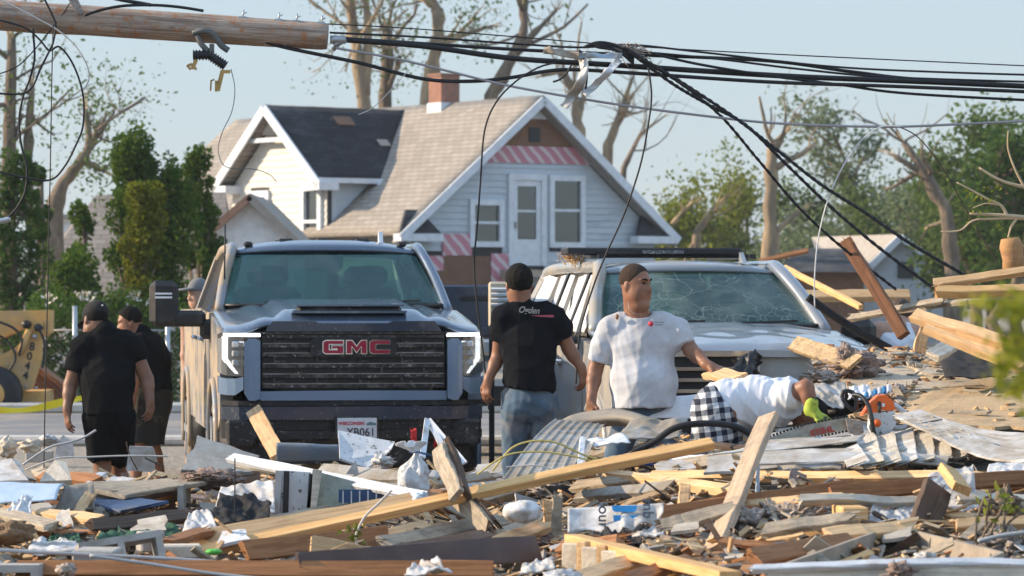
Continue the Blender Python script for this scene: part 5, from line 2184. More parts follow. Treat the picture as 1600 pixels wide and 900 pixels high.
q.box(((a.x + c.x) / 2 + .2, 35.4, .62), (wd + .6, 2.6, .2))
q.build('chassis', X['black'], pk, world=True)
for x in (a.x, c.x + .4):
 q = MB()
 q.tube([(x - .12, 34.9, .38), (x + .12, 34.9, .38)], .38, 20)
 q.build('tyre', tyrem, pk, world=True)
bx = thing('slatted_box', 'cream louvred metal box standing beside the dark haired man', 'metal box', base_at(778, 31))
bm_ = M('box_cream', (.55, .47, .34), .5, dirt=(.3, .25, .18), damt=.3)
q = MB()
a, c = P(763, 440, 31), P(798, 512, 31)
q.rbox(((a.x + c.x) / 2, 31.2, (a.z + c.z) / 2), (c.x - a.x, .4, a.z - c.z), .02)
q.build('case', bm_, bx, world=True)
for k in range(4):
 q = MB()
 z = P(0, 452 + k * 8, 31).z
 q.box(((a.x + c.x) / 2, 30.99, z), (c.x - a.x - .05, .03, .022), Matrix.Rotation(.4, 3, 'X'))
 q.build('louvre', X['white_clean'], bx, world=True)
q = MB()
for x in (a.x + .03, c.x - .03):
 q.box((x, 31.2, c.z / 2), (.05, .3, c.z))
q.build('stand', X['black'], bx, world=True)

# ------------------------------------------------------------------ people: blended tapered limbs, skinned as one surface
class SDF:
 smooth = 3

 def __init__(s, lo, hi, h):
  s.h = h
  s.lo = np.array(lo, float) - 4 * h
  s.n = np.ceil((np.array(hi, float) - s.lo) / h).astype(int) + 5
  s.F = np.ones(s.n, np.float32)

 def sub(s, lo, hi, pad):
  a = np.clip(np.floor((np.array(lo) - pad - s.lo) / s.h).astype(int), 0, s.n)
  b = np.clip(np.ceil((np.array(hi) + pad - s.lo) / s.h).astype(int) + 1, 0, s.n)
  if (b <= a).any():
   return None
  ax = [s.lo[i] + s.h * np.arange(a[i], b[i]) for i in range(3)]
  X_, Y_, Z_ = np.meshgrid(*ax, indexing='ij')
  return tuple(slice(a[i], b[i]) for i in range(3)), X_, Y_, Z_

 def merge(s, sl, d, k, op='u'):
  A = s.F[sl]
  if op == 'u':
   hh = np.clip(.5 + .5 * (A - d) / k, 0, 1)
   s.F[sl] = A + (d - A) * hh - k * hh * (1 - hh)
  elif op == 'c':                      # carve
   s.F[sl] = np.maximum(A, -d)

 def cone(s, a, b, ra, rb, k=.02, flat=False, op='u'):
  a, b = np.array(a, float), np.array(b, float)
  m = max(ra, rb)
  g = s.sub(np.minimum(a, b) - m, np.maximum(a, b) + m, k + .03)
  if g is None:
   return
  sl, X_, Y_, Z_ = g
  ab = b - a
  L2 = ab @ ab + 1e-12
  t = np.clip(((X_ - a[0]) * ab[0] + (Y_ - a[1]) * ab[1] + (Z_ - a[2]) * ab[2]) / L2, 0, 1)
  dx, dy, dz = X_ - a[0] - t * ab[0], Y_ - a[1] - t * ab[1], Z_ - a[2] - t * ab[2]
  d = np.sqrt(dx * dx + dy * dy + dz * dz) - (ra + (rb - ra) * t)
  if flat:
   u = ab / math.sqrt(L2)
   d = np.maximum(d, (X_ - b[0]) * u[0] + (Y_ - b[1]) * u[1] + (Z_ - b[2]) * u[2])
  s.merge(sl, d.astype(np.float32), k, op)

 def ell(s, c, r, rot=None, k=.03, op='u', planes=()):
  c, r = np.array(c, float), np.array(r, float)
  m = r.max()
  g = s.sub(c - m, c + m, k + .03)
  if g is None:
   return
  sl, X_, Y_, Z_ = g
  q = [X_ - c[0], Y_ - c[1], Z_ - c[2]]
  if rot is not None:
   Rm = np.array(rot)
   q = [Rm[0, i] * q[0] + Rm[1, i] * q[1] + Rm[2, i] * q[2] for i in range(3)]
  k0 = np.sqrt(sum((q[i] / r[i]) ** 2 for i in range(3)))
  k1 = np.sqrt(sum((q[i] / r[i] ** 2) ** 2 for i in range(3))) + 1e-9
  d = k0 * (k0 - 1) / k1
  for (p, n) in planes:                # keep the side n points away from
   d = np.maximum(d, (X_ - p[0]) * n[0] + (Y_ - p[1]) * n[1] + (Z_ - p[2]) * n[2])
  s.merge(sl, d.astype(np.float32), k, op)

 def cut(s, p, n):
  """drop everything on the side n points to"""
  ax = [s.lo[i] + s.h * np.arange(s.n[i]) for i in range(3)]
  D = (ax[0][:, None, None] - p[0]) * n[0] + (ax[1][None, :, None] - p[1]) * n[1] + (ax[2][None, None, :] - p[2]) * n[2]
  s.F = np.maximum(s.F, D.astype(np.float32))

 def folds(s, amp, freq, seed, squash=(1, 1, .45)):
  """cloth creases: warped sine ridges"""
  rg = np.random.default_rng(seed)
  ax = [s.lo[i] + s.h * np.arange(s.n[i]) for i in range(3)]
  X_, Y_, Z_ = [a.astype(np.float32) for a in np.meshgrid(*ax, indexing='ij')]
  w = np.sin(3.1 * X_ + 7.3 * Z_ + seed) + np.sin(5.7 * Y_ - 4.1 * Z_ + 2 * seed)
  D = np.zeros_like(s.F)
  for i in range(4):
   kv = rg.normal(size=3) * np.array(squash)
   kv = kv / np.linalg.norm(kv) * freq * (1 + .55 * i)
   ph = rg.uniform(0, 6.28)
   v = np.sin(kv[0] * X_ + kv[1] * Y_ + kv[2] * Z_ + ph + 1.3 * w)
   D += (1 - np.abs(v)) ** 2 / (1 + .6 * i)
  s.F += (amp * (.9 - D)).astype(np.float32)

 def mesh(s):
  F_ = s.F
  S_ = F_ < 0
  n = F_.shape
  c = [S_[i:n[0] - 1 + i, j:n[1] - 1 + j, k:n[2] - 1 + k] for i in (0, 1) for j in (0, 1) for k in (0, 1)]
  al = np.logical_and.reduce(c)
  an = np.logical_or.reduce(c)
  I = np.argwhere(an & ~al)
  idx = -np.ones(np.array(n) - 1, np.int64)
  idx[I[:, 0], I[:, 1], I[:, 2]] = np.arange(len(I))
  P_ = np.zeros((len(I), 3))
  W_ = np.zeros(len(I))
  C8 = np.array([(i, j, k) for i in (0, 1) for j in (0, 1) for k in (0, 1)])
  V8 = [F_[I[:, 0] + q[0], I[:, 1] + q[1], I[:, 2] + q[2]] for q in C8]
  for a in range(8):
   for b in range(a + 1, 8):
    if np.abs(C8[a] - C8[b]).sum() != 1:
     continue
    m = (V8[a] < 0) != (V8[b] < 0)
    t = V8[a][m] / (V8[a][m] - V8[b][m])
    P_[m] += C8[a] + t[:, None] * (C8[b] - C8[a])
    W_[m] += 1
  V = s.lo + s.h * (I + P_ / W_[:, None])
  fs = []
  for ax in range(3):
   u, v = (ax + 1) % 3, (ax + 2) % 3
   A = [slice(1, -1)] * 3
   B = [slice(1, -1)] * 3
   A[ax] = slice(0, n[ax] - 1)
   B[ax] = slice(1, n[ax])
   m = S_[tuple(A)] != S_[tuple(B)]
   E = np.argwhere(m)
   o = np.array([1, 1, 1])
   o[ax] = 0
   E = E + o
   ins = S_[E[:, 0], E[:, 1], E[:, 2]]
   q = []
   for du, dv in ((-1, -1), (0, -1), (0, 0), (-1, 0)):
    T_ = E.copy()
    T_[:, u] += du
    T_[:, v] += dv
    q.append(idx[T_[:, 0], T_[:, 1], T_[:, 2]])
   q = np.stack(q, 1)
   q[~ins] = q[~ins][:, ::-1]
   fs.append(q[(q >= 0).all(1)])
  Q = np.concatenate(fs)
  for _ in range(s.smooth):
   A_, N_ = np.zeros_like(V), np.zeros(len(V))
   for i in range(4):
    a, c = Q[:, i], Q[:, (i + 1) % 4]
    np.add.at(A_, a, V[c])
    np.add.at(A_, c, V[a])
    np.add.at(N_, a, 1)
    np.add.at(N_, c, 1)
   V = V + .55 * (A_ / np.maximum(N_, 1)[:, None] - V)
  return V, Q

 def build(s, name, m, root):
  V, Q = s.mesh()
  off = np.array(root.location)
  me = bpy.data.meshes.new(name)
  me.from_pydata((V - off).tolist(), [], Q.tolist())
  me.materials.append(m)
  me.polygons.foreach_set('use_smooth', [True] * len(me.polygons))
  me.update()
  o = bpy.data.objects.new(name, me)
  COL.objects.link(o)
  o.parent = root
  return o

def skinmat(name, col):
 t = NT(name)
 v = t.coords((1, 1, 1))
 c = t.ramp(t.noise(v, 9, 4), [(.3, [x * .8 for x in col]), (.7, [x * 1.12 for x in col])])
 return t.done(t.bsdf(c, .5, 0, .4, t.bump(t.noise(v, 90, 3), .15, .003), **{'Subsurface Weight': .12, 'Subsurface Radius': (.012, .004, .002), 'Subsurface Scale': .5}))

skin_a = skinmat('skin_tanned', (.27, .125, .072))
skin_b = skinmat('skin_brown', (.24, .12, .075))
skin_f = skinmat('skin_light', (.46, .27, .19))
hairm = M('hair_black', (.009, .008, .007), .8, var=.4, scale=60, stretch=(1, 1, .2), bump=.6, bscale=160, spec=.12)
hairs = M('hair_cropped', (.055, .038, .028), .85, spec=.12, var=.4, scale=70, bump=.5, bscale=200)
tee_w = M('tee_white', (.63, .66, .72), .85, var=.05, dirt=(.33, .31, .30), damt=.34, dscale=3.2, dsoft=.22, bump=.12, bscale=160, rnd=.02)
tee_w2 = M('tee_white_clean', (.70, .72, .77), .85, var=.05, dirt=(.45, .44, .44), damt=.12, dscale=3, dsoft=.2, bump=.12, bscale=160, rnd=.02)
tee_k = M('tee_black', (.009, .010, .013), .95, spec=.08, var=.25, scale=5, dirt=(.06, .055, .05), damt=.14, dscale=6, bump=.15, bscale=160, rnd=.02)
tee_k2 = M('tee_black_faded', (.009, .0095, .011), .95, spec=.08, var=.25, scale=5, bump=.15, bscale=160, rnd=.02)
denim = M('denim', (.075, .125, .185), .9, var=.35, scale=7, dirt=(.21, .20, .18), damt=.3, dscale=5, bump=.3, bscale=120, rnd=.02)
khaki = M('shorts_camo', (.085, .07, .05), .9, var=.3, dirt=(.02, .02, .018), damt=.5, dscale=7, dsoft=.05, bump=.2)
shortk = M('shorts_black', (.007, .007, .008), .95, spec=.08, var=.3, bump=.2)
shoem = M('shoe_dark', (.05, .045, .04), .7, dirt=(.2, .17, .13), damt=.3)
glovem = M('glove_green', (.42, .52, .06), .7, var=.15, dirt=(.02, .02, .02), damt=.33, dscale=14, dsoft=.04, bump=.2)

def plaidmat():
 t = NT('plaid_check')
 v = t.coords((1, 1, 1), rot=(0, R(8), 0))
 sp = t.n('ShaderNodeSeparateXYZ')
 t.l(v, sp.inputs[0])
 nz = t.noise(v, 5, 3)
 sx = t.math('ADD', sp.outputs[0], t.math('MULTIPLY', nz, .03))
 sz = t.math('ADD', sp.outputs[2], t.math('MULTIPLY', nz, .02))
 bx_ = t.math('GREATER_THAN', t.math('SINE', t.math('MULTIPLY', sx, 2 * math.pi / .068)), 0.0)
 bz_ = t.math('GREATER_THAN', t.math('SINE', t.math('MULTIPLY', sz, 2 * math.pi / .066)), 0.0)
 s_ = t.math('MULTIPLY', t.math('ADD', bx_, bz_), .5)
 c = t.ramp(s_, [(.2, (.62, .63, .64)), (.5, (.19, .205, .24)), (.8, (.018, .022, .038))])
 return t.done(t.bsdf(c, .9, 0, .2, t.bump(t.noise(v, 120, 3), .2, .004)))

def hand(b, w, d, nrm, thumb, curl=.5, sc=1.0, spreadf=.10):
 """wrist, pointing direction, back-of-hand normal, thumb-side vector"""
 w, d, nrm, thumb = [Vector(q) for q in (w, d, nrm, thumb)]
 d.normalize()
 nrm = (nrm - d * nrm.dot(d)).normalized()
 th = d.cross(nrm)
 if th.dot(thumb) < 0:
  th = -th
 pl = .092 * sc
 b.cone(w - d * .02, w + d * .03, .027 * sc, .028 * sc, .02)
 lens = (.074, .084, .078, .060)
 for i in range(4):
  o = (1.5 - i) * .0195 * sc
  kn = w + d * pl * (1 - .05 * abs(i - 1)) + th * o
  b.cone(w + d * .02 + th * o * .6, kn, .0145 * sc, .0115 * sc, .012)
  dd = (d + th * (1.5 - i) * spreadf).normalized()
  p, r = kn, .0098 * sc
  L = lens[i] * sc
  for j, f in enumerate((.45, .32, .23)):
   a = curl * (.55 + .25 * j) * (1 + .12 * i)
   dd = (dd * math.cos(a) - nrm * math.sin(a)).normalized()
   q = p + dd * L * f
   b.cone(p, q, r, r * .9, .005)
   p, r = q, r * .9
 a = w + d * .028 * sc + th * .024 * sc
 m = a + (d * .6 + th * .75 - nrm * .25).normalized() * .042 * sc
 e = m + (d * .9 + th * .25 - nrm * .35).normalized() * .034 * sc
 b.cone(w + d * .012, a, .018 * sc, .015 * sc, .014)
 b.cone(a, m, .0145 * sc, .012 * sc, .012)
 b.cone(m, e, .0115 * sc, .0095 * sc, .006)

def headrot(face, up=(0, 0, 1)):
 """columns: side, face direction, up"""
 f = Vector(face).normalized()
 u = Vector(up)
 x = f.cross(u).normalized()
 u = x.cross(f)
 return Matrix((x, f, u)).transposed()

def head(b, c, rot, sc=1.0, fat=1.0):
 c = Vector(c)

 def q(x, y, z):
  return c + rot @ (Vector((x, y, z)) * sc)
 b.ell(q(0, -.012, .035), [v * sc for v in (.076, .094, .088)], rot, .03)
 b.ell(q(0, .025, -.035), [v * sc for v in (.062 * fat, .066 * fat, .080)], rot, .04)
 b.ell(q(0, .052, -.085), [v * sc for v in (.040, .036, .030)], rot, .03)
 for s_ in (-1, 1):
  b.ell(q(s_ * .045, .03, -.055), [v * sc for v in (.028 * fat, .045 * fat, .042 * fat)], rot, .03)
  b.ell(q(s_ * .032, .062, -.012), [v * sc for v in (.026, .022, .020)], rot, .02)
  b.ell(q(s_ * .078, -.012, -.008), [v * sc for v in (.010, .019, .032)], rot, .008)
  b.ell(q(s_ * .030, .083, .022), [v * sc for v in (.020, .012, .012)], rot, .02, 'c')
  b.cone(q(s_ * .010, .082, .040), q(s_ * .046, .068, .040), .011 * sc, .009 * sc, .012)
 b.cone(q(0, .080, .025), q(0, .105, -.018), .009 * sc, .015 * sc, .012)
 for s_ in (-1, 1):
  b.ell(q(s_ * .013, .095, -.020), [v * sc for v in (.011, .013, .010)], rot, .010)
 b.cone(q(-.020, .084, -.052), q(.020, .084, -.052), .009 * sc, .009 * sc, .010)
 b.cone(q(-.017, .083, -.065), q(.017, .083, -.065), .009 * sc, .009 * sc, .010)
 return q

def face_bits(root, q, rot, sc, hm):
 eye = M('eye', (.02, .015, .012), .2, bump=0)
 for s_ in (-1, 1):
  m = MB()
  m.ball(q(s_ * .030, .074, .021), (.013 * sc, .010 * sc, .0065 * sc), 10, 6, rot=rot)
  m.build('eye', eye, root, world=True)
  m = MB()
  m.tube([q(s_ * .014, .092, .039), q(s_ * .03, .090, .046), q(s_ * .050, .076, .041)], [.0045 * sc, .005 * sc, .003 * sc], 6)
  m.build('eyebrow', hm, root, world=True)
 m = MB()
 m.tube([q(-.024, .087, -.060), q(0, .0945, -.0585), q(.024, .087, -.060)], [.0015, .0032, .0015], 6)
 m.build('mouth_line', M('lip_dark', (.12, .05, .04), .5, bump=0), root, world=True)

def hair_cap(root, q, rot, sc, m, low=-.03, front=.055, grow=.007, h=.005):
 c = q(0, -.012, .035)
 b = SDF(np.array(c) - .14, np.array(c) + .15, h)
 n1 = rot @ Vector((0, .80, -.60))
 n2 = rot @ Vector((0, .1, -1))
 b.ell(c, [v * sc + grow for v in (.076, .094, .090)], rot, .01, planes=((q(0, front, .075), n1), (q(0, 0, low), n2)))
 b.folds(.0015 + max(0, grow - .006) * .5, 90, 3, (1, 1, 1))
 return b.build('hair', m, root)

def V3(p):
 return np.array(p, float)

def person(label, px, d, group=None):
 b0 = Vector(((px - 800) * d / F, d, .12))
 return thing('person', label, 'person', b0, 0, group)

def bbox(pts, pad):
 a = np.array([list(p) for p in pts])
 return a.min(0) - pad, a.max(0) + pad

# ---------- man in the white tee, facing out to the right
d = 21.5
J = lambda x, y, o=0: P(x, y, d + o)
pa_ = person('man in stained white t-shirt standing before the silver suv, looking aside', 1003, d)
hc = J(993, 446, 0)
hr = headrot((.80, -.60, -.10))
shL, shR = J(951, 514), J(1058, 513)
elL, wrL = J(930, 578, .03), J(924, 624, -.06)
elR, wrR = J(1080, 548, -.06), J(1106, 571, -.22)
hip = J(1006, 640)
feet = [Vector((b_, d + o, .14)) for b_, o in ((.55, .1), (.98, -.05))]
lo, hi = bbox([hc, shL, shR, wrL, J(1140, 590, -.3), feet[0], feet[1]], .22)
b = SDF(lo, hi, .0065)
q = head(b, hc, hr, 1.07, 1.14)
b.cone(hc + Vector((-.01, .02, -.05)), J(996, 496, .03), .070, .084, .03)
b.ell(J(1001, 478, -.04), (.055, .05, .035), None, .03)
b.cone(shL, shR, .055, .055, .03)
b.ell(J(1004, 548, .02), (.17, .10, .16), None, .05)
b.ell(J(1006, 595), (.18, .12, .15), None, .05)
b.ell(hip, (.19, .135, .13), None, .05)
for s_, e_, w_ in ((shL, elL, wrL), (shR, elR, wrR)):
 b.cone(s_, e_, .058, .047, .03)
 b.cone(e_, e_.lerp(w_, .35), .046, .045, .02)
 b.cone(e_.lerp(w_, .35), w_, .045, .028, .02)
hand(b, wrL, (-.05, -.05, -1), (-.8, -.5, 0), (.3, -1, 0), 1.0, 1.05)
hand(b, wrR, (.95, -.35, -.30), (0, -.35, 1), (.2, -.6, -.3), .28, 1.05, .16)
for hx, ft in zip((-.09, .10), feet):
 k_ = hip.lerp(ft, .5) + Vector((hx * .7, -.04, 0))
 b.cone(hip + Vector((hx, 0, -.05)), k_, .085, .06, .04)
 b.cone(k_, ft + Vector((0, 0, .06)), .058, .04, .02)
b.build('body', skin_a, pa_)
face_bits(pa_, q, hr, 1.07, hairm)
hair_cap(pa_, q, hr, 1.07, hairs, .004, .050, .0048)
lo, hi = bbox([J(915, 480), J(1085, 480), J(1005, 645)], .2)
b = SDF(lo, hi, .0075)
b.cone(J(968, 507, .03), J(1035, 506, .03), .082, .082, .06)
b.cone(J(995, 500, .05), J(998, 496, .0), .085, .078, .03)
b.ell(J(1003, 545), (.215, .155, .19), None, .07)
b.ell(J(1006, 592, -.02), (.215, .165, .17), None, .07)
b.cone(J(1006, 600, -.01), J(1006, 646, 0), .20, .215, .05)
for s_, e_ in ((shL, J(934, 566, .02)), (shR, J(1071, 541, -.05))):
 b.cone(s_, s_.lerp(e_, .5), .078, .074, .05)
 b.cone(s_.lerp(e_, .5), e_, .073, .074, .03, True)
# neck opening
b.ell(J(998, 486, -.03), (.088, .10, .045), None, .01, 'c')
b.cut(J(1006, 637), (.02, 0, -1))
b.folds(.0065, 20, 4, (1, .3, .3))
sh = b.build('shirt', tee_w, pa_)
# chest print
q = MB()
fy = d - .19
a = P(1017, 506, fy)
q.tube([a, a + Vector((0, .03, 0))], .017, 14)
q.build('print_badge', M('print_red', (.62, .05, .09), .6, bump=0), sh, world=True)
q = MB()
for k in range(2):
 c = P(1030, 503.5 + k * 4, fy)
 q.box((c.x, c.y + .012, c.z), (.062 - k * .012, .02, .007))
q.build('print_text', M('print_gray', (.25, .26, .30), .7, bump=0), sh, world=True)
q = MB()
q.ball(P(964, 495, d - .07), (.012, .012, .018), 10, 6, amp=.3, seed=3)
q.build('tear_hole', skin_a, sh, world=True)
q = MB()
q.tube(crv([q_ for q_ in (J(981, 470, -.045), J(983, 482, -.075), J(992, 490, -.10), J(1003, 491, -.105))], 6), .0012, 5)
q.build('necklace', X['steel'], pa_, world=True)
lo, hi = bbox([J(950, 630), J(1060, 640), *feet], .2)
b = SDF(lo, hi, .009)
b.ell(hip, (.20, .15, .13), None, .05)
for hx, ft in zip((-.09, .10), feet):
 k_ = hip.lerp(ft, .5) + Vector((hx * .7, -.04, 0))
 b.cone(hip + Vector((hx, 0, -.03)), k_, .10, .075, .04)
 b.cone(k_, ft + Vector((0, 0, .04)), .078, .068, .03, True)
b.cut(hip + Vector((0, 0, .06)), (0, 0, 1))
b.folds(.007, 22, 9)
b.build('trousers', denim, pa_)
for ft in feet:
 q = MB()
 q.ball(ft + Vector((0, -.06, .0)), (.05, .14, .055), 14, 8)
 q.build('shoe', shoem, pa_, world=True)

# ---------- dark haired man seen from behind
d = 22.0
pb_ = person('dark haired man in black printed t-shirt and jeans, back turned, beside the pickup', 825, d)
hc = J(811, 445, 0)
hr = headrot((-.12, .98, -.22))
shL, shR = J(785, 497), J(868, 496)
elL, wrL = J(779, 556, .05), J(763, 594, -.02)
elR, wrR = J(889, 545, .04), J(909, 577, .0)
hip = J(828, 620)
feet = [Vector((b_, d + o, .14)) for b_, o in ((.0, .05), (.24, -.06))]
lo, hi = bbox([hc, shL, shR, J(745, 640), J(925, 610), *feet], .2)
b = SDF(lo, hi, .0065)
q = head(b, hc, hr, 1.02)
b.cone(hc + Vector((0, -.01, -.05)), J(815, 484, .0), .060, .072, .03)
b.cone(shL, shR, .055, .055, .03)
b.ell(J(826, 540), (.15, .085, .15), None, .05)
b.ell(hip, (.16, .12, .13), None, .06)
b.ell(J(827, 580), (.155, .115, .15), None, .06)
for s_, e_, w_ in ((shL, elL, wrL), (shR, elR, wrR)):
 b.cone(s_, e_, .055, .044, .03)
 b.cone(e_, e_.lerp(w_, .35), .043, .041, .02)
 b.cone(e_.lerp(w_, .35), w_, .041, .027, .02)
hand(b, wrL, (-.18, -.08, -1), (-.7, -.7, 0), (-.5, .8, 0), .75)
hand(b, wrR, (.12, .1, -1), (.8, -.5, 0), (.5, .8, 0), .9)
for hx, ft in zip((-.085, .085), feet):
 k_ = hip.lerp(ft, .5) + Vector((hx * .5, .03, 0))
 b.cone(hip + Vector((hx, 0, -.05)), k_, .08, .055, .04)
 b.cone(k_, ft + Vector((0, 0, .06)), .055, .04, .02)
b.build('body', skin_a, pb_)
hair_cap(pb_, q, hr, 1.02, hairm, -.055, .055, .013)
lo, hi = bbox([J(765, 480), J(895, 480), J(828, 625)], .17)
b = SDF(lo, hi, .007)
b.cone(J(798, 493, .02), J(852, 491, .02), .085, .085, .06)
b.cone(J(815, 486), J(815, 478), .085, .078, .03)
b.ell(J(826, 535), (.192, .14, .19), None, .07)
b.cone(J(826, 560), J(828, 620), .165, .172, .05)
for s_, e_ in ((shL, J(783, 534, .03)), (shR, J(880, 526, .03))):
 b.cone(s_, s_.lerp(e_, .5), .08, .076, .05)
 b.cone(s_.lerp(e_, .5), e_, .076, .072, .03, True)
b.cut(J(828, 609), (-.12, 0, -1))
b.folds(.010, 19, 6, (1, 1, .5))
sh = b.build('shirt', tee_k, pb_)
cream = M('print_cream', (.42, .40, .36), .8, bump=0)
q = MB()
lettering(q, 'Ogden', .058, Matrix.Translation(P(826, 485, d - .192)) @ Matrix.Rotation(R(90), 4, 'X') @ Matrix.Rotation(R(-4), 4, 'Z'), .012, .001, .85, shear=.35)
q.build('print_lettering', cream, sh, world=True)
q = MB()
a = P(848, 494, d - .172)
q.add([a + Vector(p) for p in ((-.08, 0, .005), (.07, 0, .008), (.07, 0, -.008), (-.02, 0, -.004), (-.08, .02, .005), (.07, .02, .008), (.07, .02, -.008), (-.02, .02, -.004))],
  [(0, 3, 2, 1), (4, 5, 6, 7), (0, 1, 5, 4), (1, 2, 6, 5), (2, 3, 7, 6), (3, 0, 4, 7)])
q.build('print_stripe', M('print_pink', (.50, .11, .16), .7, bump=0), sh, world=True)
lo, hi = bbox([J(780, 590), J(875, 600), *feet], .16)
b = SDF(lo, hi, .008)
b.ell(hip, (.168, .14, .12), None, .05)
b.ell(J(812, 640, -.05), (.09, .09, .09), None, .05)
b.ell(J(848, 640, -.05), (.09, .09, .09), None, .05)
for hx, ft in zip((-.085, .085), feet):
 k_ = hip.lerp(ft, .5) + Vector((hx * .5, .03, 0))
 b.cone(hip + Vector((hx, 0, -.02)), k_, .105, .082, .03)
 b.cone(k_, ft + Vector((0, 0, .04)), .080, .07, .03, True)
b.cut(J(828, 600), (0, 0, 1))
b.folds(.009, 24, 11)
jn = b.build('trousers', denim, pb_)
for px in (812, 849):
 pass
for ft in feet:
 q = MB()
 q.ball(ft + Vector((0, .05, .0)), (.05, .14, .055), 14, 8)
 q.build('shoe', shoem, pb_, world=True)

# ---------- man in black with the cap, walking away at the left
d = 24.5
pc_ = person('man in black cap, black t-shirt and black shorts walking away', 168, d)
hc = J(149, 502, .05)
hr = headrot((-.52, .72, -.48), (0, .35, 1))
shL, shR = J(128, 545), J(207, 543)
elL, wrL = J(110, 602, .02), J(105, 640, -.05)
elR, wrR = J(229, 592, .02), J(234, 624, -.03)
hip = J(168, 650)
feet = [Vector((P(158, 450, d).x, d - .02, .06)), Vector((P(180, 450, d).x, d + .3, .06))]
lo, hi = bbox([hc, J(95, 545), J(240, 543), J(105, 670), J(238, 660), *feet], .18)
b = SDF(lo, hi, .007)
q = head(b, hc, hr, 1.05)
b.cone(hc + Vector((.02, -.02, -.03)), J(163, 524, .02), .062, .078, .03)
b.cone(shL, shR, .075, .075, .05)
b.ell(J(168, 590), (.17, .12, .17), None, .06)
b.ell(J(168, 625), (.165, .12, .15), None, .06)
b.ell(hip, (.165, .125, .13), None, .06)
for s_, e_, w_ in ((shL, elL, wrL), (shR, elR, wrR)):
 b.cone(s_, e_, .062, .05, .03)
 b.cone(e_, e_.lerp(w_, .35), .049, .047, .02)
 b.cone(e_.lerp(w_, .35), w_, .046, .03, .02)
hand(b, wrL, (.06, -.1, -1), (-.8, -.5, 0), (-.3, .9, 0), .5, 1.05)
hand(b, wrR, (.0, -.1, -1), (.8, -.5, 0), (.3, .9, 0), .7, 1.05)
for hx, ft in zip((-.06, .09), feet):
 k_ = hip.lerp(ft, .52) + Vector((hx * .3, .06, 0))
 b.cone(hip + Vector((hx, 0, -.05)), k_, .095, .062, .04)
 b.cone(k_, k_.lerp(ft, .35), .06, .064, .02)
 b.cone(k_.lerp(ft, .35), ft + Vector((0, 0, .06)), .064, .04, .02)
b.build('body', skin_b, pc_)
hair_cap(pc_, q, hr, 1.05, hairm, -.05, .06, .006)
lo, hi = bbox([J(105, 515), J(228, 515), J(168, 650)], .17)
b = SDF(lo, hi, .0075)
b.cone(J(142, 538, .02), J(194, 536, .02), .105, .105, .07)
b.cone(J(163, 528), J(164, 518), .095, .085, .03)
b.ell(J(168, 585), (.205, .15, .20), None, .07)
b.cone(J(168, 600), J(168, 655), .182, .185, .05)
for s_, e_ in ((shL, J(117, 580, .01)), (shR, J(219, 560, .01))):
 b.cone(s_, s_.lerp(e_, .5), .093, .086, .05)
 b.cone(s_.lerp(e_, .5), e_, .086, .08, .03, True)
b.cut(J(168, 647), (0, 0, -1))
b.folds(.010, 17, 13, (1, 1, .5))
b.build('shirt', tee_k2, pc_)
lo, hi = bbox([J(125, 630), J(210, 640), J(168, 735)], .16)
b = SDF(lo, hi, .008)
b.ell(hip, (.178, .15, .13), None, .05)
for hx, ft in zip((-.06, .09), feet):
 k_ = hip.lerp(ft, .52) + Vector((hx * .3, .06, 0))
 b.cone(hip + Vector((hx, 0, -.03)), k_ + Vector((0, 0, .06)), .125, .115, .04, True)
b.cut(J(168, 638), (0, 0, 1))
b.folds(.010, 20, 17)
b.build('shorts', shortk, pc_)
cc = q(0, -.010, .052)
b = SDF(np.array(cc) - .2, np.array(cc) + .2, .006)
b.ell(cc, [v for v in (.092, .112, .098)], hr, .01, planes=((q(0, 0, .018), hr @ Vector((0, .05, -1))),))
b.ell(q(0, .13, .045), (.072, .075, .012), hr, .012)
cp = b.build('cap', X['cloth_black'], pc_)
q2 = MB()
q2.ball(q(.0, -.118, .062), (.008, .006, .007), 8, 5)
q2.build('cap_badge', X['white_clean'], cp, world=True)
for ft in feet:
 q2 = MB()
 q2.ball(ft + Vector((0, .05, .0)), (.05, .14, .055), 14, 8)
 q2.build('shoe', shoem, pc_, world=True)

# ---------- second man in black, bending behind the first
d = 28.0
pd_ = person('bareheaded man in black t-shirt and camouflage shorts stooping behind the capped man', 228, d)
hc = J(203, 504, .0)
hr = headrot((-.93, -.12, -.30))
shL, shR = J(218, 540, -.12), J(240, 538, .14)
hip = J(234, 612)
feet = [Vector((P(213, 450, d).x, d - .05, .06)), Vector((P(250, 450, d).x, d + .1, .06))]
lo, hi = bbox([hc, J(190, 500), J(262, 540), J(205, 640), *feet], .2)
b = SDF(lo, hi, .0075)
q = head(b, hc, hr, 1.0)
b.cone(hc + Vector((.03, 0, -.04)), J(222, 525), .06, .075, .03)
b.cone(shL, shR, .075, .075, .05)
b.ell(J(236, 565), (.14, .17, .18), None, .06)
b.ell(hip, (.14, .16, .13), None, .06)
el1, wr1 = J(212, 590, -.2), J(206, 630, -.24)
el2, wr2 = J(252, 590, .2), J(250, 625, .2)
for s_, e_, w_ in ((shL, el1, wr1), (shR, el2, wr2)):
 b.cone(s_, e_, .057, .046, .03)
 b.cone(e_, w_, .046, .029, .02)
hand(b, wr1, (-.1, 0, -1), (-.8, -.4, 0), (-.6, .4, 0), .6)
hand(b, wr2, (-.1, 0, -1), (.8, -.2, 0), (-.6, .4, 0), .6)
for hx, ft in zip((-.06, .08), feet):
 k_ = hip.lerp(ft, .5) + Vector((-.03, 0, 0))
 b.cone(hip + Vector((hx, 0, -.05)), k_, .09, .06, .04)
 b.cone(k_, k_.lerp(ft, .35), .058, .062, .02)
 b.cone(k_.lerp(ft, .35), ft + Vector((0, 0, .06)), .062, .04, .02)
b.build('body', skin_a, pd_)
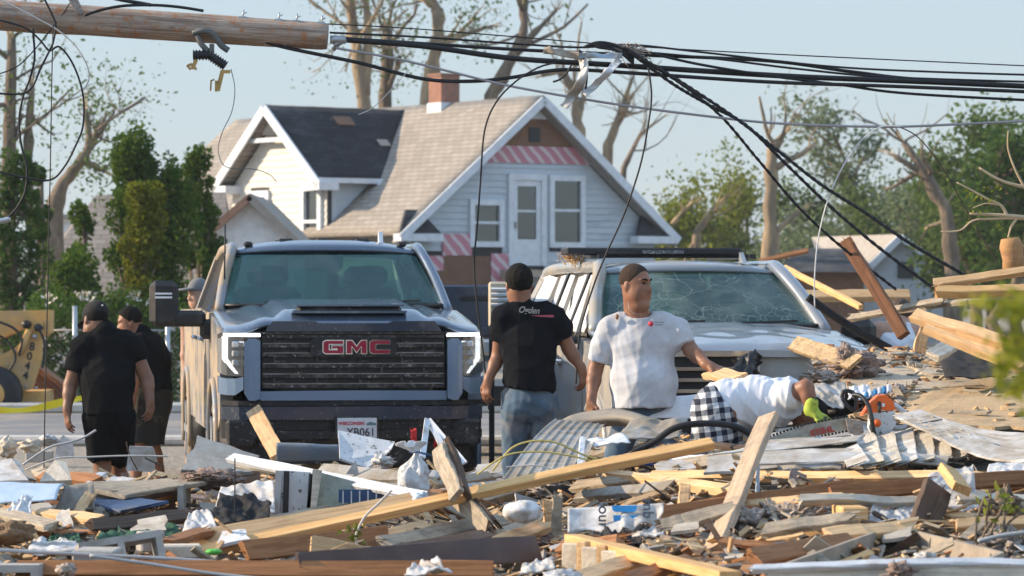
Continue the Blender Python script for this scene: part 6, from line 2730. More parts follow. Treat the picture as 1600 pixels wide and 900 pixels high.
hair_cap(pd_, q, hr, 1.0, hairm, -.015, .055, .010)
lo, hi = bbox([J(205, 515), J(262, 515), J(235, 615)], .22)
b = SDF(lo, hi, .008)
b.cone(shL.lerp(shR, .1), shL.lerp(shR, .9), .10, .10, .07)
b.cone(J(228, 535), J(221, 522), .10, .085, .03)
b.ell(J(236, 565), (.165, .195, .20), None, .07)
b.cone(J(236, 575), J(236, 615), .165, .175, .05)
for s_, e_ in ((shL, J(214, 572, -.17)), (shR, J(247, 572, .18))):
 b.cone(s_, e_, .085, .08, .04, True)
b.cut(J(236, 610), (0, 0, -1))
b.folds(.010, 17, 23, (1, 1, .5))
b.build('shirt', tee_k2, pd_)
lo, hi = bbox([J(205, 605), J(262, 605), J(235, 675)], .2)
b = SDF(lo, hi, .009)
b.ell(hip, (.165, .175, .13), None, .05)
for hx, ft in zip((-.06, .08), feet):
 k_ = hip.lerp(ft, .5) + Vector((-.03, 0, 0))
 b.cone(hip + Vector((hx, 0, -.03)), k_ + Vector((0, 0, -.03)), .115, .105, .04, True)
b.cut(J(236, 600), (0, 0, 1))
b.folds(.009, 20, 27)
b.build('shorts', khaki, pd_)
for ft in feet:
 q2 = MB()
 q2.ball(ft + Vector((-.05, 0, .0)), (.14, .05, .055), 14, 8)
 q2.build('shoe', shoem, pd_, world=True)

# ---------- man bending over the wreckage with gloves on
d = 20.6
pe_ = person('man in white t-shirt and checked shorts bent double over the wreckage, gloved', 1160, d)
hip = J(1124, 640, .0)
mid = J(1180, 628, .02)
shM = J(1228, 622, .05)
shN = J(1232, 618, -.13)
el = J(1259, 606, -.20)
wr = J(1268, 643, -.24)
hc = J(1262, 652, .10)
hr = headrot((.55, .1, -.83), (.85, 0, .5))
kn = [J(1100, 718, -.12), J(1140, 720, .1)]
feet = [k + Vector((-.28, .05, -.28)) for k in kn]
lo, hi = bbox([hip, shN, el, J(1310, 660, -.3), hc, *kn, *feet], .2)
b = SDF(lo, hi, .0065)
q = head(b, hc, hr, 1.02)
b.cone(shM, hc, .07, .06, .03)
b.ell(hip, (.14, .17, .15), None, .06)
b.cone(hip, mid, .135, .13, .06)
b.cone(mid, shM, .13, .12, .06)
b.cone(shN, J(1232, 622, .22), .07, .07, .05)
b.cone(shN, el, .056, .050, .03)
b.cone(el, el.lerp(wr, .35), .049, .046, .02)
b.cone(el.lerp(wr, .35), wr, .045, .030, .02)
e2, w2 = J(1258, 640, .25), J(1285, 662, .15)
b.cone(J(1232, 622, .22), e2, .055, .046, .03)
b.cone(e2, w2, .045, .029, .02)
hand(b, wr, (.85, -.1, -.45), (.3, -.4, .9), (.2, -1, -.2), .35)
hand(b, w2, (.9, -.1, -.3), (.2, .2, 1), (.2, -1, -.2), .4)
for k_, ft in zip(kn, feet):
 b.cone(hip + Vector((0, (k_.y - d) * .8, -.03)), k_, .10, .065, .04)
 b.cone(k_, ft, .062, .04, .03)
b.build('body', skin_a, pe_)
hair_cap(pe_, q, hr, 1.02, hairm, -.04, .055, .008)
lo, hi = bbox([hip, shN, J(1262, 640), J(1232, 622, .25)], .24)
b = SDF(lo, hi, .0075)
b.ell(J(1132, 634), (.12, .18, .15), None, .05)
b.cone(J(1130, 635), J(1180, 628, .02), .150, .150, .06)
b.cone(J(1180, 628, .02), J(1228, 622, .05), .150, .128, .06)
b.ell(J(1205, 640, .0), (.15, .15, .115), None, .06)
b.cone(J(1229, 620, -.10), J(1232, 622, .18), .095, .095, .05)
b.cone(J(1228, 618, -.12), J(1246, 612, -.17), .088, .082, .04, True)
n_ = (J(1110, 600) - J(1152, 640))
b.cut(J(1124, 632), Vector((-.85, 0, -.53)).normalized())
b.folds(.010, 26, 33, (1, .5, .25))
b.build('shirt', tee_w2, pe_)
lo, hi = bbox([hip, J(1080, 600), *kn], .2)
b = SDF(lo, hi, .0075)
b.ell(hip, (.155, .19, .155), None, .05)
b.ell(J(1112, 645, -.08), (.125, .12, .15), None, .05)
b.ell(J(1118, 645, .10), (.12, .11, .15), None, .05)
b.cone(J(1124, 640), J(1140, 634), .16, .158, .05, True)
for k_ in kn:
 b.cone(hip + Vector((-.02, (k_.y - d) * .8, -.03)), k_ + Vector((0, 0, -.02)), .135, .118, .04, True)
b.cut(J(1134, 629), Vector((.85, 0, .53)).normalized())
b.folds(.009, 20, 37)
sh_ = b.build('shorts', plaidmat(), pe_)
wn = Vector((.85, 0, .53)).normalized()
lo, hi = bbox([hip, J(1080, 600), *kn], .2)
b = SDF(lo, hi, .007)
b.ell(hip, (.165, .195, .165), None, .05)
b.cone(J(1124, 640), J(1146, 636), .166, .164, .05)
b.cut(J(1136, 628), wn)
b.cut(J(1128, 630), -wn)
b.build('waistband', M('waistband_navy', (.03, .035, .05), .9), sh_)
lo, hi = bbox([wr, J(1308, 665, -.3)], .09)
b = SDF(lo, hi, .005)
hand(b, wr, (.85, -.1, -.45), (.3, -.4, .9), (.2, -1, -.2), .35, 1.1)
b.cone(wr + Vector((0, .0, .05)), wr, .042, .038, .02)
gl = b.build('glove', glovem, pe_)
for ft in feet:
 q2 = MB()
 q2.ball(ft + Vector((-.03, 0, .0)), (.07, .05, .12), 12, 8)
 q2.build('shoe', shoem, pe_, world=True)

# ---------- person in a white vest beyond the heap
d = 27.2
pf_ = person('person in white vest stooping beyond the leaning brown post', 1395, d)
hc = J(1408, 494, .12)
hr = headrot((.3, .8, -.5))
hip = J(1398, 575, .1)
sh1, sh2 = J(1374, 514, -.02), J(1428, 517, .05)
feet = [Vector((hip.x - .1, d + .1, .1)), Vector((hip.x + .12, d + .2, .1))]
lo, hi = bbox([hc, sh1, sh2, hip, J(1360, 570), J(1450, 570), *feet], .2)
b = SDF(lo, hi, .0085)
q = head(b, hc, hr, 1.0)
b.cone(hc, J(1402, 508, .02), .055, .065, .03)
b.cone(sh1, sh2, .062, .062, .05)
b.ell(J(1400, 540), (.15, .11, .17), None, .06)
b.ell(hip, (.16, .12, .14), None, .06)
for s_, e_, w_ in ((sh1, J(1366, 548, -.05), J(1372, 580, -.2)), (sh2, J(1440, 550, -.05), J(1436, 585, -.2))):
 b.cone(s_, e_, .05, .04, .03)
 b.cone(e_, w_, .04, .027, .02)
 hand(b, w_, (0, -.6, -.6), (0, -.6, .6), (1 if s_ is sh1 else -1, 0, 0), .5)
for ft in feet:
 b.cone(hip + Vector((ft.x - hip.x, 0, -.05)), ft, .09, .045, .04)
b.build('body', skin_f, pf_)
hair_cap(pf_, q, hr, 1.0, M('hair_brown', (.06, .035, .02), .6, bump=.4, bscale=120), -.06, .055, .016)
lo, hi = bbox([J(1370, 510), J(1430, 510), J(1398, 580)], .17)
b = SDF(lo, hi, .0085)
b.ell(J(1401, 545), (.172, .135, .19), None, .06)
b.cone(J(1400, 550), J(1398, 580, .1), .16, .168, .05)
for px in (1385, 1418):
 b.cone(J(px, 510, .0), J(px + 2, 530, -.06), .035, .05, .03)
b.cut(J(1398, 578), (0, 0, -1))
b.folds(.009, 19, 43, (1, 1, .5))
b.build('vest', tee_w2, pf_)
lo, hi = bbox([hip, *feet], .2)
b = SDF(lo, hi, .011)
b.ell(hip, (.175, .14, .13), None, .05)
for ft in feet:
 b.cone(hip + Vector((ft.x - hip.x, 0, -.05)), ft + Vector((0, 0, .1)), .11, .075, .04, True)
b.build('trousers', denim, pf_)

# ---------- head of somebody behind the pickup
d = 31.5
pg_ = person('person in grey cap mostly hidden behind the pickup cab', 312, d)
hc = J(310, 462)
hr = headrot((-.75, -.6, -.1))
hip = J(318, 590)
feet = [Vector((hip.x - .12, d, .05)), Vector((hip.x + .12, d, .05))]
lo, hi = bbox([hc, J(285, 500), J(345, 500), hip, *feet], .2)
b = SDF(lo, hi, .009)
q = head(b, hc, hr, 1.05)
b.cone(hc, J(316, 492), .06, .07, .03)
b.cone(J(294, 505), J(342, 505), .07, .07, .05)
b.ell(J(318, 540), (.17, .12, .2), None, .06)
b.ell(hip, (.16, .12, .14), None, .06)
for px in (292, 344):
 b.cone(J(px, 505), J(px - 2, 555), .055, .045, .03)
 b.cone(J(px - 2, 555), J(px, 595), .045, .03, .03)
 hand(b, J(px, 595), (0, 0, -1), (-1, 0, 0), (0, -1, 0), .5)
for ft in feet:
 b.cone(hip + Vector((ft.x - hip.x, 0, -.05)), ft, .09, .045, .04)
b.build('body', skin_f, pg_)
lo, hi = bbox([J(290, 500), J(345, 500), J(318, 595)], .18)
b = SDF(lo, hi, .01)
b.cone(J(300, 507), J(336, 507), .09, .09, .06)
b.ell(J(318, 545), (.19, .14, .22), None, .06)
b.cut(J(318, 592), (0, 0, -1))
b.build('shirt', tee_k2, pg_)
cc = q(0, -.010, .052)
b = SDF(np.array(cc) - .22, np.array(cc) + .22, .007)
b.ell(cc, (.092, .112, .11), hr, .01, planes=((q(0, 0, .045), hr @ Vector((0, .05, -1))),))
b.ell(q(0, .13, .070), (.075, .08, .013), hr, .012)
b.build('cap', M('cap_gray', (.16, .165, .17), .9), pg_)

# ------------------------------------------------------------------ wreckage
FACE = {'up': (0, -.25, 1), 'tilt': (0, -.7, .7), 'cam': (0, -1, .15), 'left': (-1, -.3, .3), 'right': (1, -.5, .4), 'flat': (0, 0, 1)}
brk = np.random.default_rng(77)

def plank_mesh(L, w, t, seed, jag=(0.0, 0.0), bend=0.0, seg=10, twist=0.0, ch=.004):
 rg = np.random.default_rng(seed)
 b = MB()
 c = min(ch, t * .25)
 sec = [(-w / 2 + c, -t / 2), (w / 2 - c, -t / 2), (w / 2, -t / 2 + c), (w / 2, t / 2 - c), (w / 2 - c, t / 2), (-w / 2 + c, t / 2), (-w / 2, t / 2 - c), (-w / 2, -t / 2 + c)]
 vs, fs = [], []
 wob = rg.normal(size=(3,)) * .004
 for i in range(seg + 1):
  u = i / seg
  x = (u - .5) * L
  z0 = -bend * (1 - (2 * u - 1) ** 2) + wob[0] * math.sin(6 * u)
  y0 = wob[1] * math.sin(5 * u + 1)
  tw = twist * (u - .5)
  for k, (y, z) in enumerate(sec):
   xx = x
   if i == 0:
    xx -= rg.uniform(0, 1) ** 2 * jag[0]
   if i == seg:
    xx += rg.uniform(0, 1) ** 2 * jag[1]
   y += rg.normal() * .0016
   z += rg.normal() * .0014
   vs.append((xx, y * math.cos(tw) - z * math.sin(tw) + y0, y * math.sin(tw) + z * math.cos(tw) + z0))
 for i in range(seg):
  for k in range(8):
   k2 = (k + 1) % 8
   fs.append((i * 8 + k, (i + 1) * 8 + k, (i + 1) * 8 + k2, i * 8 + k2))
 fs.append(tuple(range(8)))
 fs.append(tuple(seg * 8 + k for k in reversed(range(8))))
 b.add(vs, fs)
 for e, j in ((0, jag[0]), (1, jag[1])):                # long splinters on a broken end
  if j > .02:
   for k in range(5):
    y = rg.uniform(-w / 2, w / 2) * .9
    z = rg.uniform(-t / 2, t / 2) * .7
    x = (e - .5) * L
    s_ = 1 if e else -1
    b.tube([(x - s_ * .05, y, z), (x + s_ * j * rg.uniform(.5, 1.6), y + rg.normal() * .01, z + rg.normal() * .01)], [min(w, t) * .22, .001], 4, smooth=False)
 return b

NB = [100]

def pt(a, lift):
 """(px, py) on the heap, or (px, py, distance)"""
 return P(*a) if len(a) == 3 else G(a[0], a[1], lift)

def board(name, label, cat, a, b, w, t, m, face='tilt', la=.03, lb=None, jag=(.022, .022), bend=0.0, twist=None, group=None, parent=None):
 lb = la if lb is None else lb
 p0, p1 = pt(a, la), pt(b, lb)
 NB[0] += 1
 if twist is None:
  twist = .16 * math.sin(NB[0] * 2.7)
 f = FACE[face] if isinstance(face, str) else face
 rot = frame(p1 - p0, f)
 o = obj_from(plank_mesh((p1 - p0).length, w, t, NB[0], jag, bend, twist=twist).mesh(name, m), name, parent)
 o.matrix_basis = Matrix.Translation((p0 + p1) / 2) @ rot.to_4x4()
 return tag(o, label, cat, group)

def sheet(name, label, cat, pts, m, at=None, th=.012, dy=None, normal=None, amp=0.0, group=None, lift=.03, rag=0.0):
 """rigid piece from an outline; at = contact point that fixes its distance, dy = extra distance per corner"""
 d = None if at is None else (at if not hasattr(at, '__len__') else G(at[0], at[1], lift).y)
 q = []
 for i, p in enumerate(pts):
  if d is None:
   q.append(pt(p, lift))
  else:
   q.append(P(p[0], p[1], d + (dy[i] if dy else 0)))
 if rag:
  q2 = []
  NB[0] += 1
  rr = np.random.default_rng(NB[0])
  cen = sum(q, Vector()) / len(q)
  for i in range(len(q)):
   a_, c_ = q[i], q[(i + 1) % len(q)]
   m_ = max(3, int((c_ - a_).length / .09))
   for k in range(m_):
    p_ = a_.lerp(c_, k / m_)
    q2.append(p_ + (cen - p_).normalized() * rr.uniform(-rag, rag))
  q = q2
 n = Vector((0, 0, 0))
 for i in range(len(q)):
  n += (q[i] - q[0]).cross(q[(i + 1) % len(q)] - q[0])
 n.normalize()
 if n.y < 0:
  n = -n
 b = MB()
 b.prism(q, n * th)
 return tag(b.build(name, m), label, cat, group)

def quad(name, label, cat, c4, m, at=None, dy=(0, 0, 0, 0), amp=.03, n=14, th=.006, curl=0.0, freq=3.0, group=None, lift=.04, ragged=0.0):
 """cloth, film or bent sheet between four corners: bl, br, tr, tl"""
 d = None if at is None else (at if not hasattr(at, '__len__') else G(at[0], at[1], lift).y)
 q = [pt(p, lift) if d is None else P(p[0], p[1], d + dy[i]) for i, p in enumerate(c4)]
 nrm = (q[1] - q[0]).cross(q[3] - q[0])
 nrm = nrm.normalized() if nrm.length > 1e-9 else Vector((0, -1, 0))
 NB[0] += 1
 sd = NB[0]
 sz = max((q[1] - q[0]).length, (q[3] - q[0]).length)

 def f(u, v):
  e = min(u, 1 - u, v, 1 - v)
  uu, vv = u, v
  if ragged:
   uu = min(1, max(0, u + ragged * mnoise.noise(Vector((u * 9, v * 9, sd))) * (1 if 0 < u < 1 else 2)))
   vv = v + ragged * mnoise.noise(Vector((u * 9, v * 9, sd + 50.5)))
  p = q[0].lerp(q[1], uu).lerp(q[3].lerp(q[2], uu), vv)
  s = Vector((u * freq, v * freq, sd * .37))
  k = .75 * mnoise.fractal(s, 1.1, 2.1, 3) + .35 * (1 - abs(mnoise.noise(s * 1.6 + Vector((v, u, 0)) * 2)) * 2)
  return p + nrm * (amp * k + curl * math.sin(math.pi * v))
 b = MB()
 b.grid(f, n + 8, n + 8, thick=th, smooth=True)
 return tag(b.build(name, m), label, cat, group)

def lump(name, label, cat, px, py, rx, rz, m, d=None, amp=.55, freq=2.6, seed=0, ry=None, group=None, nu=30, nv=20, tufts=0):
 d = d if d else G(px, py + rz * .7, .0).y
 c = P(px, py, d)
 s = d / F
 b = MB()
 b.ball(c, (rx * s, (ry or rx) * s, rz * s), nu, nv, amp=amp, freq=freq, seed=seed)
 rg = np.random.default_rng(seed)
 nu, nv = int(nu * 1.6), int(nv * 1.6)
 for k in range(tufts // 2):
  v = Vector(rg.normal(size=3)).normalized()
  a = c + Vector((v.x * rx * s, v.y * rx * s, v.z * rz * s)) * .85
  b.tube([a, a + v * rx * s * .2 + Vector(rg.normal(size=3)) * .012, a + v * rx * s * .3 + Vector(rg.normal(size=3)) * .03], [.010, .006, .002], 4)
 return tag(b.build(name, m), label, cat, group)

def cinder(label, px, py, rz, group, tilt=(0, 0), L=.39):
 """hollow concrete block: two shells, three webs"""
 p = G(px, py, .10)
 t = thing('cinder_block', label, 'cinder block', p - Vector((0, 0, .10)), 0, group)
 t.rotation_euler = (tilt[0], tilt[1], rz)
 t.location.z += .05 if tilt[0] else 0
 t.location.y -= .1
 hw, hd, hh, s = L / 2, .095, .095, .032
 b = MB()
 xs = [-hw, -hw + s, -s / 2, s / 2, hw - s, hw]
 ys = [-hd, -hd + s, hd - s, hd]
 nx, ny = len(xs), len(ys)
 vs = [(x, y, z) for z in (0, 2 * hh) for y in ys for x in xs]
 idx = lambda i, j, k: k * nx * ny + j * nx + i
 solid = lambda i, j: 0 <= i < nx - 1 and 0 <= j < ny - 1 and not (j == 1 and i in (1, 3))
 fs = []
 for j in range(ny - 1):
  for i in range(nx - 1):
   if not solid(i, j):
    continue
   fs.append((idx(i, j, 1), idx(i + 1, j, 1), idx(i + 1, j + 1, 1), idx(i, j + 1, 1)))
   fs.append((idx(i, j + 1, 0), idx(i + 1, j + 1, 0), idx(i + 1, j, 0), idx(i, j, 0)))
   if not solid(i, j - 1): fs.append((idx(i, j, 0), idx(i + 1, j, 0), idx(i + 1, j, 1), idx(i, j, 1)))
   if not solid(i, j + 1): fs.append((idx(i + 1, j + 1, 0), idx(i, j + 1, 0), idx(i, j + 1, 1), idx(i + 1, j + 1, 1)))
   if not solid(i - 1, j): fs.append((idx(i, j + 1, 0), idx(i, j, 0), idx(i, j, 1), idx(i, j + 1, 1)))
   if not solid(i + 1, j): fs.append((idx(i + 1, j, 0), idx(i + 1, j + 1, 0), idx(i + 1, j + 1, 1), idx(i + 1, j, 1)))
 b.add(vs, fs)
 o = b.build('block', X['concrete'], t)
 return t

def block(name, label, cat, px, py, size, m, rz=0.0, lift=0.0, group=None, rot=(0, 0), r=.008):
 p = G(px, py, lift)
 b = MB()
 b.rbox((0, 0, size[2] / 2), size, r)
 o = b.build(name, m, loc=(0, 0, 0))
 o.location = p
 o.rotation_euler = (rot[0], rot[1], rz)
 return tag(o, label, cat, group)

def rope(name, label, cat, pts, rpx, m, at=None, lift=.05, group=None, sides=6):
 d = None if at is None else (at if not hasattr(at, '__len__') else G(at[0], at[1], lift).y)
 q = [pt(p, lift) if d is None else P(p[0], p[1], d) for p in pts]
 b = MB()
 dm = sum(p.y for p in q) / len(q)
 b.tube(crv(q, 7), rpx * dm / F, sides)
 return tag(b.build(name, m), label, cat, group)

LG, LW, LR, LD, LO, LP = X['lumber'], X['lumber_gray'], X['lumber_red'], X['lumber_dark'], X['lumber_gold'], X['lumber_white']

# ---- big timbers of the middle
g1 = 'long pale timbers across the heap'
board('timber', 'long pale two by four running from the masonry block up to the checked shorts', 'timber', (262, 872, 16.7), (1112, 694, 17.4), .065, .045, LO, (-.15, -.5, .85), .16, .12, group=g1)
board('timber', 'broad knotty pale board lying above the long two by four, square cut end', 'timber', (268, 856, 16.9), (645, 784, 17.3), .115, .045, LG, (-.15, -.72, .68), .20, .17, group=g1)
board('timber', 'thick grey white plank leaning steeply in front of the man bent double', 'timber', (1202, 652, 17.6), (1112, 862, 15.6), .105, .042, wood('lumber_tan', (.50, .37, .25), (.34, .24, .15), weather=.2, dirt=(.3, .24, .18)), (-.45, -.85, .3), group=g1)
board('timber', 'long sunlit beam spanning under the white siding', 'timber', (1022, 745), (1475, 744), .05, .045, LG, (0, -.85, .5), .10, .10, group=g1)
board('timber', 'weathered beam crossing from the yellow two by four to the leaning plank', 'timber', (955, 743), (1165, 769), .06, .05, LG, (0, -.8, .6), .10, .08, jag=(.05, .02), group=g1)
board('timber', 'red brown fascia board behind the printed wrap', 'timber', (1015, 808), (1330, 762), .085, .04, LR, (0, -.95, .3), .10, .10, group=g1)
board('timber', 'red brown fascia board beneath the long sunlit beam', 'timber', (1300, 768), (1620, 748), .075, .045, LR, (0, -.95, .3), .10, .12, group=g1)
board('timber', 'grey white squared beam left of the charred upright board', 'timber', (1252, 782), (1448, 782), .042, .04, LP, 'tilt', .12, .10, group=g1)
board('timber', 'grey white squared beam running out past the plastic film', 'timber', (1500, 781), (1640, 778), .042, .04, LP, 'tilt', .10, .10, group=g1)
board('timber', 'long orange brown plank along the bottom of the picture', 'timber', (30, 890), (765, 890), .075, .04, LR, (0, -.9, .5), .12, .12, group=g1)
board('timber', 'dark brown fascia rising over the orange brown plank', 'timber', (470, 884), (838, 858), .12, .03, X['metal_brown'], (0, -.97, .2), .14, .12, bend=-.02, group=g1)
board('timber', 'brown shaded board under the long pale two by four', 'timber', (385, 862), (600, 838), .10, .04, LR, (0, -.95, .2), .10, .10, group=g1)
board('timber', 'cut board end sticking out under the pale two by four', 'timber', (487, 858), (585, 876), .12, .045, LG, (-.3, -.9, .3), .14, .08, group=g1)
board('timber', 'golden board slanting to the lower frame edge beside the worn plywood', 'timber', (897, 842), (1140, 902), .09, .045, LO, (.2, -.8, .6), .14, .14, group=g1)
board('timber', 'pale board running to the lower frame edge by the broken siding blocks', 'timber', (905, 905), (1008, 874), .09, .04, LG, 'tilt', .12, .10, group=g1)
board('timber', 'thin reddish board beside the golden slanting board', 'timber', (985, 905), (1078, 876), .07, .035, LR, 'tilt', .12, .10, group=g1)
board('timber', 'thin brown splinter lath leaning on the red brown fascia', 'timber', (1048, 810), (1135, 774), .045, .02, LR, 'cam', .07, .12, jag=(.05, .02), group=g1)
board('timber', 'weathered brown board at the lip of the shallow tray', 'timber', (1180, 874), (1330, 848), .10, .045, LR, 'tilt', .10, .08, group=g1)
board('timber', 'yellowish lath lying across the shallow tray', 'timber', (1262, 900, 13.9), (1358, 865, 14.4), .035, .025, LO, 'tilt', group=g1)
board('timber', 'pale upright stud leaning on the black bumper', 'timber', (396, 642, 24.4), (436, 712, 23.6), .115, .04, LG, 'cam', jag=(.02, 0), group=g1)
board('timber', 'stub of pale lumber under the bumper, nearer the pale upright stud', 'timber', (458, 684), (512, 710), .10, .045, LG, 'tilt', .12, .04, group=g1)
board('timber', 'stub of pale lumber under the bumper by the white splashed board', 'timber', (494, 684), (540, 704), .10, .045, LG, 'tilt', .12, .04, group=g1)
board('timber', 'stub of lumber between the splashed board and the tied white bag', 'timber', (600, 703), (644, 720), .11, .05, LG, 'tilt', .08, .04, group=g1)
board('timber', 'short splintered lumber in the gap under the two by four', 'timber', (594, 840), (668, 826), .10, .045, LG, 'tilt', .06, .06, jag=(.05, .05), group=g1)
board('timber', 'brown stub under the bent broken lumber', 'timber', (655, 792), (690, 772), .09, .05, LR, 'tilt', .10, .10, group=g1)
board('timber', 'rough grey brown lumber beside the bent broken lumber', 'timber', (735, 788), (862, 752), .08, .05, LW, 'tilt', .07, .07, jag=(.06, .03), group=g1)
board('timber', 'orange stained short plank by the knee of the capped man', 'timber', (70, 743), (150, 754), .10, .045, LR, 'tilt', .12, .10, group=g1)
board('timber', 'thin splinter jutting toward the capped man', 'timber', (112, 815), (143, 772, 19.0), .06, .03, LG, 'cam', .05, jag=(.02, .10), group=g1)
board('timber', 'weathered plank stretching left over the black cavity', 'timber', (-20, 812), (128, 795), .10, .03, LW, 'tilt', .05, .05, jag=(0, .08), group=g1)
board('timber', 'pale short post standing under the weathered beam', 'timber', (1069, 763, 17.0), (1069, 790, 16.9), .055, .05, LG, 'cam', group=g1)
board('timber', 'weathered upright post stub beside the printed wrap', 'timber', (869, 778, 16.6), (872, 836, 16.6), .05, .05, LW, 'cam', jag=(.03, 0), group=g1)
board('timber', 'second weathered post stub left of the first beside the wrap', 'timber', (856, 784, 16.8), (858, 815, 16.8), .05, .05, LG, 'cam', jag=(.02, 0), group=g1)
board('timber', 'weathered lath lying across the broken siding blocks', 'timber', (785, 832), (866, 804), .07, .03, LW, 'tilt', .10, .10, jag=(.04, 0), group=g1)

# charred upright board and lumber end in film
t = board('timber', 'black charred board standing upright with a sunlit raw edge', 'timber', (1464, 762, 16.1), (1440, 832, 15.9), .145, .045, LD, (.25, -.95, 0))
board('timber', 'golden lumber end poking out of the plastic film', 'timber', (1480, 735, 16.6), (1503, 764, 16.0), .085, .045, LO, (.3, -.7, .6))
block('lumber_end', 'pale yellow lumber block end by the brown wool', 'lumber', 1328, 815, (.125, .25, .075), LO, .1, .02)
block('lumber_end', 'small brown lumber end on the film at the frame edge', 'lumber', 1523, 752, (.07, .15, .05), LG, .2, .06)

# bent broken lumber (two legs)
bl_ = thing('bent_lumber', 'snapped brown lumber folded into an elbow above the two by four', 'lumber', G(720, 812))
for a, c, jg in (((688, 702), (712, 775), (.05, .0)), ((706, 765), (758, 824), (0, .06))):
 p0, p1 = P(*a, 17.2), P(*c, 16.9)
 for k, (off, m, fc) in enumerate(((Vector((0, 0, 0)), LW, (-.5, -.8, .1)), (Vector((.05, .04, .01)), LD, (.85, -.5, .1)))):
  o = obj_from(plank_mesh((p1 - p0).length, 0.085 if k == 0 else .10, .035, 300 + k + a[0], jg).mesh('split_board', m), 'split_board', bl_)
  o.matrix_basis = Matrix.Translation((p0 + p1) / 2 + off - bl_.location) @ frame(p1 - p0, fc).to_4x4()

# ---- right-hand heap of lumber and sheathing
g2 = 'collapsed framing at the edge of the picture'
board('timber', 'tall reddish brown post leaning out of the heap against the sky', 'post', (1324, 378, 24.4), (1412, 525, 24.0), .085, .07, wood('post_brown', (.20, .09, .045), (.10, .045, .022)), (-.4, -.9, .1), jag=(.03, 0), group=g2)
board('timber', 'upper sunlit plank of the stacked yellow lumber', 'timber', (1462, 442, 21.5), (1640, 420, 21.5), .055, .04, LG, 'tilt', group=g2)
board('timber', 'lower sunlit plank of the stacked yellow lumber', 'timber', (1465, 455, 21.3), (1640, 455, 21.3), .06, .06, LO, 'tilt', group=g2)
board('timber', 'pale doubled joist slanting down beneath the stacked lumber, upper piece', 'timber', (1430, 492, 20.4), (1572, 538, 20.0), .085, .05, LG, 'tilt', group=g2)
board('timber', 'pale doubled joist slanting down beneath the stacked lumber, lower piece', 'timber', (1450, 512, 20.3), (1600, 572, 19.9), .085, .06, LG, 'tilt', group=g2)
board('timber', 'short upright pale stud under the doubled joist', 'timber', (1446, 508, 20.6), (1437, 548, 20.6), .07, .05, LG, 'cam', group=g2)
board('timber', 'grey white board wedged over the dark hollow', 'timber', (1455, 555, 20.8), (1500, 535, 21.2), .10, .04, LP, 'tilt', group=g2)
board('timber', 'flakeboard strip stuck with nails beside the grey glass panel', 'timber', (1242, 538, 22.6), (1335, 566, 22.0), .12, .035, X['osb'], (-.2, -.8, .55), jag=(.03, .05), group=g2)
board('timber', 'weathered lath slanting along the top of the heap', 'timber', (1330, 497, 24.5), (1470, 470, 24.0), .06, .03, LW, 'tilt', jag=(.05, .05), group=g2)
board('timber', 'thin grey lath crossing above the vest wearing person', 'timber', (1345, 492, 25.0), (1560, 466, 23.5), .05, .03, LW, 'tilt', jag=(.05, .0), group=g2)
board('timber', 'sunlit long lumber lying far behind the heap', 'timber', (1225, 418, 36), (1345, 480, 34), .055, .05, LO, 'tilt', group=g2)
board('timber', 'orange far plank lying level behind the silver suv', 'timber', (1235, 462, 37), (1420, 462, 37), .12, .08, LG, 'tilt', group=g2)
board('timber', 'far leaning plank by the foot of the snapped trunk', 'timber', (1188, 408, 60), (1262, 392, 60), .08, .06, LR, 'tilt', group=g2)
b = MB()
b.tube([P(1584, 428, 22.5), P(1583, 405, 22.5), P(1580, 385, 22.5), P(1578, 372, 22.5)], [.075, .07, .078, .06], 14)
tag(b.build('snapped_post', M('post_orange', (.55, .30, .13), .9, var=.3, scale=3, stretch=(1, 1, 4), dirt=(.25, .13, .07), damt=.3, bump=.6)), 'round orange brown post stub standing at the frame edge over the stacked lumber', 'post')
board('timber', 'dark split lath lying on the flakeboard slope', 'timber', (1480, 600), (1592, 583), .05, .03, LD, 'tilt', .04, .06, jag=(.06, .06), group=g2)
board('timber', 'grey split board edge at the foot of the flakeboard slope', 'timber', (1330, 650), (1480, 622), .05, .03, LW, 'tilt', .03, .04, jag=(.06, .06), group=g2)
board('timber', 'sunlit lath stub right of the blue striped wrapper', 'timber', (1550, 638), (1596, 634), .06, .04, LG, 'tilt', .04, .04, group=g2)

sheet('sheathing', 'large worn flakeboard slab sloping up toward the doubled joist', 'flakeboard', [(1245, 545, 24.6), (1430, 548, 24.6), (1530, 600, 21.4), (1345, 618, 21.3), (1285, 590, 22.2)], X['osb_gray'], th=.02, rag=.045)
sheet('sheathing', 'sunlit flakeboard slab across the lower slope to the frame edge', 'flakeboard', [(1395, 632, 20.9), (1445, 585, 22.1), (1680, 570, 22.5), (1680, 668, 19.3), (1428, 664, 19.5)], X['osb'], th=.02, rag=.045)
sheet('sheathing', 'grey torn slab edge lifted beside the dark hollow', 'flakeboard', [(1395, 548, 24.2), (1462, 552, 24.2), (1506, 588, 22.0), (1440, 582, 22.2)], X['osb_gray'], th=.03, rag=.04)
sheet('sheathing', 'worn red plywood deck in front of the leaning plank', 'plywood', [(960, 880, 15.0), (1130, 828, 16.6), (1310, 822, 16.8), (1330, 870, 15.2), (1170, 915, 14.2), (1040, 915, 14.2)], X['osb_red'], th=.018, rag=.035)
sheet('sheathing', 'second plywood sheet lying under the white siding', 'plywood', [(1090, 752, 18.4), (1500, 748, 18.6), (1520, 700, 20.6), (1120, 700, 20.4)], X['osb_gray'], th=.018, rag=.04)
quad('hollow_shade', 'black sheet standing in for the shade of the hollow beneath the doubled joist', 'shade_sheet', ((1478, 592), (1570, 590), (1575, 545), (1462, 548)), X['cloth_black'], at=21.0, dy=(0, 0, .8, .8), amp=.03)  # black sheet placed for the shade inside the hollow

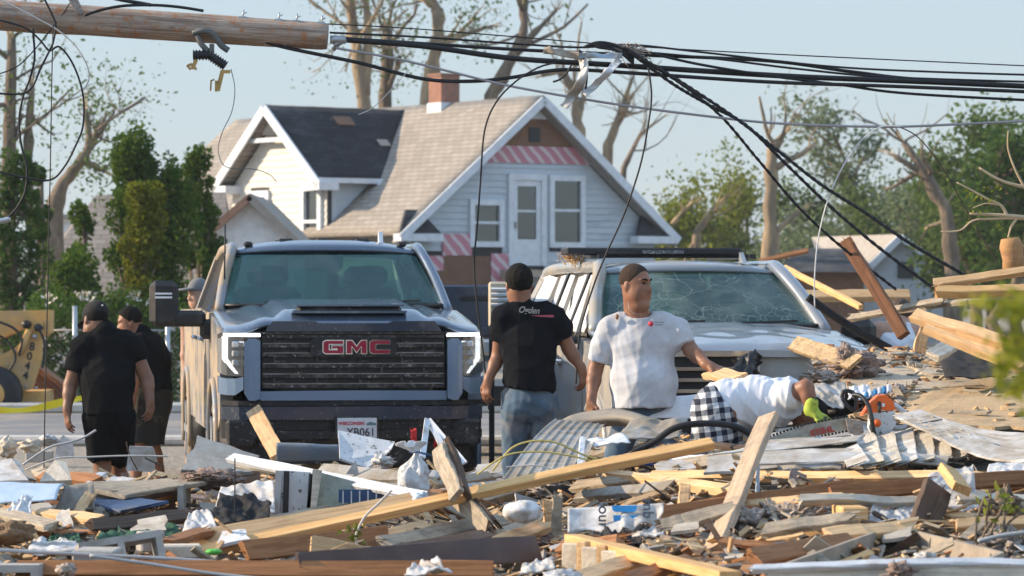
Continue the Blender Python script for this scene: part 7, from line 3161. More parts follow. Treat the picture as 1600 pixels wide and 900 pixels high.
# white siding slabs: each lapped strip is a piece of its own
sd = thing('siding_section', 'torn section of white lapped siding lying flat in front of the chainsaw', 'siding', G(1300, 735, .05))
for k in range(9):
 f = k / 8
 a = P(1180 + 6 * k, 735 - 6.2 * k, 18.1 + .32 * k)
 c = P(1475 - 12 * k, 738 - 7.0 * k, 18.0 + .36 * k)
 a, c = a + Vector((0, 0, .055)), c + Vector((0, 0, .055))
 o = obj_from(plank_mesh((c - a).length, .145, .012, 400 + k, (.05, .08), bend=-.02).mesh('clapboard', X['white']), 'clapboard', sd)
 o.matrix_basis = Matrix.Translation((a + c) / 2 - sd.location) @ frame(c - a, (0, -.30, 1)).to_4x4()
sd2 = thing('siding_section', 'fan of broken white siding boards with raw splintered ends', 'siding', G(1440, 720, .05))
for k in range(8):
 a = P(1340 + 26 * k, 742 - 1.5 * k, 17.6 + .1 * k)
 c = P(1318 + 31 * k, 700 - 4 * k, 19.4 + .15 * k)
 a, c = a + Vector((0, 0, .055)), c + Vector((0, 0, .055))
 o = obj_from(plank_mesh((c - a).length, .12, .014, 420 + k, (.07, .03)).mesh('clapboard', LP if k % 3 else X['white']), 'clapboard', sd2)
 o.matrix_basis = Matrix.Translation((a + c) / 2 - sd2.location) @ frame(c - a, (-.35, -.3, 1)).to_4x4()
sd3 = thing('siding_section', 'layered white siding sweeping to the frame edge below the flakeboard', 'siding', G(1530, 690, .05))
for k in range(6):
 a = P(1422 + 14 * k, 662 + 7 * k, 19.4 - .25 * k)
 c = P(1640, 700 + 6 * k, 18.4 - .2 * k)
 a, c = a + Vector((0, 0, .055)), c + Vector((0, 0, .055))
 o = obj_from(plank_mesh((c - a).length, .19, .012, 440 + k, (.06, 0), bend=.05).mesh('clapboard', X['white']), 'clapboard', sd3)
 o.matrix_basis = Matrix.Translation((a + c) / 2 - sd3.location) @ frame(c - a, (0, -.35, 1)).to_4x4()
quad('curled_siding', 'long white curled siding panel behind the black hose', 'siding', ((1105, 712), (1345, 690), (1352, 680), (1230, 688)), X['white'], at=(1240, 716), dy=(0, .2, .5, .4), amp=.012, lift=.08)
rope('siding_trim', 'dark strap lying along the white curled panel', 'strap', [(1150, 706), (1200, 696), (1262, 690), (1330, 683)], 3.4, X['black'], at=(1240, 712))
sheet('siding_trim', 'pale label strip on the white curled panel', 'strip', [(1258, 692), (1282, 687), (1284, 681), (1260, 685)], X['lightblue'], at=(1240, 713), th=.005)

# bottom right: shallow tray, white trim, sticks
tr_ = thing('shallow_tray', 'shallow grey brown drawer lying open at the lower edge', 'drawer', G(1390, 880, .0))
traym = M('tray_brown', (.27, .225, .18), .8, dirt=(.42, .36, .28), damt=.35, dscale=4, bump=.3)
A, B, C, D = P(1228, 886, 13.5), P(1395, 826, 15.2), P(1566, 868, 14.1), P(1440, 925, 12.9)
for u_, v_ in ((A, B), (B, C), (C, D), (D, A)):
 q = MB()
 q.bar(u_ + Vector((0, 0, -.05)), v_ + Vector((0, 0, -.05)), .018, .13)
 q.build('side_panel', traym, tr_, world=True)
q = MB()
dn = Vector((0, 0, -.115))
q.prism([A + dn, B + dn, C + dn, D + dn], (0, 0, .014))
q.build('bottom_panel', traym, tr_, world=True)
board('white_trim', 'long white metal trim across the lower frame edge below the drawer', 'trim', (1180, 888, 13.2), (1640, 884, 13.2), .03, .03, X['metal_white'], 'tilt', bend=-.02)
board('timber', 'dirty white board under the long white trim', 'timber', (1200, 903, 13.2), (1640, 899, 13.2), .10, .03, LP, 'cam')
lump('crumpled_paper', 'crumpled white paper lying in the shallow drawer', 'paper', 1447, 872, 16, 9, X['foam'], d=13.9, amp=.6, seed=31)
lump('insulation_tuft', 'brown wool tuft hanging on the white trim below the drawer', 'insulation', 1408, 892, 18, 12, X['insul'], d=13.1, amp=.7, seed=32, tufts=14)

# chainsaw
csd = 19.7
cs = thing('chainsaw', 'orange and white chainsaw with a long dusty bar resting on the siding', 'chainsaw', P(1345, 682, csd))
orng = M('saw_orange', (.72, .13, .02), .45, var=.08, dirt=(.45, .25, .15), damt=.15, bump=.03)
sawg = M('saw_gray', (.50, .49, .46), .5, dirt=(.2, .17, .14), damt=.35, dscale=8, bump=.1, spots=(.14, .12, .1), samt=.25, sscale=40)

def csp(px, py, o=0):
 return P(px, py, csd + o)

q = MB()
q.prism([csp(*p, -.05) for p in ((1347, 650), (1358, 632), (1372, 618), (1385, 617), (1396, 628), (1399, 640), (1388, 643), (1380, 640), (1370, 646), (1352, 646))], (0, .14, 0))
q.build('top_cover', orng, cs, world=True)
q = MB()
q.prism([csp(*p, -.07) for p in ((1362, 646), (1398, 642), (1400, 662), (1392, 676), (1366, 682), (1360, 670))], (0, .18, 0))
q.build('engine_case', X['speckle'], cs, world=True)
q = MB()
a = csp(1371, 661, -.075)
q.tube([a, a + Vector((0, .01, 0))], .022, 16)
q.build('starter_badge', orng, cs, world=True)
q = MB()
q.prism([csp(*p, -.10) for p in ((1322, 655), (1346, 657), (1350, 676), (1340, 682), (1326, 676))], (0, .10, 0))
q.build('clutch_cover', X['insul_gray'], cs, world=True)
q = MB()
q.tube(crv([csp(1333, 617, -.02), csp(1345, 619, -.06), (csp(1356, 632, -.10)), csp(1362, 655, -.12), csp(1366, 685, -.11)], 6), .014, 8)
q.build('front_handle', X['black'], cs, world=True)
q = MB()
q.tube(crv([csp(1316, 622, .0), csp(1318, 612, .0), csp(1330, 612, .0), csp(1338, 622, .0), csp(1336, 640, .0), csp(1324, 634, 0), csp(1316, 622, 0)], 5), .012, 8)
q.build('hand_guard', X['black'], cs, world=True)
q = MB()
q.tube(crv([csp(1396, 632, .0), csp(1410, 642, .0), csp(1420, 655, .0), csp(1412, 668, .0), csp(1394, 668, 0)], 5), .016, 8)
q.build('rear_handle', X['metal_white'], cs, world=True)
q = MB()
q.tube([csp(1374, 628, -.06), csp(1374, 645, -.075)], .010, 8)
q.build('decompression_valve', X['black'], cs, world=True)
q = MB()
q.rbox(csp(1380, 633, -.058), (.018, .01, .022), .004)
q.build('case_label', X['white_clean'], cs, world=True)
q = MB()
q.prism([csp(*p, -.055) for p in ((1325, 652), (1325, 671), (1260, 684), (1192, 701), (1181, 698), (1190, 688), (1260, 664))], (0, .012, 0))
bar_ = q.build('guide_bar', M('saw_bar', (.46, .45, .40), .55, .2, dirt=(.25, .22, .17), damt=.4, dscale=5, bump=.1), cs, world=True)
q = MB()
edge = [csp(*p, -.049) for p in ((1325, 650), (1260, 662), (1190, 686), (1179, 698), (1192, 703), (1260, 686), (1325, 673))]
for k in range(len(edge) - 1):
 n_ = max(2, int((edge[k + 1] - edge[k]).length / .02))
 for i in range(n_):
  c = edge[k].lerp(edge[k + 1], (i + .5) / n_)
  q.box(c, (.014, .012, .011), frame(edge[k + 1] - edge[k], (0, -1, 0)))
tag(q.build('saw_chain', X['black'], cs, world=True), kind='stuff')
q = MB()
ang = math.atan2(-(csp(1330, 654).z - csp(1200, 694).z), (csp(1330, 654).x - csp(1200, 694).x))
lettering(q, 'STIHL', .048, Matrix.Translation(csp(1285, 674, -.057)) @ Matrix.Rotation(R(90), 4, 'X') @ Matrix.Rotation(R(12), 4, 'Z'), .001, .0022, 1.15)
q.build('bar_lettering', M('saw_red', (.40, .06, .05), .6, bump=0), bar_, world=True)

# things round the chainsaw and the bent man
quad('torn_membrane', 'torn white roofing membrane bunched behind the chainsaw handle', 'membrane', ((1272, 628), (1318, 640), (1322, 600), (1268, 602)), X['white'], at=20.8, dy=(0, 0, .5, .5), amp=.028, n=18, freq=2.5)
quad('torn_membrane', 'white gutter scrap behind the blue striped wrapper', 'membrane', ((1325, 625), (1360, 622), (1358, 604), (1328, 606)), X['metal_white'], at=20.9, dy=(0, 0, .3, .3), amp=.03)
lump('insulation_wool', 'big brown mauve heap of insulation wool on the flakeboard', 'insulation', 1335, 572, 36, 20, X['insul'], d=22.2, amp=.75, seed=41, freq=2.2, tufts=40, nu=44, nv=28)
lump('insulation_wool', 'peak of brown wool standing on the insulation heap', 'insulation', 1322, 556, 13, 17, X['insul'], d=22.1, amp=.6, seed=42, freq=2.4, tufts=20)
lump('insulation_wool', 'grey brown wool spilled under the grey glass panel', 'insulation', 1280, 590, 28, 10, X['insul_gray'], d=21.4, amp=.7, seed=43, tufts=24)
lump('insulation_wool', 'mauve wool lying right of the blue striped wrapper', 'insulation', 1398, 612, 16, 10, X['insul_gray'], d=21.2, amp=.7, seed=44, tufts=14)
lump('insulation_wool', 'brown wool clump against the lower end of the leaning plank', 'insulation', 1165, 816, 26, 20, X['insul_gray'], amp=.65, seed=45, tufts=30, nu=40, nv=26)
lump('insulation_wool', 'brown wool strip along the back of the worn plywood deck', 'insulation', 1240, 806, 52, 16, X['insul_gray'], amp=.75, seed=46, freq=3.5, tufts=40, nu=44, nv=24, ry=22)
lump('insulation_wool', 'ragged brown wool beside the plastic film at the frame edge', 'insulation', 1552, 757, 34, 14, X['insul'], amp=.75, seed=47, freq=3, tufts=36, nu=40)
lump('insulation_wool', 'tan wool bundle on the lumber end by the two by four', 'insulation', 855, 770, 30, 14, X['insul_gray'], amp=.65, seed=48, freq=3, tufts=30)
lump('insulation_wool', 'rust coloured wool by the foot of the printed wrap', 'insulation', 848, 848, 24, 12, X['insul'], amp=.7, seed=49, tufts=20)
lump('insulation_wool', 'tan wool mass piled at the frame edge beside the drawer', 'insulation', 1575, 850, 40, 22, X['insul_gray'], amp=.7, seed=50, freq=2.6, tufts=40, nu=44)
gp = thing('glass_panel', 'framed grey frosted glass panel standing in front of the silver suv', 'glass panel', G(1225, 592, 0))
frst = M('frosted_glass', (.34, .37, .37), .35, var=.1, dirt=(.45, .43, .38), damt=.3, dscale=8, spots=(.52, .5, .46), samt=.25, sscale=35, bump=.1)
q = MB()
q.prism([P(*p, 22.6) for p in ((1186, 590), (1262, 594), (1273, 575), (1262, 556), (1187, 556))], (0, .015, 0))
q.build('pane', frst, gp, world=True)
for a, c in (((1180, 592), (1181, 552)), ((1180, 552), (1268, 553))):
 q = MB()
 q.bar(P(*a, 22.58), P(*c, 22.58), .045, .045, up=(0, -1, 0))
 q.build('frame_rail', X['steel'], gp, world=True)
quad('seat_back', 'black padded seat back sticking up beside the grey glass panel', 'seat', ((1136, 588), (1176, 592), (1181, 546), (1158, 556)), X['black'], at=22.3, dy=(0, 0, .15, .15), amp=.02, th=.08)
board('timber', 'pale board stub under the hand of the white shirted man', 'timber', (1112, 584, 21.3), (1155, 592, 20.9), .13, .04, LG, 'tilt')
wr_ = thing('striped_wrapper', 'blue and white striped wrapper behind the chainsaw', 'wrapper', P(1372, 615, 20.9))
for k in range(6):
 q = MB()
 x0 = 1350 + k * 7
 yb, yt = 622 - k * 1.5, 614 - k * 2.2

 def wf(u, v, x0=x0, yb=yb, yt=yt):
  p = P(x0 + 7 * u, yb + (yt - yb) * v, 20.9 + .12 * v)
  return p + Vector((0, .02 * math.sin(9 * (x0 + 7 * u)), .012 * math.sin(u * 3.14)))
 q.grid(wf, 4, 4, thick=.004)
 q.build('stripe', M('wrapper_blue', (.05, .28, .55), .5, bump=.05) if k % 2 == 0 else X['white_clean'], wr_, world=True)
quad('striped_scrap', 'crumpled pale blue corrugated scrap on the sunlit flakeboard', 'scrap', ((1523, 648), (1552, 640), (1548, 628), (1520, 636)), X['lightblue'], at=(1535, 648), dy=(0, 0, .1, .1), amp=.012)
rope('cord', 'yellow cord snaking over the sunlit flakeboard', 'cord', [(1485, 640), (1520, 630), (1550, 600), (1590, 575)], 1.4, X['rope'], lift=.03)
rope('hose', 'black rubber hose arching in front of the checked shorts', 'hose', [(985, 710), (1020, 692), (1052, 670), (1090, 662), (1135, 664), (1165, 674), (1195, 700), (1222, 726)], 5.2, X['rubber'], at=19.6, sides=9)
board('wooden_cap', 'brown weathered lath in front of the checked shorts', 'timber', (1085, 692), (1210, 706), .04, .03, LD, 'tilt', .10, .06)
quad('bowed_sheet', 'white bowed panel behind the checked shorts', 'sheet', ((985, 652), (1112, 655), (1118, 614), (1022, 622)), X['white_clean'], at=21.35, dy=(0, 0, .25, .25), amp=.006, curl=.05)

# ---- grey corrugated roof sheet and the curved panel
cr = thing('roof_sheet', 'grey ribbed metal roof sheet rising to the white shirted man', 'roof sheet', G(850, 745, .0))

def rs(u, v):
 a = P(784, 752, 18.2).lerp(P(905, 748, 18.2), u)
 c = P(868, 664, 20.8).lerp(P(945, 672, 20.6), u)
 p = a.lerp(c, v)
 s = (u * 7) % 1
 return p + Vector((0, 0, .05 * math.sin(v * 2.4) + (.007 if s < .14 else 0)))

q = MB()
q.grid(rs, 56, 10, thick=.004, smooth=False)
q.build('sheet', X['metal_gray'], cr, world=True)
q = MB()
rim = crv([P(868, 664, 20.8), P(892, 650, 20.9), P(925, 643, 20.9), P(970, 640, 20.8), P(1022, 655, 20.6)], 8)

def rimf(u, v):
 k = u * (len(rim) - 1)
 i = min(int(k), len(rim) - 2)
 p = rim[i].lerp(rim[i + 1], k - i)
 return p + Vector((0, -.10 * math.sin(v * 3.1) - .02, -.12 * v * (1 - .3 * u)))

q.grid(rimf, 40, 8, thick=.006)
q.build('curved_flange', M('flange_brown', (.22, .20, .17), .55, .2, dirt=(.36, .31, .25), damt=.4, dscale=4, bump=.1), cr, world=True)
quad('metal_scrap', 'bent grey plate under the curved flange', 'scrap', ((950, 690), (1060, 684), (1075, 655), (990, 655)), X['metal_gray'], at=19.8, dy=(0, 0, .5, .5), amp=.03, n=12)
quad('metal_scrap', 'bent pale gutter scrap beside the curved flange', 'scrap', ((905, 700), (985, 690), (975, 680), (910, 688)), X['metal_white'], at=19.4, dy=(0, 0, .2, .2), amp=.02)
for k, (a, c, m, lab) in enumerate((((912, 688), (1015, 668), X['metal_gray'], 'grey batten below the curved flange'), ((918, 712), (1010, 690), LW, 'weathered batten below the grey batten'), ((925, 726), (1062, 700), X['metal_gray'], 'grey batten just above the long two by four'), ((1060, 728), (1185, 712), LW, 'weathered strip above the long sunlit beam'), ((900, 760), (1050, 742), LW, 'weathered board under the long two by four by the tan wool'), ((905, 776), (1045, 760), X['metal_gray'], 'grey board between tan wool and printed wrap'), ((1050, 722), (1130, 717), X['metal_white'], 'pale flat trim by the blue scrap'))):
 board('batten', lab, 'batten', a, c, .09, .03, m, 'tilt', .08, .08, jag=(.04, .04), group='battens in the middle of the heap')
board('upright_strip', 'white plastic strip standing upright above the two by four', 'strip', (912, 685, 18.4), (904, 732, 18.2), .03, .012, X['white_clean'], 'cam')
board('upright_strip', 'pale plastic strip standing upright right of the leaning plank', 'strip', (1185, 730, 17.2), (1182, 790, 17.2), .02, .012, X['lightblue'], 'cam')
block('blue_scrap', 'small deep blue plastic scrap above the weathered beam', 'scrap', 1014, 728, (.05, .03, .045), M('scrap_blue', (.02, .08, .4), .4), .2, .05)
rope('yellow_rope', 'upper yellow rope arching over the roof sheet', 'rope', [(770, 735), (800, 700), (835, 689), (870, 692), (905, 708), (945, 722)], 1.6, X['rope'], at=17.9)
rope('yellow_rope', 'lower yellow rope arching over the roof sheet', 'rope', [(745, 742), (790, 712), (840, 706), (890, 712), (930, 722)], 1.5, X['rope'], at=17.8)
rope('pale_cord', 'thin pale cord lying on the foot of the roof sheet', 'cord', [(790, 730), (835, 727), (868, 735), (900, 742)], 1.2, X['cord'], at=17.8)

# printed wrap
hw = thing('printed_wrap', 'torn white house wrap with blue blocks and grey lettering', 'house wrap', G(960, 828, 0))
hd_ = 16.2
q = MB()

def hwf(u, v):
 x = 887 + 150 * u
 yt = 795 - 8 * u
 yb = 834 - 6 * u - (10 * abs(math.sin(u * 14)) if u > .55 else 0) - (4 * math.sin(u * 9))
 if u > .93:
  yb -= 16 * (u - .93) / .07
 return P(x, yt + (yb - yt) * v, hd_ - .12 * v + .03 * math.sin(u * 8))

q.grid(hwf, 40, 10, thick=.004)
q.build('wrap_sheet', X['foam'], hw, world=True)
blu = M('print_blue', (.03, .27, .60), .5, bump=0)
for (x0, x1, y0_, y1_) in ((956, 996, 790, 800), (958, 996, 805, 816), (966, 993, 818, 827)):
 q = MB()
 ps = [(x0, y0_), (x1, y0_), (x1 - 2, y1_ - 2), (x1 - 6, y1_), (x0 + 5, y1_), (x0 + 1, y1_ - 3)]
 q.prism([P(x, y, hd_ - .065 - .012 * ((y - 790) / 10)) for x, y in ps], (0, .008, 0))
 q.build('print_block', blu, hw, world=True)
ink = M('print_slate', (.12, .14, .18), .6, bump=0)
for s_, px, py, sz in (('our', 943, 808, .075), ('mber', 1012, 806, .075)):
 q = MB()
 lettering(q, s_, sz, Matrix.Translation(P(px, py, hd_ - .085)) @ Matrix.Rotation(R(90), 4, 'X') @ Matrix.Rotation(R(-90), 4, 'Z'), .003, .001)
 q.build('print_lettering', ink, hw, world=True)
quad('black_cloth', 'black cloth slumped at the foot of the printed wrap', 'cloth', ((932, 852), (1008, 855), (985, 836), (945, 826)), X['cloth_black'], at=15.7, dy=(0, 0, .3, .3), amp=.05, n=18)
quad('white_cloth', 'white rag under the torn end of the printed wrap', 'cloth', ((985, 845), (1040, 838), (1030, 826), (990, 830)), X['foam'], at=15.9, dy=(0, 0, .2, .2), amp=.03)
sb = thing('siding_block', 'sunlit chunk of cream siding backed with studs at the lower edge', 'siding', G(940, 880, 0))
for k in range(4):
 q = MB()
 a = P(882 + k * 31, 850 + k * 6, 15.0 - .15 * k)
 q.rbox(a + Vector((.03, .05, -.06)), (.085, .03, .12), .006, Matrix.Rotation(R(-35), 3, 'Z'))
 q.build('siding_piece', X['concrete_warm'], sb, world=True)
 q = MB()
 q.rbox(a + Vector((.085, .03, -.055)), (.045, .06, .13), .005, Matrix.Rotation(R(-25), 3, 'Z'))
 q.build('stud', LG, sb, world=True)
lump('ceramic_lump', 'smooth white ceramic piece left of the post stubs', 'ceramic', 815, 800, 30, 17, X['foam'], d=16.6, amp=.18, seed=55, freq=1.2)
quad('white_rag', 'white crumpled rag at the lower edge below the siding chunk', 'rag', ((812, 896), (868, 892), (862, 876), (818, 882)), X['foam'], at=14.3, dy=(0, 0, .2, .2), amp=.03)
quad('white_rag', 'white crumpled sheet on the orange brown plank', 'rag', ((632, 900), (707, 895), (680, 876), (645, 884)), X['foam'], at=14.2, dy=(0, 0, .2, .2), amp=.035)
lump('plastic_bag', 'pale scrap bag at the lower edge by the pale board', 'bag', 880, 905, 30, 14, X['film2'], d=13.9, amp=.5, seed=58)
lump('torn_wool', 'rust wool scrap at the lower edge near the fascia', 'insulation', 790, 876, 18, 9, X['insul'], amp=.6, seed=59, tufts=12)

# plastic film on the right
quad('plastic_film', 'clear plastic film draped behind the charred board', 'plastic film', ((1425, 815), (1530, 800), (1520, 728), (1450, 742)), X['film'], at=16.4, dy=(-.1, 0, .5, .4), amp=.05, n=26, th=.002, freq=2.4)
quad('plastic_film', 'clear plastic film billowing under the grey white beam', 'plastic film', ((1300, 790), (1445, 800), (1420, 758), (1330, 764)), X['film'], at=16.9, dy=(0, 0, .4, .4), amp=.05, n=26, th=.002, freq=2.4)
quad('plastic_film', 'clear plastic film hanging beside the yellow lumber block', 'plastic film', ((1350, 830), (1425, 835), (1440, 795), (1365, 795)), X['film'], at=15.9, dy=(0, 0, .3, .3), amp=.045, n=22, th=.002, freq=2.4)
quad('plastic_film', 'white plastic film by the frame edge above the wool', 'plastic film', ((1540, 748), (1620, 745), (1620, 722), (1545, 728)), X['film2'], at=17.2, dy=(0, 0, .3, .3), amp=.035, n=20, th=.002, freq=2.4)

# ---- left side
sheet('foam_board', 'grey weathered foam board with faint blue print leaning on the tyre', 'foam board', [(285, 733), (395, 738), (402, 712), (308, 680)], M('foam_gray', (.34, .35, .34), .85, dirt=(.22, .21, .19), damt=.35, dscale=5, bump=.4), at=20.2, th=.03, dy=(0, 0, .3, .5), rag=.02)
for (px, py) in ((338, 697), (345, 722), (334, 726)):
 pass
q = thing('shredded_roll', 'shredded brown roll of roofing under the grey foam board', 'roofing roll', P(332, 746, 19.9))
b = MB()
b.ball(P(332, 748, 19.9), (.185, .12, .055), 30, 16, amp=.45, freq=5, seed=61)
b.build('roll', X['insul'], q, world=True)
rg = np.random.default_rng(61)
b = MB()
for k in range(40):
 a = P(285 + rg.uniform(0, 95), 740 + rg.uniform(0, 16), 19.78)
 b.tube([a, a + Vector((rg.uniform(.03, .10), -.01, rg.uniform(-.03, .02)))], [.006, .002], 4)
tag(b.build('fibre', X['lumber_dark'], q, world=True), kind='stuff')
block('brown_box', 'brown torn carton beside the white metal trim', 'carton', 392, 765, (.10, .10, .12), M('carton', (.22, .16, .12), .9), .3, .08)
board('plywood_shelf', 'weathered plywood shelf with blue underside behind the black cavity', 'plywood', (155, 768, 19.2), (290, 752, 19.9), .36, .025, LW, (.02, -.12, 1))
board('plywood_shelf', 'blue painted plywood under the weathered shelf', 'plywood', (152, 780, 19.3), (225, 792, 18.8), .30, .02, X['blue'], (.05, -.2, 1))
q = thing('cavity_shade', 'dark panels standing in for the shade of the cavity under the shelf', 'box', G(225, 812, 0))  # dark back and bottom stand in for the cavity's shade
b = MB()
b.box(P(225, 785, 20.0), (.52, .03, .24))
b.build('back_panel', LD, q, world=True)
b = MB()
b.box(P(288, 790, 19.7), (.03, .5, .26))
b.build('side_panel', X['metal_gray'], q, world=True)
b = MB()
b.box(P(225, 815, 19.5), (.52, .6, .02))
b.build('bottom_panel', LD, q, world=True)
quad('metal_sheet', 'pale blue curled metal sheet at the frame edge', 'metal sheet', ((-25, 788), (88, 780), (103, 757), (-20, 752)), X['lightblue'], at=18.6, dy=(0, 0, .5, .5), amp=.006, curl=.03)
quad('plastic_shell', 'grey scooped plastic shell right of the pale blue sheet', 'plastic', ((52, 798), (145, 792), (146, 757), (100, 760)), X['metal_gray'], at=18.7, dy=(0, 0, .3, .3), amp=.012, curl=-.10)
quad('crumpled_foil', 'crumpled silver foil under the pale blue sheet', 'foil', ((4, 804), (48, 803), (50, 774), (32, 778)), X['metal_white'], at=18.3, dy=(0, 0, .2, .2), amp=.03, n=16, freq=3)
sheet('foam_sheet', 'white snapped foam sheet at the frame edge above the pale blue sheet', 'foam sheet', [(-20, 752), (44, 750), (30, 720), (18, 716), (-20, 722)], X['foam'], at=19.4, th=.04, dy=(0, 0, .3, .3, .3))
sheet('foam_sheet', 'cream snapped board beside the orange stained plank', 'board', [(62, 752), (112, 750), (104, 722), (86, 718), (72, 735)], X['concrete_warm'], at=19.6, th=.04, dy=(0, 0, .2, .2, .1))
sheet('foam_sheet', 'white broken panel behind the conduit', 'panel', [(84, 718), (116, 716), (112, 690), (98, 680), (90, 692)], X['foam'], at=21.6, th=.03)
sheet('foam_sheet', 'white panel with a brown stain behind the calf of the capped man', 'panel', [(197, 735), (242, 738), (238, 698), (202, 697)], X['foam'], at=21.4, th=.03)
sheet('foam_sheet', 'small white shard by the muddy rear tyre', 'panel', [(222, 724), (246, 722), (240, 700), (228, 706)], X['white'], at=21.2, th=.02)
lump('ceramic_lump', 'broken white bowl piece at the frame edge by the road', 'ceramic', 12, 700, 14, 16, X['concrete_warm'], d=22.5, amp=.4, seed=63)
lump('ceramic_lump', 'cream rubble chunk left of the plumb wire', 'rubble chunk', 48, 696, 17, 10, X['concrete_warm'], d=22.4, amp=.5, seed=64)
lump('ceramic_lump', 'white rubble chunk behind the conduit by the plumb wire', 'rubble chunk', 75, 688, 14, 8, X['foam'], d=23.0, amp=.5, seed=65)
block('gray_block', 'grey square block behind the conduit', 'block', 62, 722, (.26, .2, .11), X['concrete'], .1, .05)
rope('conduit', 'pale bent conduit arching between the white foam sheets', 'conduit', [(36, 726), (62, 708), (82, 697), (105, 692), (130, 684), (150, 672)], 1.9, X['pipe_gray'], at=20.2)
rope('conduit', 'straight pale conduit running behind the capped man', 'conduit', [(40, 734), (90, 716), (140, 714), (200, 712), (262, 713)], 1.4, X['cord'], at=20.8)
rope('branch', 'thin dark twig behind the calf of the capped man', 'twig', [(197, 690), (203, 712), (215, 735)], 1.2, LD, at=20.9)
rope('branch', 'thin dark twig slanting down to the muddy rear tyre', 'twig', [(226, 715), (240, 722), (256, 730)], 1.4, LD, at=20.7)
rope('rod', 'thin plumb rod standing in the white crumpled sheet', 'rod', [(367, 716), (367, 780), (368, 832)], 1.1, X['rubber'], at=17.6)
board('white_trim', 'long white metal trim sloping from the foam board to the two by four', 'trim', (362, 716, 19.6), (660, 776, 18.0), .07, .03, X['metal_white'], 'tilt')
board('white_trim', 'second pale trim strip right under the long white trim', 'trim', (372, 728, 19.5), (560, 752, 18.6), .04, .02, X['metal_gray'], 'tilt')
board('white_trim', 'pale trim strip crossing behind the tied white bag', 'trim', (500, 735, 20.0), (640, 745, 19.4), .10, .02, X['metal_gray'], 'tilt')
quad('duct', 'blue grey plastic pipe half buried under the bumper', 'pipe', ((432, 722), (532, 720), (530, 702), (434, 694)), M('duct_blue', (.13, .17, .22), .5, dirt=(.22, .2, .18), damt=.3), at=21.4, dy=(0, 0, .1, .1), amp=.006, curl=.09)
sheet('splashed_board', 'white black speckled board leaning against the licence plate', 'board', [(531, 716), (574, 731), (610, 704), (617, 690), (572, 682), (552, 680), (529, 672)], X['speckle'], at=20.8, th=.015, dy=(0, 0, .15, .25, .28, .3, .3))
sheet('splashed_board', 'small white triangle shard before the speckled board', 'shard', [(540, 741), (561, 742), (556, 719)], X['foam'], at=19.7, th=.012)
lump('white_bundle', 'white crumpled scrap between speckled board and tied bag', 'scrap', 598, 722, 16, 10, X['foam'], d=20.3, amp=.6, seed=70)
dp = thing('door_panel', 'broken pale green glazed door panel lying on edge behind the timbers', 'door panel', G(520, 800, 0))
q = MB()
q.prism([P(*p, 18.5) for p in ((494, 798), (606, 790), (590, 762), (500, 738))], (0, .012, 0))
q.build('pane', M('pane_green', (.36, .43, .38), .3, dirt=(.2, .2, .17), damt=.3, dscale=5, spots=(.05, .06, .05), samt=.22, sscale=12, bump=.1), dp, world=True)
q = MB()
q.prism([P(*p, 18.45) for p in ((438, 802), (484, 800), (486, 738), (440, 735))], (0, .02, 0))
q.build('dark_panel', X['speckle'], dp, world=True)
for a, c, m, w in (((486, 800), (496, 734), LP, .05), ((432, 806), (436, 735), X['steel'], .035), ((446, 803), (448, 736), X['black'], .03), ((482, 800), (486, 740), X['black'], .02)):
 q = MB()
 q.bar(P(*a, 18.4), P(*c, 18.4), w, .03, up=(0, -1, 0))
 q.build('stile', m, dp, world=True)
bs = thing('blue_rack', 'dark blue plastic rack showing behind the broad knotty board', 'rack', G(570, 790, 0))
q = MB()
q.box(P(567, 775, 18.35), (.26, .02, .07))
q.build('back_panel', X['blue'], bs, world=True)
for k in range(6):
 q = MB()
 q.bar(P(536 + 13 * k, 767, 18.28), P(536 + 13 * k, 787, 18.28), .006, .006, up=(0, -1, 0))
 q.build('rib', X['metal_white'], bs, world=True)
bag = thing('tied_bag', 'white plastic bag knotted at the neck beside the bent lumber', 'bag', P(655, 765, 18.3))

def bgf(u, v):
 y = 770 - 62 * v
 r = .062 * (1 - sst(.45, .97, v)) ** .7 * sst(-.12, .12, v) + .013
 a = u * 6.2832
 r *= 1 + .5 * mnoise.fractal(Vector((math.cos(a) * 1.3, math.sin(a) * 1.3, v * 1.7)), .9, 2.1, 4) + .10 * math.sin(a * 6 + v * 3) * v
 return P(655 - 6 * math.sin(v * 2.2), y, 18.3) + Vector((r * math.cos(a) * 1.05, -r * math.sin(a), 0))

q = MB()
q.grid(bgf, 54, 30, thick=.002)
q.build('sack', X['film2'], bag, world=True)

def bnf(u, v):
 a = u * 6.2832
 r = .012 + .05 * v ** 1.4 * (1 + .5 * math.sin(a * 4 + 1))
 return P(650 - 8 * v, 708 - 15 * v * (1 + .3 * math.sin(a * 3)), 18.3) + Vector((r * math.cos(a), -.6 * r * math.sin(a), 0))

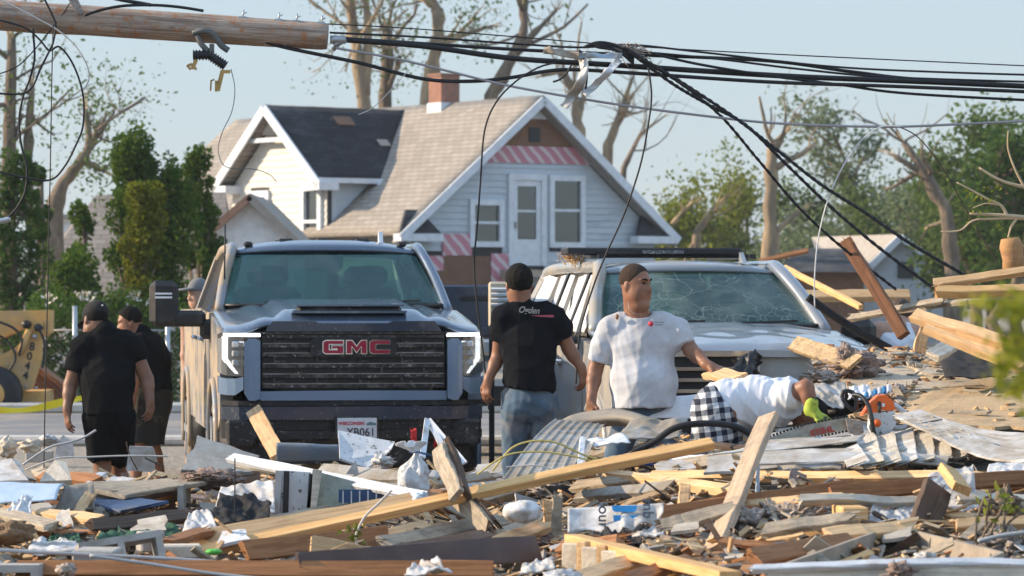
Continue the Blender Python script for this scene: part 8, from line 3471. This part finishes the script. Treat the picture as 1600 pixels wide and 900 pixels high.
q = MB()
q.grid(bnf, 40, 8, thick=.002)
q.build('neck_frill', X['film2'], bag, world=True)
q = MB()
q.tube([P(640, 706, 18.26), P(652, 706, 18.24), P(672, 711, 18.2)], .006, 6)
q.build('tie', X['blue'], bag, world=True)
am = thing('metal_tripod', 'bent aluminium strips standing like a tent before the bumper', 'metal frame', G(690, 730, 0))
for a, c in (((668, 655), (660, 715)), ((669, 656), (726, 724)), ((672, 660), (700, 715))):
 q = MB()
 q.bar(P(*a, 20.6), P(*c, 20.2), .035, .012, up=(.2, -1, .2))
 q.build('strip', X['metal_white'], am, world=True)
board('red_rod', 'small red reflector rod hanging under the bumper', 'rod', (646, 674, 22.0), (647, 692, 22.0), .035, .02, X['red'], 'cam')
for k, (a, c, m, lab) in enumerate((((715, 742), (790, 722), X['metal_white'], 'crushed aluminium strip right of the tent of strips'), ((712, 752), (800, 735), X['metal_gray'], 'crushed grey strip below the aluminium strip'), ((726, 760), (820, 745), X['metal_white'], 'pale crushed strip left of the roof sheet foot'))):
 board('crushed_strip', lab, 'strip', a, c, .06, .015, m, 'tilt', .08, .08, bend=.02)
lump('blue_bottle', 'pale blue squashed plastic jug under the bent lumber', 'jug', 657, 780, 13, 11, X['lightblue'], d=17.3, amp=.25, seed=73)
quad('black_fabric', 'black muddy fabric heaped in the white crumpled sheet', 'fabric', ((326, 826), (420, 822), (424, 786), (344, 778)), X['cloth_black'], at=17.6, dy=(0, 0, .5, .5), amp=.07, n=20, freq=3)
quad('white_sheet', 'white crumpled sheet behind the black muddy fabric', 'plastic sheet', ((335, 800), (430, 800), (428, 755), (345, 762)), X['foam'], at=18.2, dy=(0, 0, .4, .4), amp=.035, n=20, freq=2.4)
quad('white_sheet', 'white crumpled plastic sack left of the black fabric', 'plastic sheet', ((280, 842), (345, 838), (328, 800), (296, 802)), X['foam'], at=17.2, dy=(0, 0, .3, .3), amp=.03, n=20, freq=2.4)
lump('black_box', 'dark crushed box beside the splinter', 'box', 126, 815, 13, 14, X['black'], amp=.25, seed=75, freq=1.5)
lump('gray_cloth', 'grey rag bundle in the black cavity', 'cloth', 154, 808, 22, 17, X['metal_gray'], amp=.45, seed=76)
quad('green_mesh', 'dark green netting spread below the black cavity', 'netting', ((150, 846), (290, 846), (280, 828), (160, 824)), X['green'], at=None, amp=.05, n=20, lift=.06, freq=6, ragged=.05)
quad('green_mesh', 'scrap of green netting left of the cinder block', 'netting', ((70, 852), (128, 852), (124, 838), (80, 838)), X['green'], at=None, amp=.04, n=14, lift=.05, freq=6, ragged=.05)
quad('white_sheet', 'dirty white cloth lying left of the hollow cinder block', 'cloth', ((40, 868), (130, 866), (118, 842), (52, 846)), X['foam'], at=None, amp=.03, n=16, lift=.06)
lump('log', 'rotten brown log end at the frame edge', 'log', 10, 832, 40, 19, M('rotten_wood', (.22, .14, .08), .95, var=.4, dirt=(.42, .28, .14), damt=.25, dscale=8, bump=1, bscale=20, bdist=.04), d=16.8, amp=.35, seed=77, freq=2, nu=34)
g3 = 'concrete blocks along the lower edge'
cinder('hollow cinder block tipped on its side showing its cores', 190, 858, R(14), g3, (R(78), R(-8)))
cinder('hollow cinder block cut off by the frame edge', 4, 893, R(0), g3, (R(88), 0))
block('masonry_block', 'cream flat masonry block at the foot of the pale two by four', 'block', 278, 872, (.22, .12, .065), X['concrete_warm'], .15, .05, g3)
block('masonry_block', 'square concrete block end below the grey conduit', 'block', 153, 903, (.19, .25, .13), X['concrete'], -.05, .05, g3)
block('masonry_block', 'grey broken block behind the cream flat block', 'block', 235, 862, (.12, .1, .10), X['concrete'], .4, .04, g3)
rope('conduit', 'grey pipe running level along the lower edge over the blocks', 'pipe', [(-30, 858), (120, 866), (260, 873), (420, 884)], 3.2, X['pipe_gray'], at=14.9, sides=8)
rope('conduit', 'second grey pipe drooping under the first to the plank', 'pipe', [(140, 868), (240, 882), (330, 896), (420, 905)], 2.6, X['pipe_gray'], at=14.7, sides=8)
rope('cable_white', 'white cable curling over the pale two by four to the ground', 'cable', [(612, 766), (590, 788), (572, 805), (560, 826), (556, 845), (566, 862), (578, 874)], 2.2, X['cord'], at=15.9)
rope('cable_white', 'thin tan string hanging from the brown shaded board', 'string', [(545, 848), (520, 858), (505, 868), (502, 885)], 1.0, X['lumber'], at=15.2)
lump('green_sticker', 'bright green tag on the end of the two by four', 'tag', 334, 862, 13, 5, M('tag_green', (.10, .45, .06), .5), d=15.3, amp=.1, seed=79)
lump('rubble_chunk', 'wool and plaster chunk left of the square concrete block', 'rubble chunk', 104, 890, 14, 10, X['insul_gray'], d=14.6, amp=.5, seed=80)
lump('rubble_chunk', 'pale plaster chunk under the brown shaded board', 'rubble chunk', 640, 862, 14, 10, X['drywall'], amp=.4, seed=81)
rope('gray_pipe', 'grey conduit at the frame edge right of the drawer', 'pipe', [(1528, 846), (1570, 836), (1640, 828)], 3.4, X['pipe_gray'], at=14.6, sides=8)

# larger broken pieces, hand placed
g5 = 'big broken boards and sheets half buried in the heap'
BIG = [
 ('weathered fence board lying at the frame edge over the rotten log', (-10, 800), (78, 822), .10, LW), ('pale split board under the pale blue metal sheet', (10, 796), (150, 812), .08, LG),
 ('grey board poking up before the cream snapped board', (95, 768), (60, 735), .09, LW), ('white trim stick leaning on the grey plastic shell', (120, 775), (160, 742), .05, X['metal_white']),
 ('dark wet board in front of the black cavity', (150, 822), (300, 806), .10, LD), ('brown board end beside the hollow cinder block', (258, 848), (320, 832), .09, LR),
 ('grey weathered plank behind the broad knotty board', (430, 815), (560, 792), .09, LW), ('brown split stud under the glazed door panel', (430, 822), (520, 808), .08, LR),
 ('pale board lying flat under the red reflector rod', (600, 738), (700, 726), .09, LG), ('grey board in the strips right of the tied bag', (680, 756), (760, 744), .08, LW),
 ('pale lumber under the black bumper by the duct', (440, 732), (540, 728), .07, LG), ('weathered stud pointing up beside the duct', (470, 742), (448, 712), .07, LW),
 ('grey plank below the long two by four near the bent lumber', (600, 848), (780, 816), .10, LW), ('dark board in the gap under the bent lumber', (640, 860), (760, 838), .10, LD),
 ('pale broken board before the ceramic piece', (770, 852), (850, 822), .08, LG), ('red brown board corner by the black cloth', (880, 858), (960, 846), .08, LR),
 ('weathered plank between printed wrap and leaning plank', (1040, 822), (1130, 800), .09, LW), ('pale lumber under the red brown fascia by the wool strip', (1160, 790), (1300, 780), .06, LG),
 ('grey lumber in front of the wool strip', (1200, 828), (1320, 812), .07, LW), ('pale board beneath the yellow lumber block', (1300, 838), (1420, 822), .08, LG),
 ('grey broken board right of the root stump', (1560, 800), (1640, 790), .09, LW), ('pale board over the tan wool mass at the frame edge', (1500, 822), (1640, 812), .06, LG),
 ('pale board flat on the sunlit flakeboard, longest there', (1450, 612), (1580, 606), .11, LG), ('pale board at the top of the worn flakeboard slab', (1370, 566), (1470, 574), .10, LG),
 ('pale broken stud beside the big insulation heap', (1385, 590), (1450, 578), .07, LO), ('grey board behind the chainsaw rear handle', (1400, 622), (1470, 612), .09, LW),
 ('pale stick above the dark hollow', (1500, 560), (1590, 540), .06, LG), ('white stick across the layered siding', (1470, 690), (1590, 676), .05, X['white']),
]
for k, (lab, a, c, w, m) in enumerate(BIG):
 board('broken_board', lab, 'board', a, c, w, .035, m, (.15 * math.sin(k * 2.3), -.6, .8), .09, .11, jag=(.05, .08), group=g5)
SHT = [
 ('grey plaster sheet tilted before the pale blue metal sheet', [(20, 812), (85, 806), (78, 784), (30, 790)], X['drywall']), ('cream plaster shard standing by the dark crushed box', [(85, 822), (116, 824), (108, 796), (92, 798)], X['concrete_warm']),
 ('white plaster sheet leaning behind the green netting', [(205, 832), (262, 828), (256, 806), (214, 812)], X['drywall']), ('speckled sheet beside the white plastic sack', [(340, 852), (392, 842), (384, 826), (348, 830)], X['speckle']),
 ('pale sheet under the white trim near the brown carton', [(395, 800), (436, 798), (432, 772), (402, 776)], X['white']), ('grey sheet lying behind the blue plastic rack', [(600, 776), (642, 770), (634, 752), (606, 756)], X['metal_gray']),
 ('white sheet jutting from the strips left of the roof sheet', [(740, 742), (790, 738), (782, 722), (748, 726)], X['white']), ('grey siding shard under the curved flange', [(940, 730), (1010, 722), (1002, 706), (950, 712)], X['metal_gray']),
 ('white siding shard above the weathered beam', [(1020, 738), (1090, 732), (1082, 716), (1030, 720)], X['white']), ('pale plaster shard by the printed wrap', [(1050, 830), (1092, 826), (1084, 808), (1056, 812)], X['drywall']),
 ('broad white siding sheet at the foot of the leaning plank top', [(1100, 738), (1215, 730), (1205, 708), (1110, 714)], X['white']), ('grey plaster shard before the charred board', [(1380, 842), (1428, 838), (1420, 818), (1388, 822)], X['drywall']),
]
for lab, pp, m in SHT:
 sheet('broken_sheet', lab, 'sheet', pp, m, at=((pp[0][0] + pp[1][0]) / 2, max(pp[0][1], pp[1][1])), th=.016, dy=(0, 0, .22, .22), group=g5, rag=.018, lift=.07)

# twigs with green leaves at the frame edge
tw = thing('fallen_branch', 'fallen twiggy branch with a few green leaves beside the drawer', 'branch', P(1570, 830, 14.8))
rg = np.random.default_rng(81)
q, lv, pts = MB(), MB(), []
for k in range(9):
 a = P(1530 + rg.uniform(-10, 60), 870 + rg.uniform(-10, 20), 14.8)
 c = a + Vector((rg.uniform(-.02, .14), rg.uniform(-.1, .1), rg.uniform(.08, .30)))
 m_ = a.lerp(c, .5) + Vector(rg.normal(size=3)) * .025
 q.tube(crv([a, m_, c], 5), [.006] * 10 + [.003], 5)
 pts += [c + Vector(rg.normal(size=3)) * .04 for _ in range(4)]
leaf_quads(lv, pts, .05, rg)
q.build('stem', bark, tw, world=True)
lv.build('foliage', leaf_y, tw, world=True)
rt_ = thing('root_stump', 'torn grey root stump with hanging fibres by the drawer', 'root', P(1572, 795, 15.4))
q = MB()
q.ball(P(1572, 800, 15.4), (.06, .06, .10), 20, 14, amp=.6, freq=3, seed=90)
for k in range(14):
 a = P(1572 + rg.uniform(-16, 16), 790 + rg.uniform(-14, 24), 15.35)
 q.tube(crv([a, a + Vector((rg.uniform(-.06, .06), -.02, rg.uniform(-.02, .05))), a + Vector((rg.uniform(-.14, .10), -.03, rg.uniform(-.08, .08)))], 4), [.008] * 8 + [.002], 4)
q.build('root', bark, rt_, world=True)
gz = thing('dry_branch', 'bare tan branch reaching in over the stacked lumber', 'branch', P(1610, 345, 20.5))
q = MB()
for pts_, r in (([(1640, 300), (1590, 290), (1560, 280), (1530, 262)], .014), ([(1640, 345), (1585, 338), (1540, 335), (1515, 334)], .016), ([(1640, 355), (1600, 342), (1550, 342), (1520, 345), (1500, 360), (1470, 362)], .010), ([(1575, 340), (1565, 322), (1545, 312), (1520, 298), (1495, 285)], .010), ([(1590, 340), (1580, 355), (1575, 372)], .010), ([(1560, 320), (1540, 318), (1520, 325)], .006), ([(1600, 292), (1585, 262), (1575, 232), (1575, 205)], .008)):
 c = crv([P(x, y, 20.5) for x, y in pts_], 5)
 q.tube(c, [r * (1 - .6 * i / (len(c) - 1)) for i in range(len(c))], 6)
q.build('stem', M('branch_tan', (.50, .38, .24), .9, var=.3, bump=.5), gz, world=True)
lv, pts = MB(), []
for k in range(46):
 pts.append(P(1500 + rg.uniform(0, 70), 285 + rg.uniform(0, 75), 20.5 + rg.uniform(-.1, .1)))
leaf_quads(lv, pts, .028, rg)
lv.build('foliage', leaf_y, gz, world=True)
ng = thing('leafy_twig', 'blurred yellow green leafy twig close to the lens at the frame edge', 'twig', P(1620, 620, 6.5))
q, lv, pts = MB(), MB(), []
for pts_ in ([(1640, 640), (1600, 560), (1575, 500), (1560, 470)], [(1640, 560), (1590, 530), (1540, 500)], [(1640, 600), (1600, 600), (1575, 620)]):
 c = crv([P(x, y, 6.5) for x, y in pts_], 5)
 q.tube(c, .003, 5)
 for p in c[3:]:
  pts += [p + Vector(rg.normal(size=3)) * .018 for _ in range(3)]
for (cx, cy, sx, sy, n_) in ((1580, 560, 34, 50, 150), (1590, 480, 30, 30, 90), (1525, 478, 30, 26, 34), (1585, 615, 20, 24, 40)):
 pts += [P(cx + rg.normal() * sx * .5, cy + rg.normal() * sy * .5, 6.5 + rg.uniform(-.1, .1)) for _ in range(n_)]
leaf_quads(lv, pts, .024, rg)
q.build('stem', bark, ng, world=True)
lv.build('foliage', leafmat('leaf_lime', (.22, .26, .03), (.42, .40, .06), .45), ng, world=True)
lw = thing('leaf_tuft', 'yellow flower tuft hanging on the white cable by the two by four', 'plant tuft', P(556, 832, 15.85))
lv = MB()
leaf_quads(lv, [P(553 + rg.normal() * 8, 834 + rg.normal() * 10, 15.85) for _ in range(40)], .028, rg)
lv.build('foliage', leaf_y, lw, world=True)

# ---- loose small stuff nobody could count
RUB = [LG, LW, LR, LD, X['foam'], X['drywall'], X['metal_gray'], X['insul'], X['black'], X['osb']]
WGT = np.array([.27, .24, .08, .09, .06, .07, .06, .07, .04, .06])
rg = np.random.default_rng(123)
b = MB()
for k in range(8200):
 y = 12.2 + 13.5 * rg.random() ** .9
 hw_ = y * 830 / F
 x = rg.uniform(-hw_, hw_ + .3)
 h = H(x, y)
 if h < .06:
  continue
 sx_, sy_ = 800 + x * F / y, 450 + (CZ - h) * F / y
 if sx_ > 1090 and 655 < sy_ < 748 and rg.random() < .85:      # the siding there lies clear
  continue
 mi = int(rg.choice(10, p=WGT / WGT.sum()))
 big = rg.random() < .16
 L_ = (rg.uniform(.16, .5) if big else rg.uniform(.04, .16)) if mi < 4 else (rg.uniform(.10, .2) if big else rg.uniform(.03, .10))
 w_ = (rg.uniform(.02, .05) if big else rg.uniform(.008, .03)) if mi < 4 else L_ * rg.uniform(.3, .9)
 t_ = rg.uniform(.004, .014)
 a = rg.uniform(0, 6.28)
 dv = Vector((math.cos(a), math.sin(a), rg.normal() * .35))
 up = Vector((rg.normal() * .5, rg.normal() * .5, 1))
 b.box((x, y, h + rg.uniform(-.03, .05)), (L_, w_, t_), frame(dv, up), mi)
for o_ in [o_ for o_ in S.objects if o_.name.startswith('sheathing')]:
 c4 = [o_.matrix_basis @ v_.co for v_ in o_.data.vertices]
 c4 = c4[:len(c4) // 2]
 for k in range(115):
  i_ = int(rg.integers(1, len(c4) - 1))
  a_, b_ = rg.random(), rg.random()
  if a_ + b_ > 1:
   a_, b_ = 1 - a_, 1 - b_
  p_ = c4[0] + (c4[i_] - c4[0]) * a_ + (c4[i_ + 1] - c4[0]) * b_
  n_ = (c4[i_] - c4[0]).cross(c4[i_ + 1] - c4[0]).normalized()
  if n_.z < 0:
   n_ = -n_
  mi = int(rg.choice(10, p=WGT / WGT.sum()))
  L_ = rg.uniform(.03, .22) if rg.random() < .4 else rg.uniform(.02, .07)
  dv = Vector((rg.normal(), rg.normal(), rg.normal() * .2))
  b.box(p_ + n_ * rg.uniform(.005, .03), (L_, rg.uniform(.012, .05), rg.uniform(.006, .02)), frame(dv, n_ + Vector(rg.normal(size=3)) * .25), mi)
o = b.build('rubble', RUB, loc=(0, 0, 0))
tag(o, 'splinters, chips and shreds strewn all over the heap', kind='stuff')

# medium scraps, each its own thing
g4 = 'loose scraps strewn over the heap'
SC = [
 ('pale wood scrap below the pale blue sheet', 40, 812, LG, .28, .06), ('pale wood scrap above the rotten log', 70, 828, LG, .22, .05),
 ('brown lath between dark box and cinder block', 140, 832, LR, .25, .04), ('grey lath under the dark cavity', 210, 822, LW, .30, .05),
 ('short stick before the green netting', 250, 838, LG, .2, .03), ('grey shard below the white plastic sack', 320, 848, X['drywall'], .16, .10),
 ('brown lath over the white crumpled sheet', 410, 775, LR, .28, .05), ('pale lath beside the glazed door panel', 455, 812, LG, .3, .05),
 ('plaster shard behind the broad knotty board', 520, 800, X['drywall'], .15, .1), ('grey lath under the long white trim', 600, 758, LW, .3, .06),
 ('dark lath below the tied bag', 640, 776, LD, .24, .05), ('white chip beside the tied bag', 690, 745, X['foam'], .14, .1),
 ('pale lath crossing the foot of the bent lumber', 745, 830, LG, .34, .06), ('dark scrap under the two by four centre', 690, 838, LD, .3, .1),
 ('grey lath under the two by four centre', 720, 850, LW, .32, .07), ('pale chip near the fascia tip', 775, 858, LG, .14, .05),
 ('plaster shard left of the post stubs', 820, 832, X['drywall'], .16, .09), ('brown lath below the ceramic piece', 800, 850, LR, .26, .05),
 ('white chip under the black cloth', 955, 862, X['foam'], .14, .08), ('pale lath on the worn plywood deck', 1060, 845, LG, .22, .03),
 ('dark chip on the worn plywood deck', 1250, 850, LD, .12, .04), ('pale splinter on the worn plywood deck', 1215, 842, LG, .18, .03),
 ('brown lath right of the leaning plank foot', 1170, 850, LR, .22, .05), ('grey lath behind the leaning plank', 1100, 790, LW, .3, .06),
 ('pale lath below the weathered beam', 1010, 776, LG, .28, .05), ('pale lath above the printed wrap', 940, 780, LG, .3, .05),
 ('grey lath left of the weathered beam', 900, 746, LW, .28, .05), ('white strip beneath the roof sheet', 870, 762, X['metal_white'], .3, .05),
 ('white strip above the long sunlit beam', 1270, 728, X['white'], .3, .06), ('pale splinter on the white siding', 1300, 716, LG, .2, .03),
 ('pale splinter at the fan of siding', 1390, 728, LG, .26, .04), ('tan chip at the fan of siding', 1432, 716, LO, .2, .05),
 ('brown chip under the long sunlit beam', 1290, 760, LR, .2, .05), ('grey lath in the plastic film', 1400, 775, LW, .22, .05),
 ('dark lath under the wool at the frame edge', 1540, 778, LD, .3, .06), ('pale lath right of the charred board', 1500, 805, LG, .25, .05),
 ('tan chip on the sunlit flakeboard', 1440, 640, LO, .14, .05), ('dark chip on the sunlit flakeboard', 1465, 625, LD, .16, .05),
 ('grey chip beside the yellow cord', 1500, 618, LW, .14, .05), ('white chip below the flakeboard slab', 1420, 664, X['foam'], .2, .1),
 ('white chip behind the chainsaw', 1405, 648, X['white'], .2, .12), ('grey metal chip by the checked shorts', 1075, 705, X['metal_gray'], .2, .1),
 ('white chip by the black hose foot', 1225, 735, X['white'], .18, .1), ('brown lath under the drawer lip', 1220, 880, LR, .26, .05),
 ('pale lath at the lower edge near the fascia', 600, 880, LG, .3, .05), ('grey shard at the lower edge by the pipe', 430, 872, X['drywall'], .16, .1),
 ('white shard behind the capped man', 190, 752, X['foam'], .16, .1), ('grey shard below the conduit', 110, 760, X['metal_gray'], .16, .1),
 ('pale lath by the muddy rear tyre', 268, 745, LG, .3, .06), ('pale lath under the speckled board', 560, 740, LG, .26, .05),
]
for i, (lab, px, py, m, L_, w_) in enumerate(SC):
 rr = np.random.default_rng(900 + i)
 p = G(px, py, .05)
 a = rr.uniform(-.9, .9)
 dv = Vector((math.cos(a), math.sin(a) * .8, rr.normal() * .22))
 o = obj_from(plank_mesh(L_, w_, .016 if w_ < .08 else .012, 900 + i, (.04, .04), seg=5).mesh('scrap', m), 'wood_scrap' if m in (LG, LW, LR, LD, LO) else 'scrap')
 o.matrix_basis = Matrix.Translation(p) @ frame(dv, (rr.normal() * .3, -.5, 1)).to_4x4()
 tag(o, lab, 'scrap', g4)

# faint summer haze
b = MB()
b.box((0, 430, 10.5), (1206, 946, 23.4))
hz_ = b.build('haze', [], loc=(0, 0, 0))
hm_ = bpy.data.materials.new('haze_air')
hm_.use_nodes = True
hm_.node_tree.nodes.clear()
ho_ = hm_.node_tree.nodes.new('ShaderNodeOutputMaterial')
pv_ = hm_.node_tree.nodes.new('ShaderNodeVolumePrincipled')
pv_.inputs['Color'].default_value = (.85, .92, 1, 1)
pv_.inputs['Density'].default_value = 0.00032
hm_.node_tree.links.new(pv_.outputs[0], ho_.inputs['Volume'])
hz_.data.materials.append(hm_)
tag(hz_, 'thin summer haze over the whole place', kind='stuff')
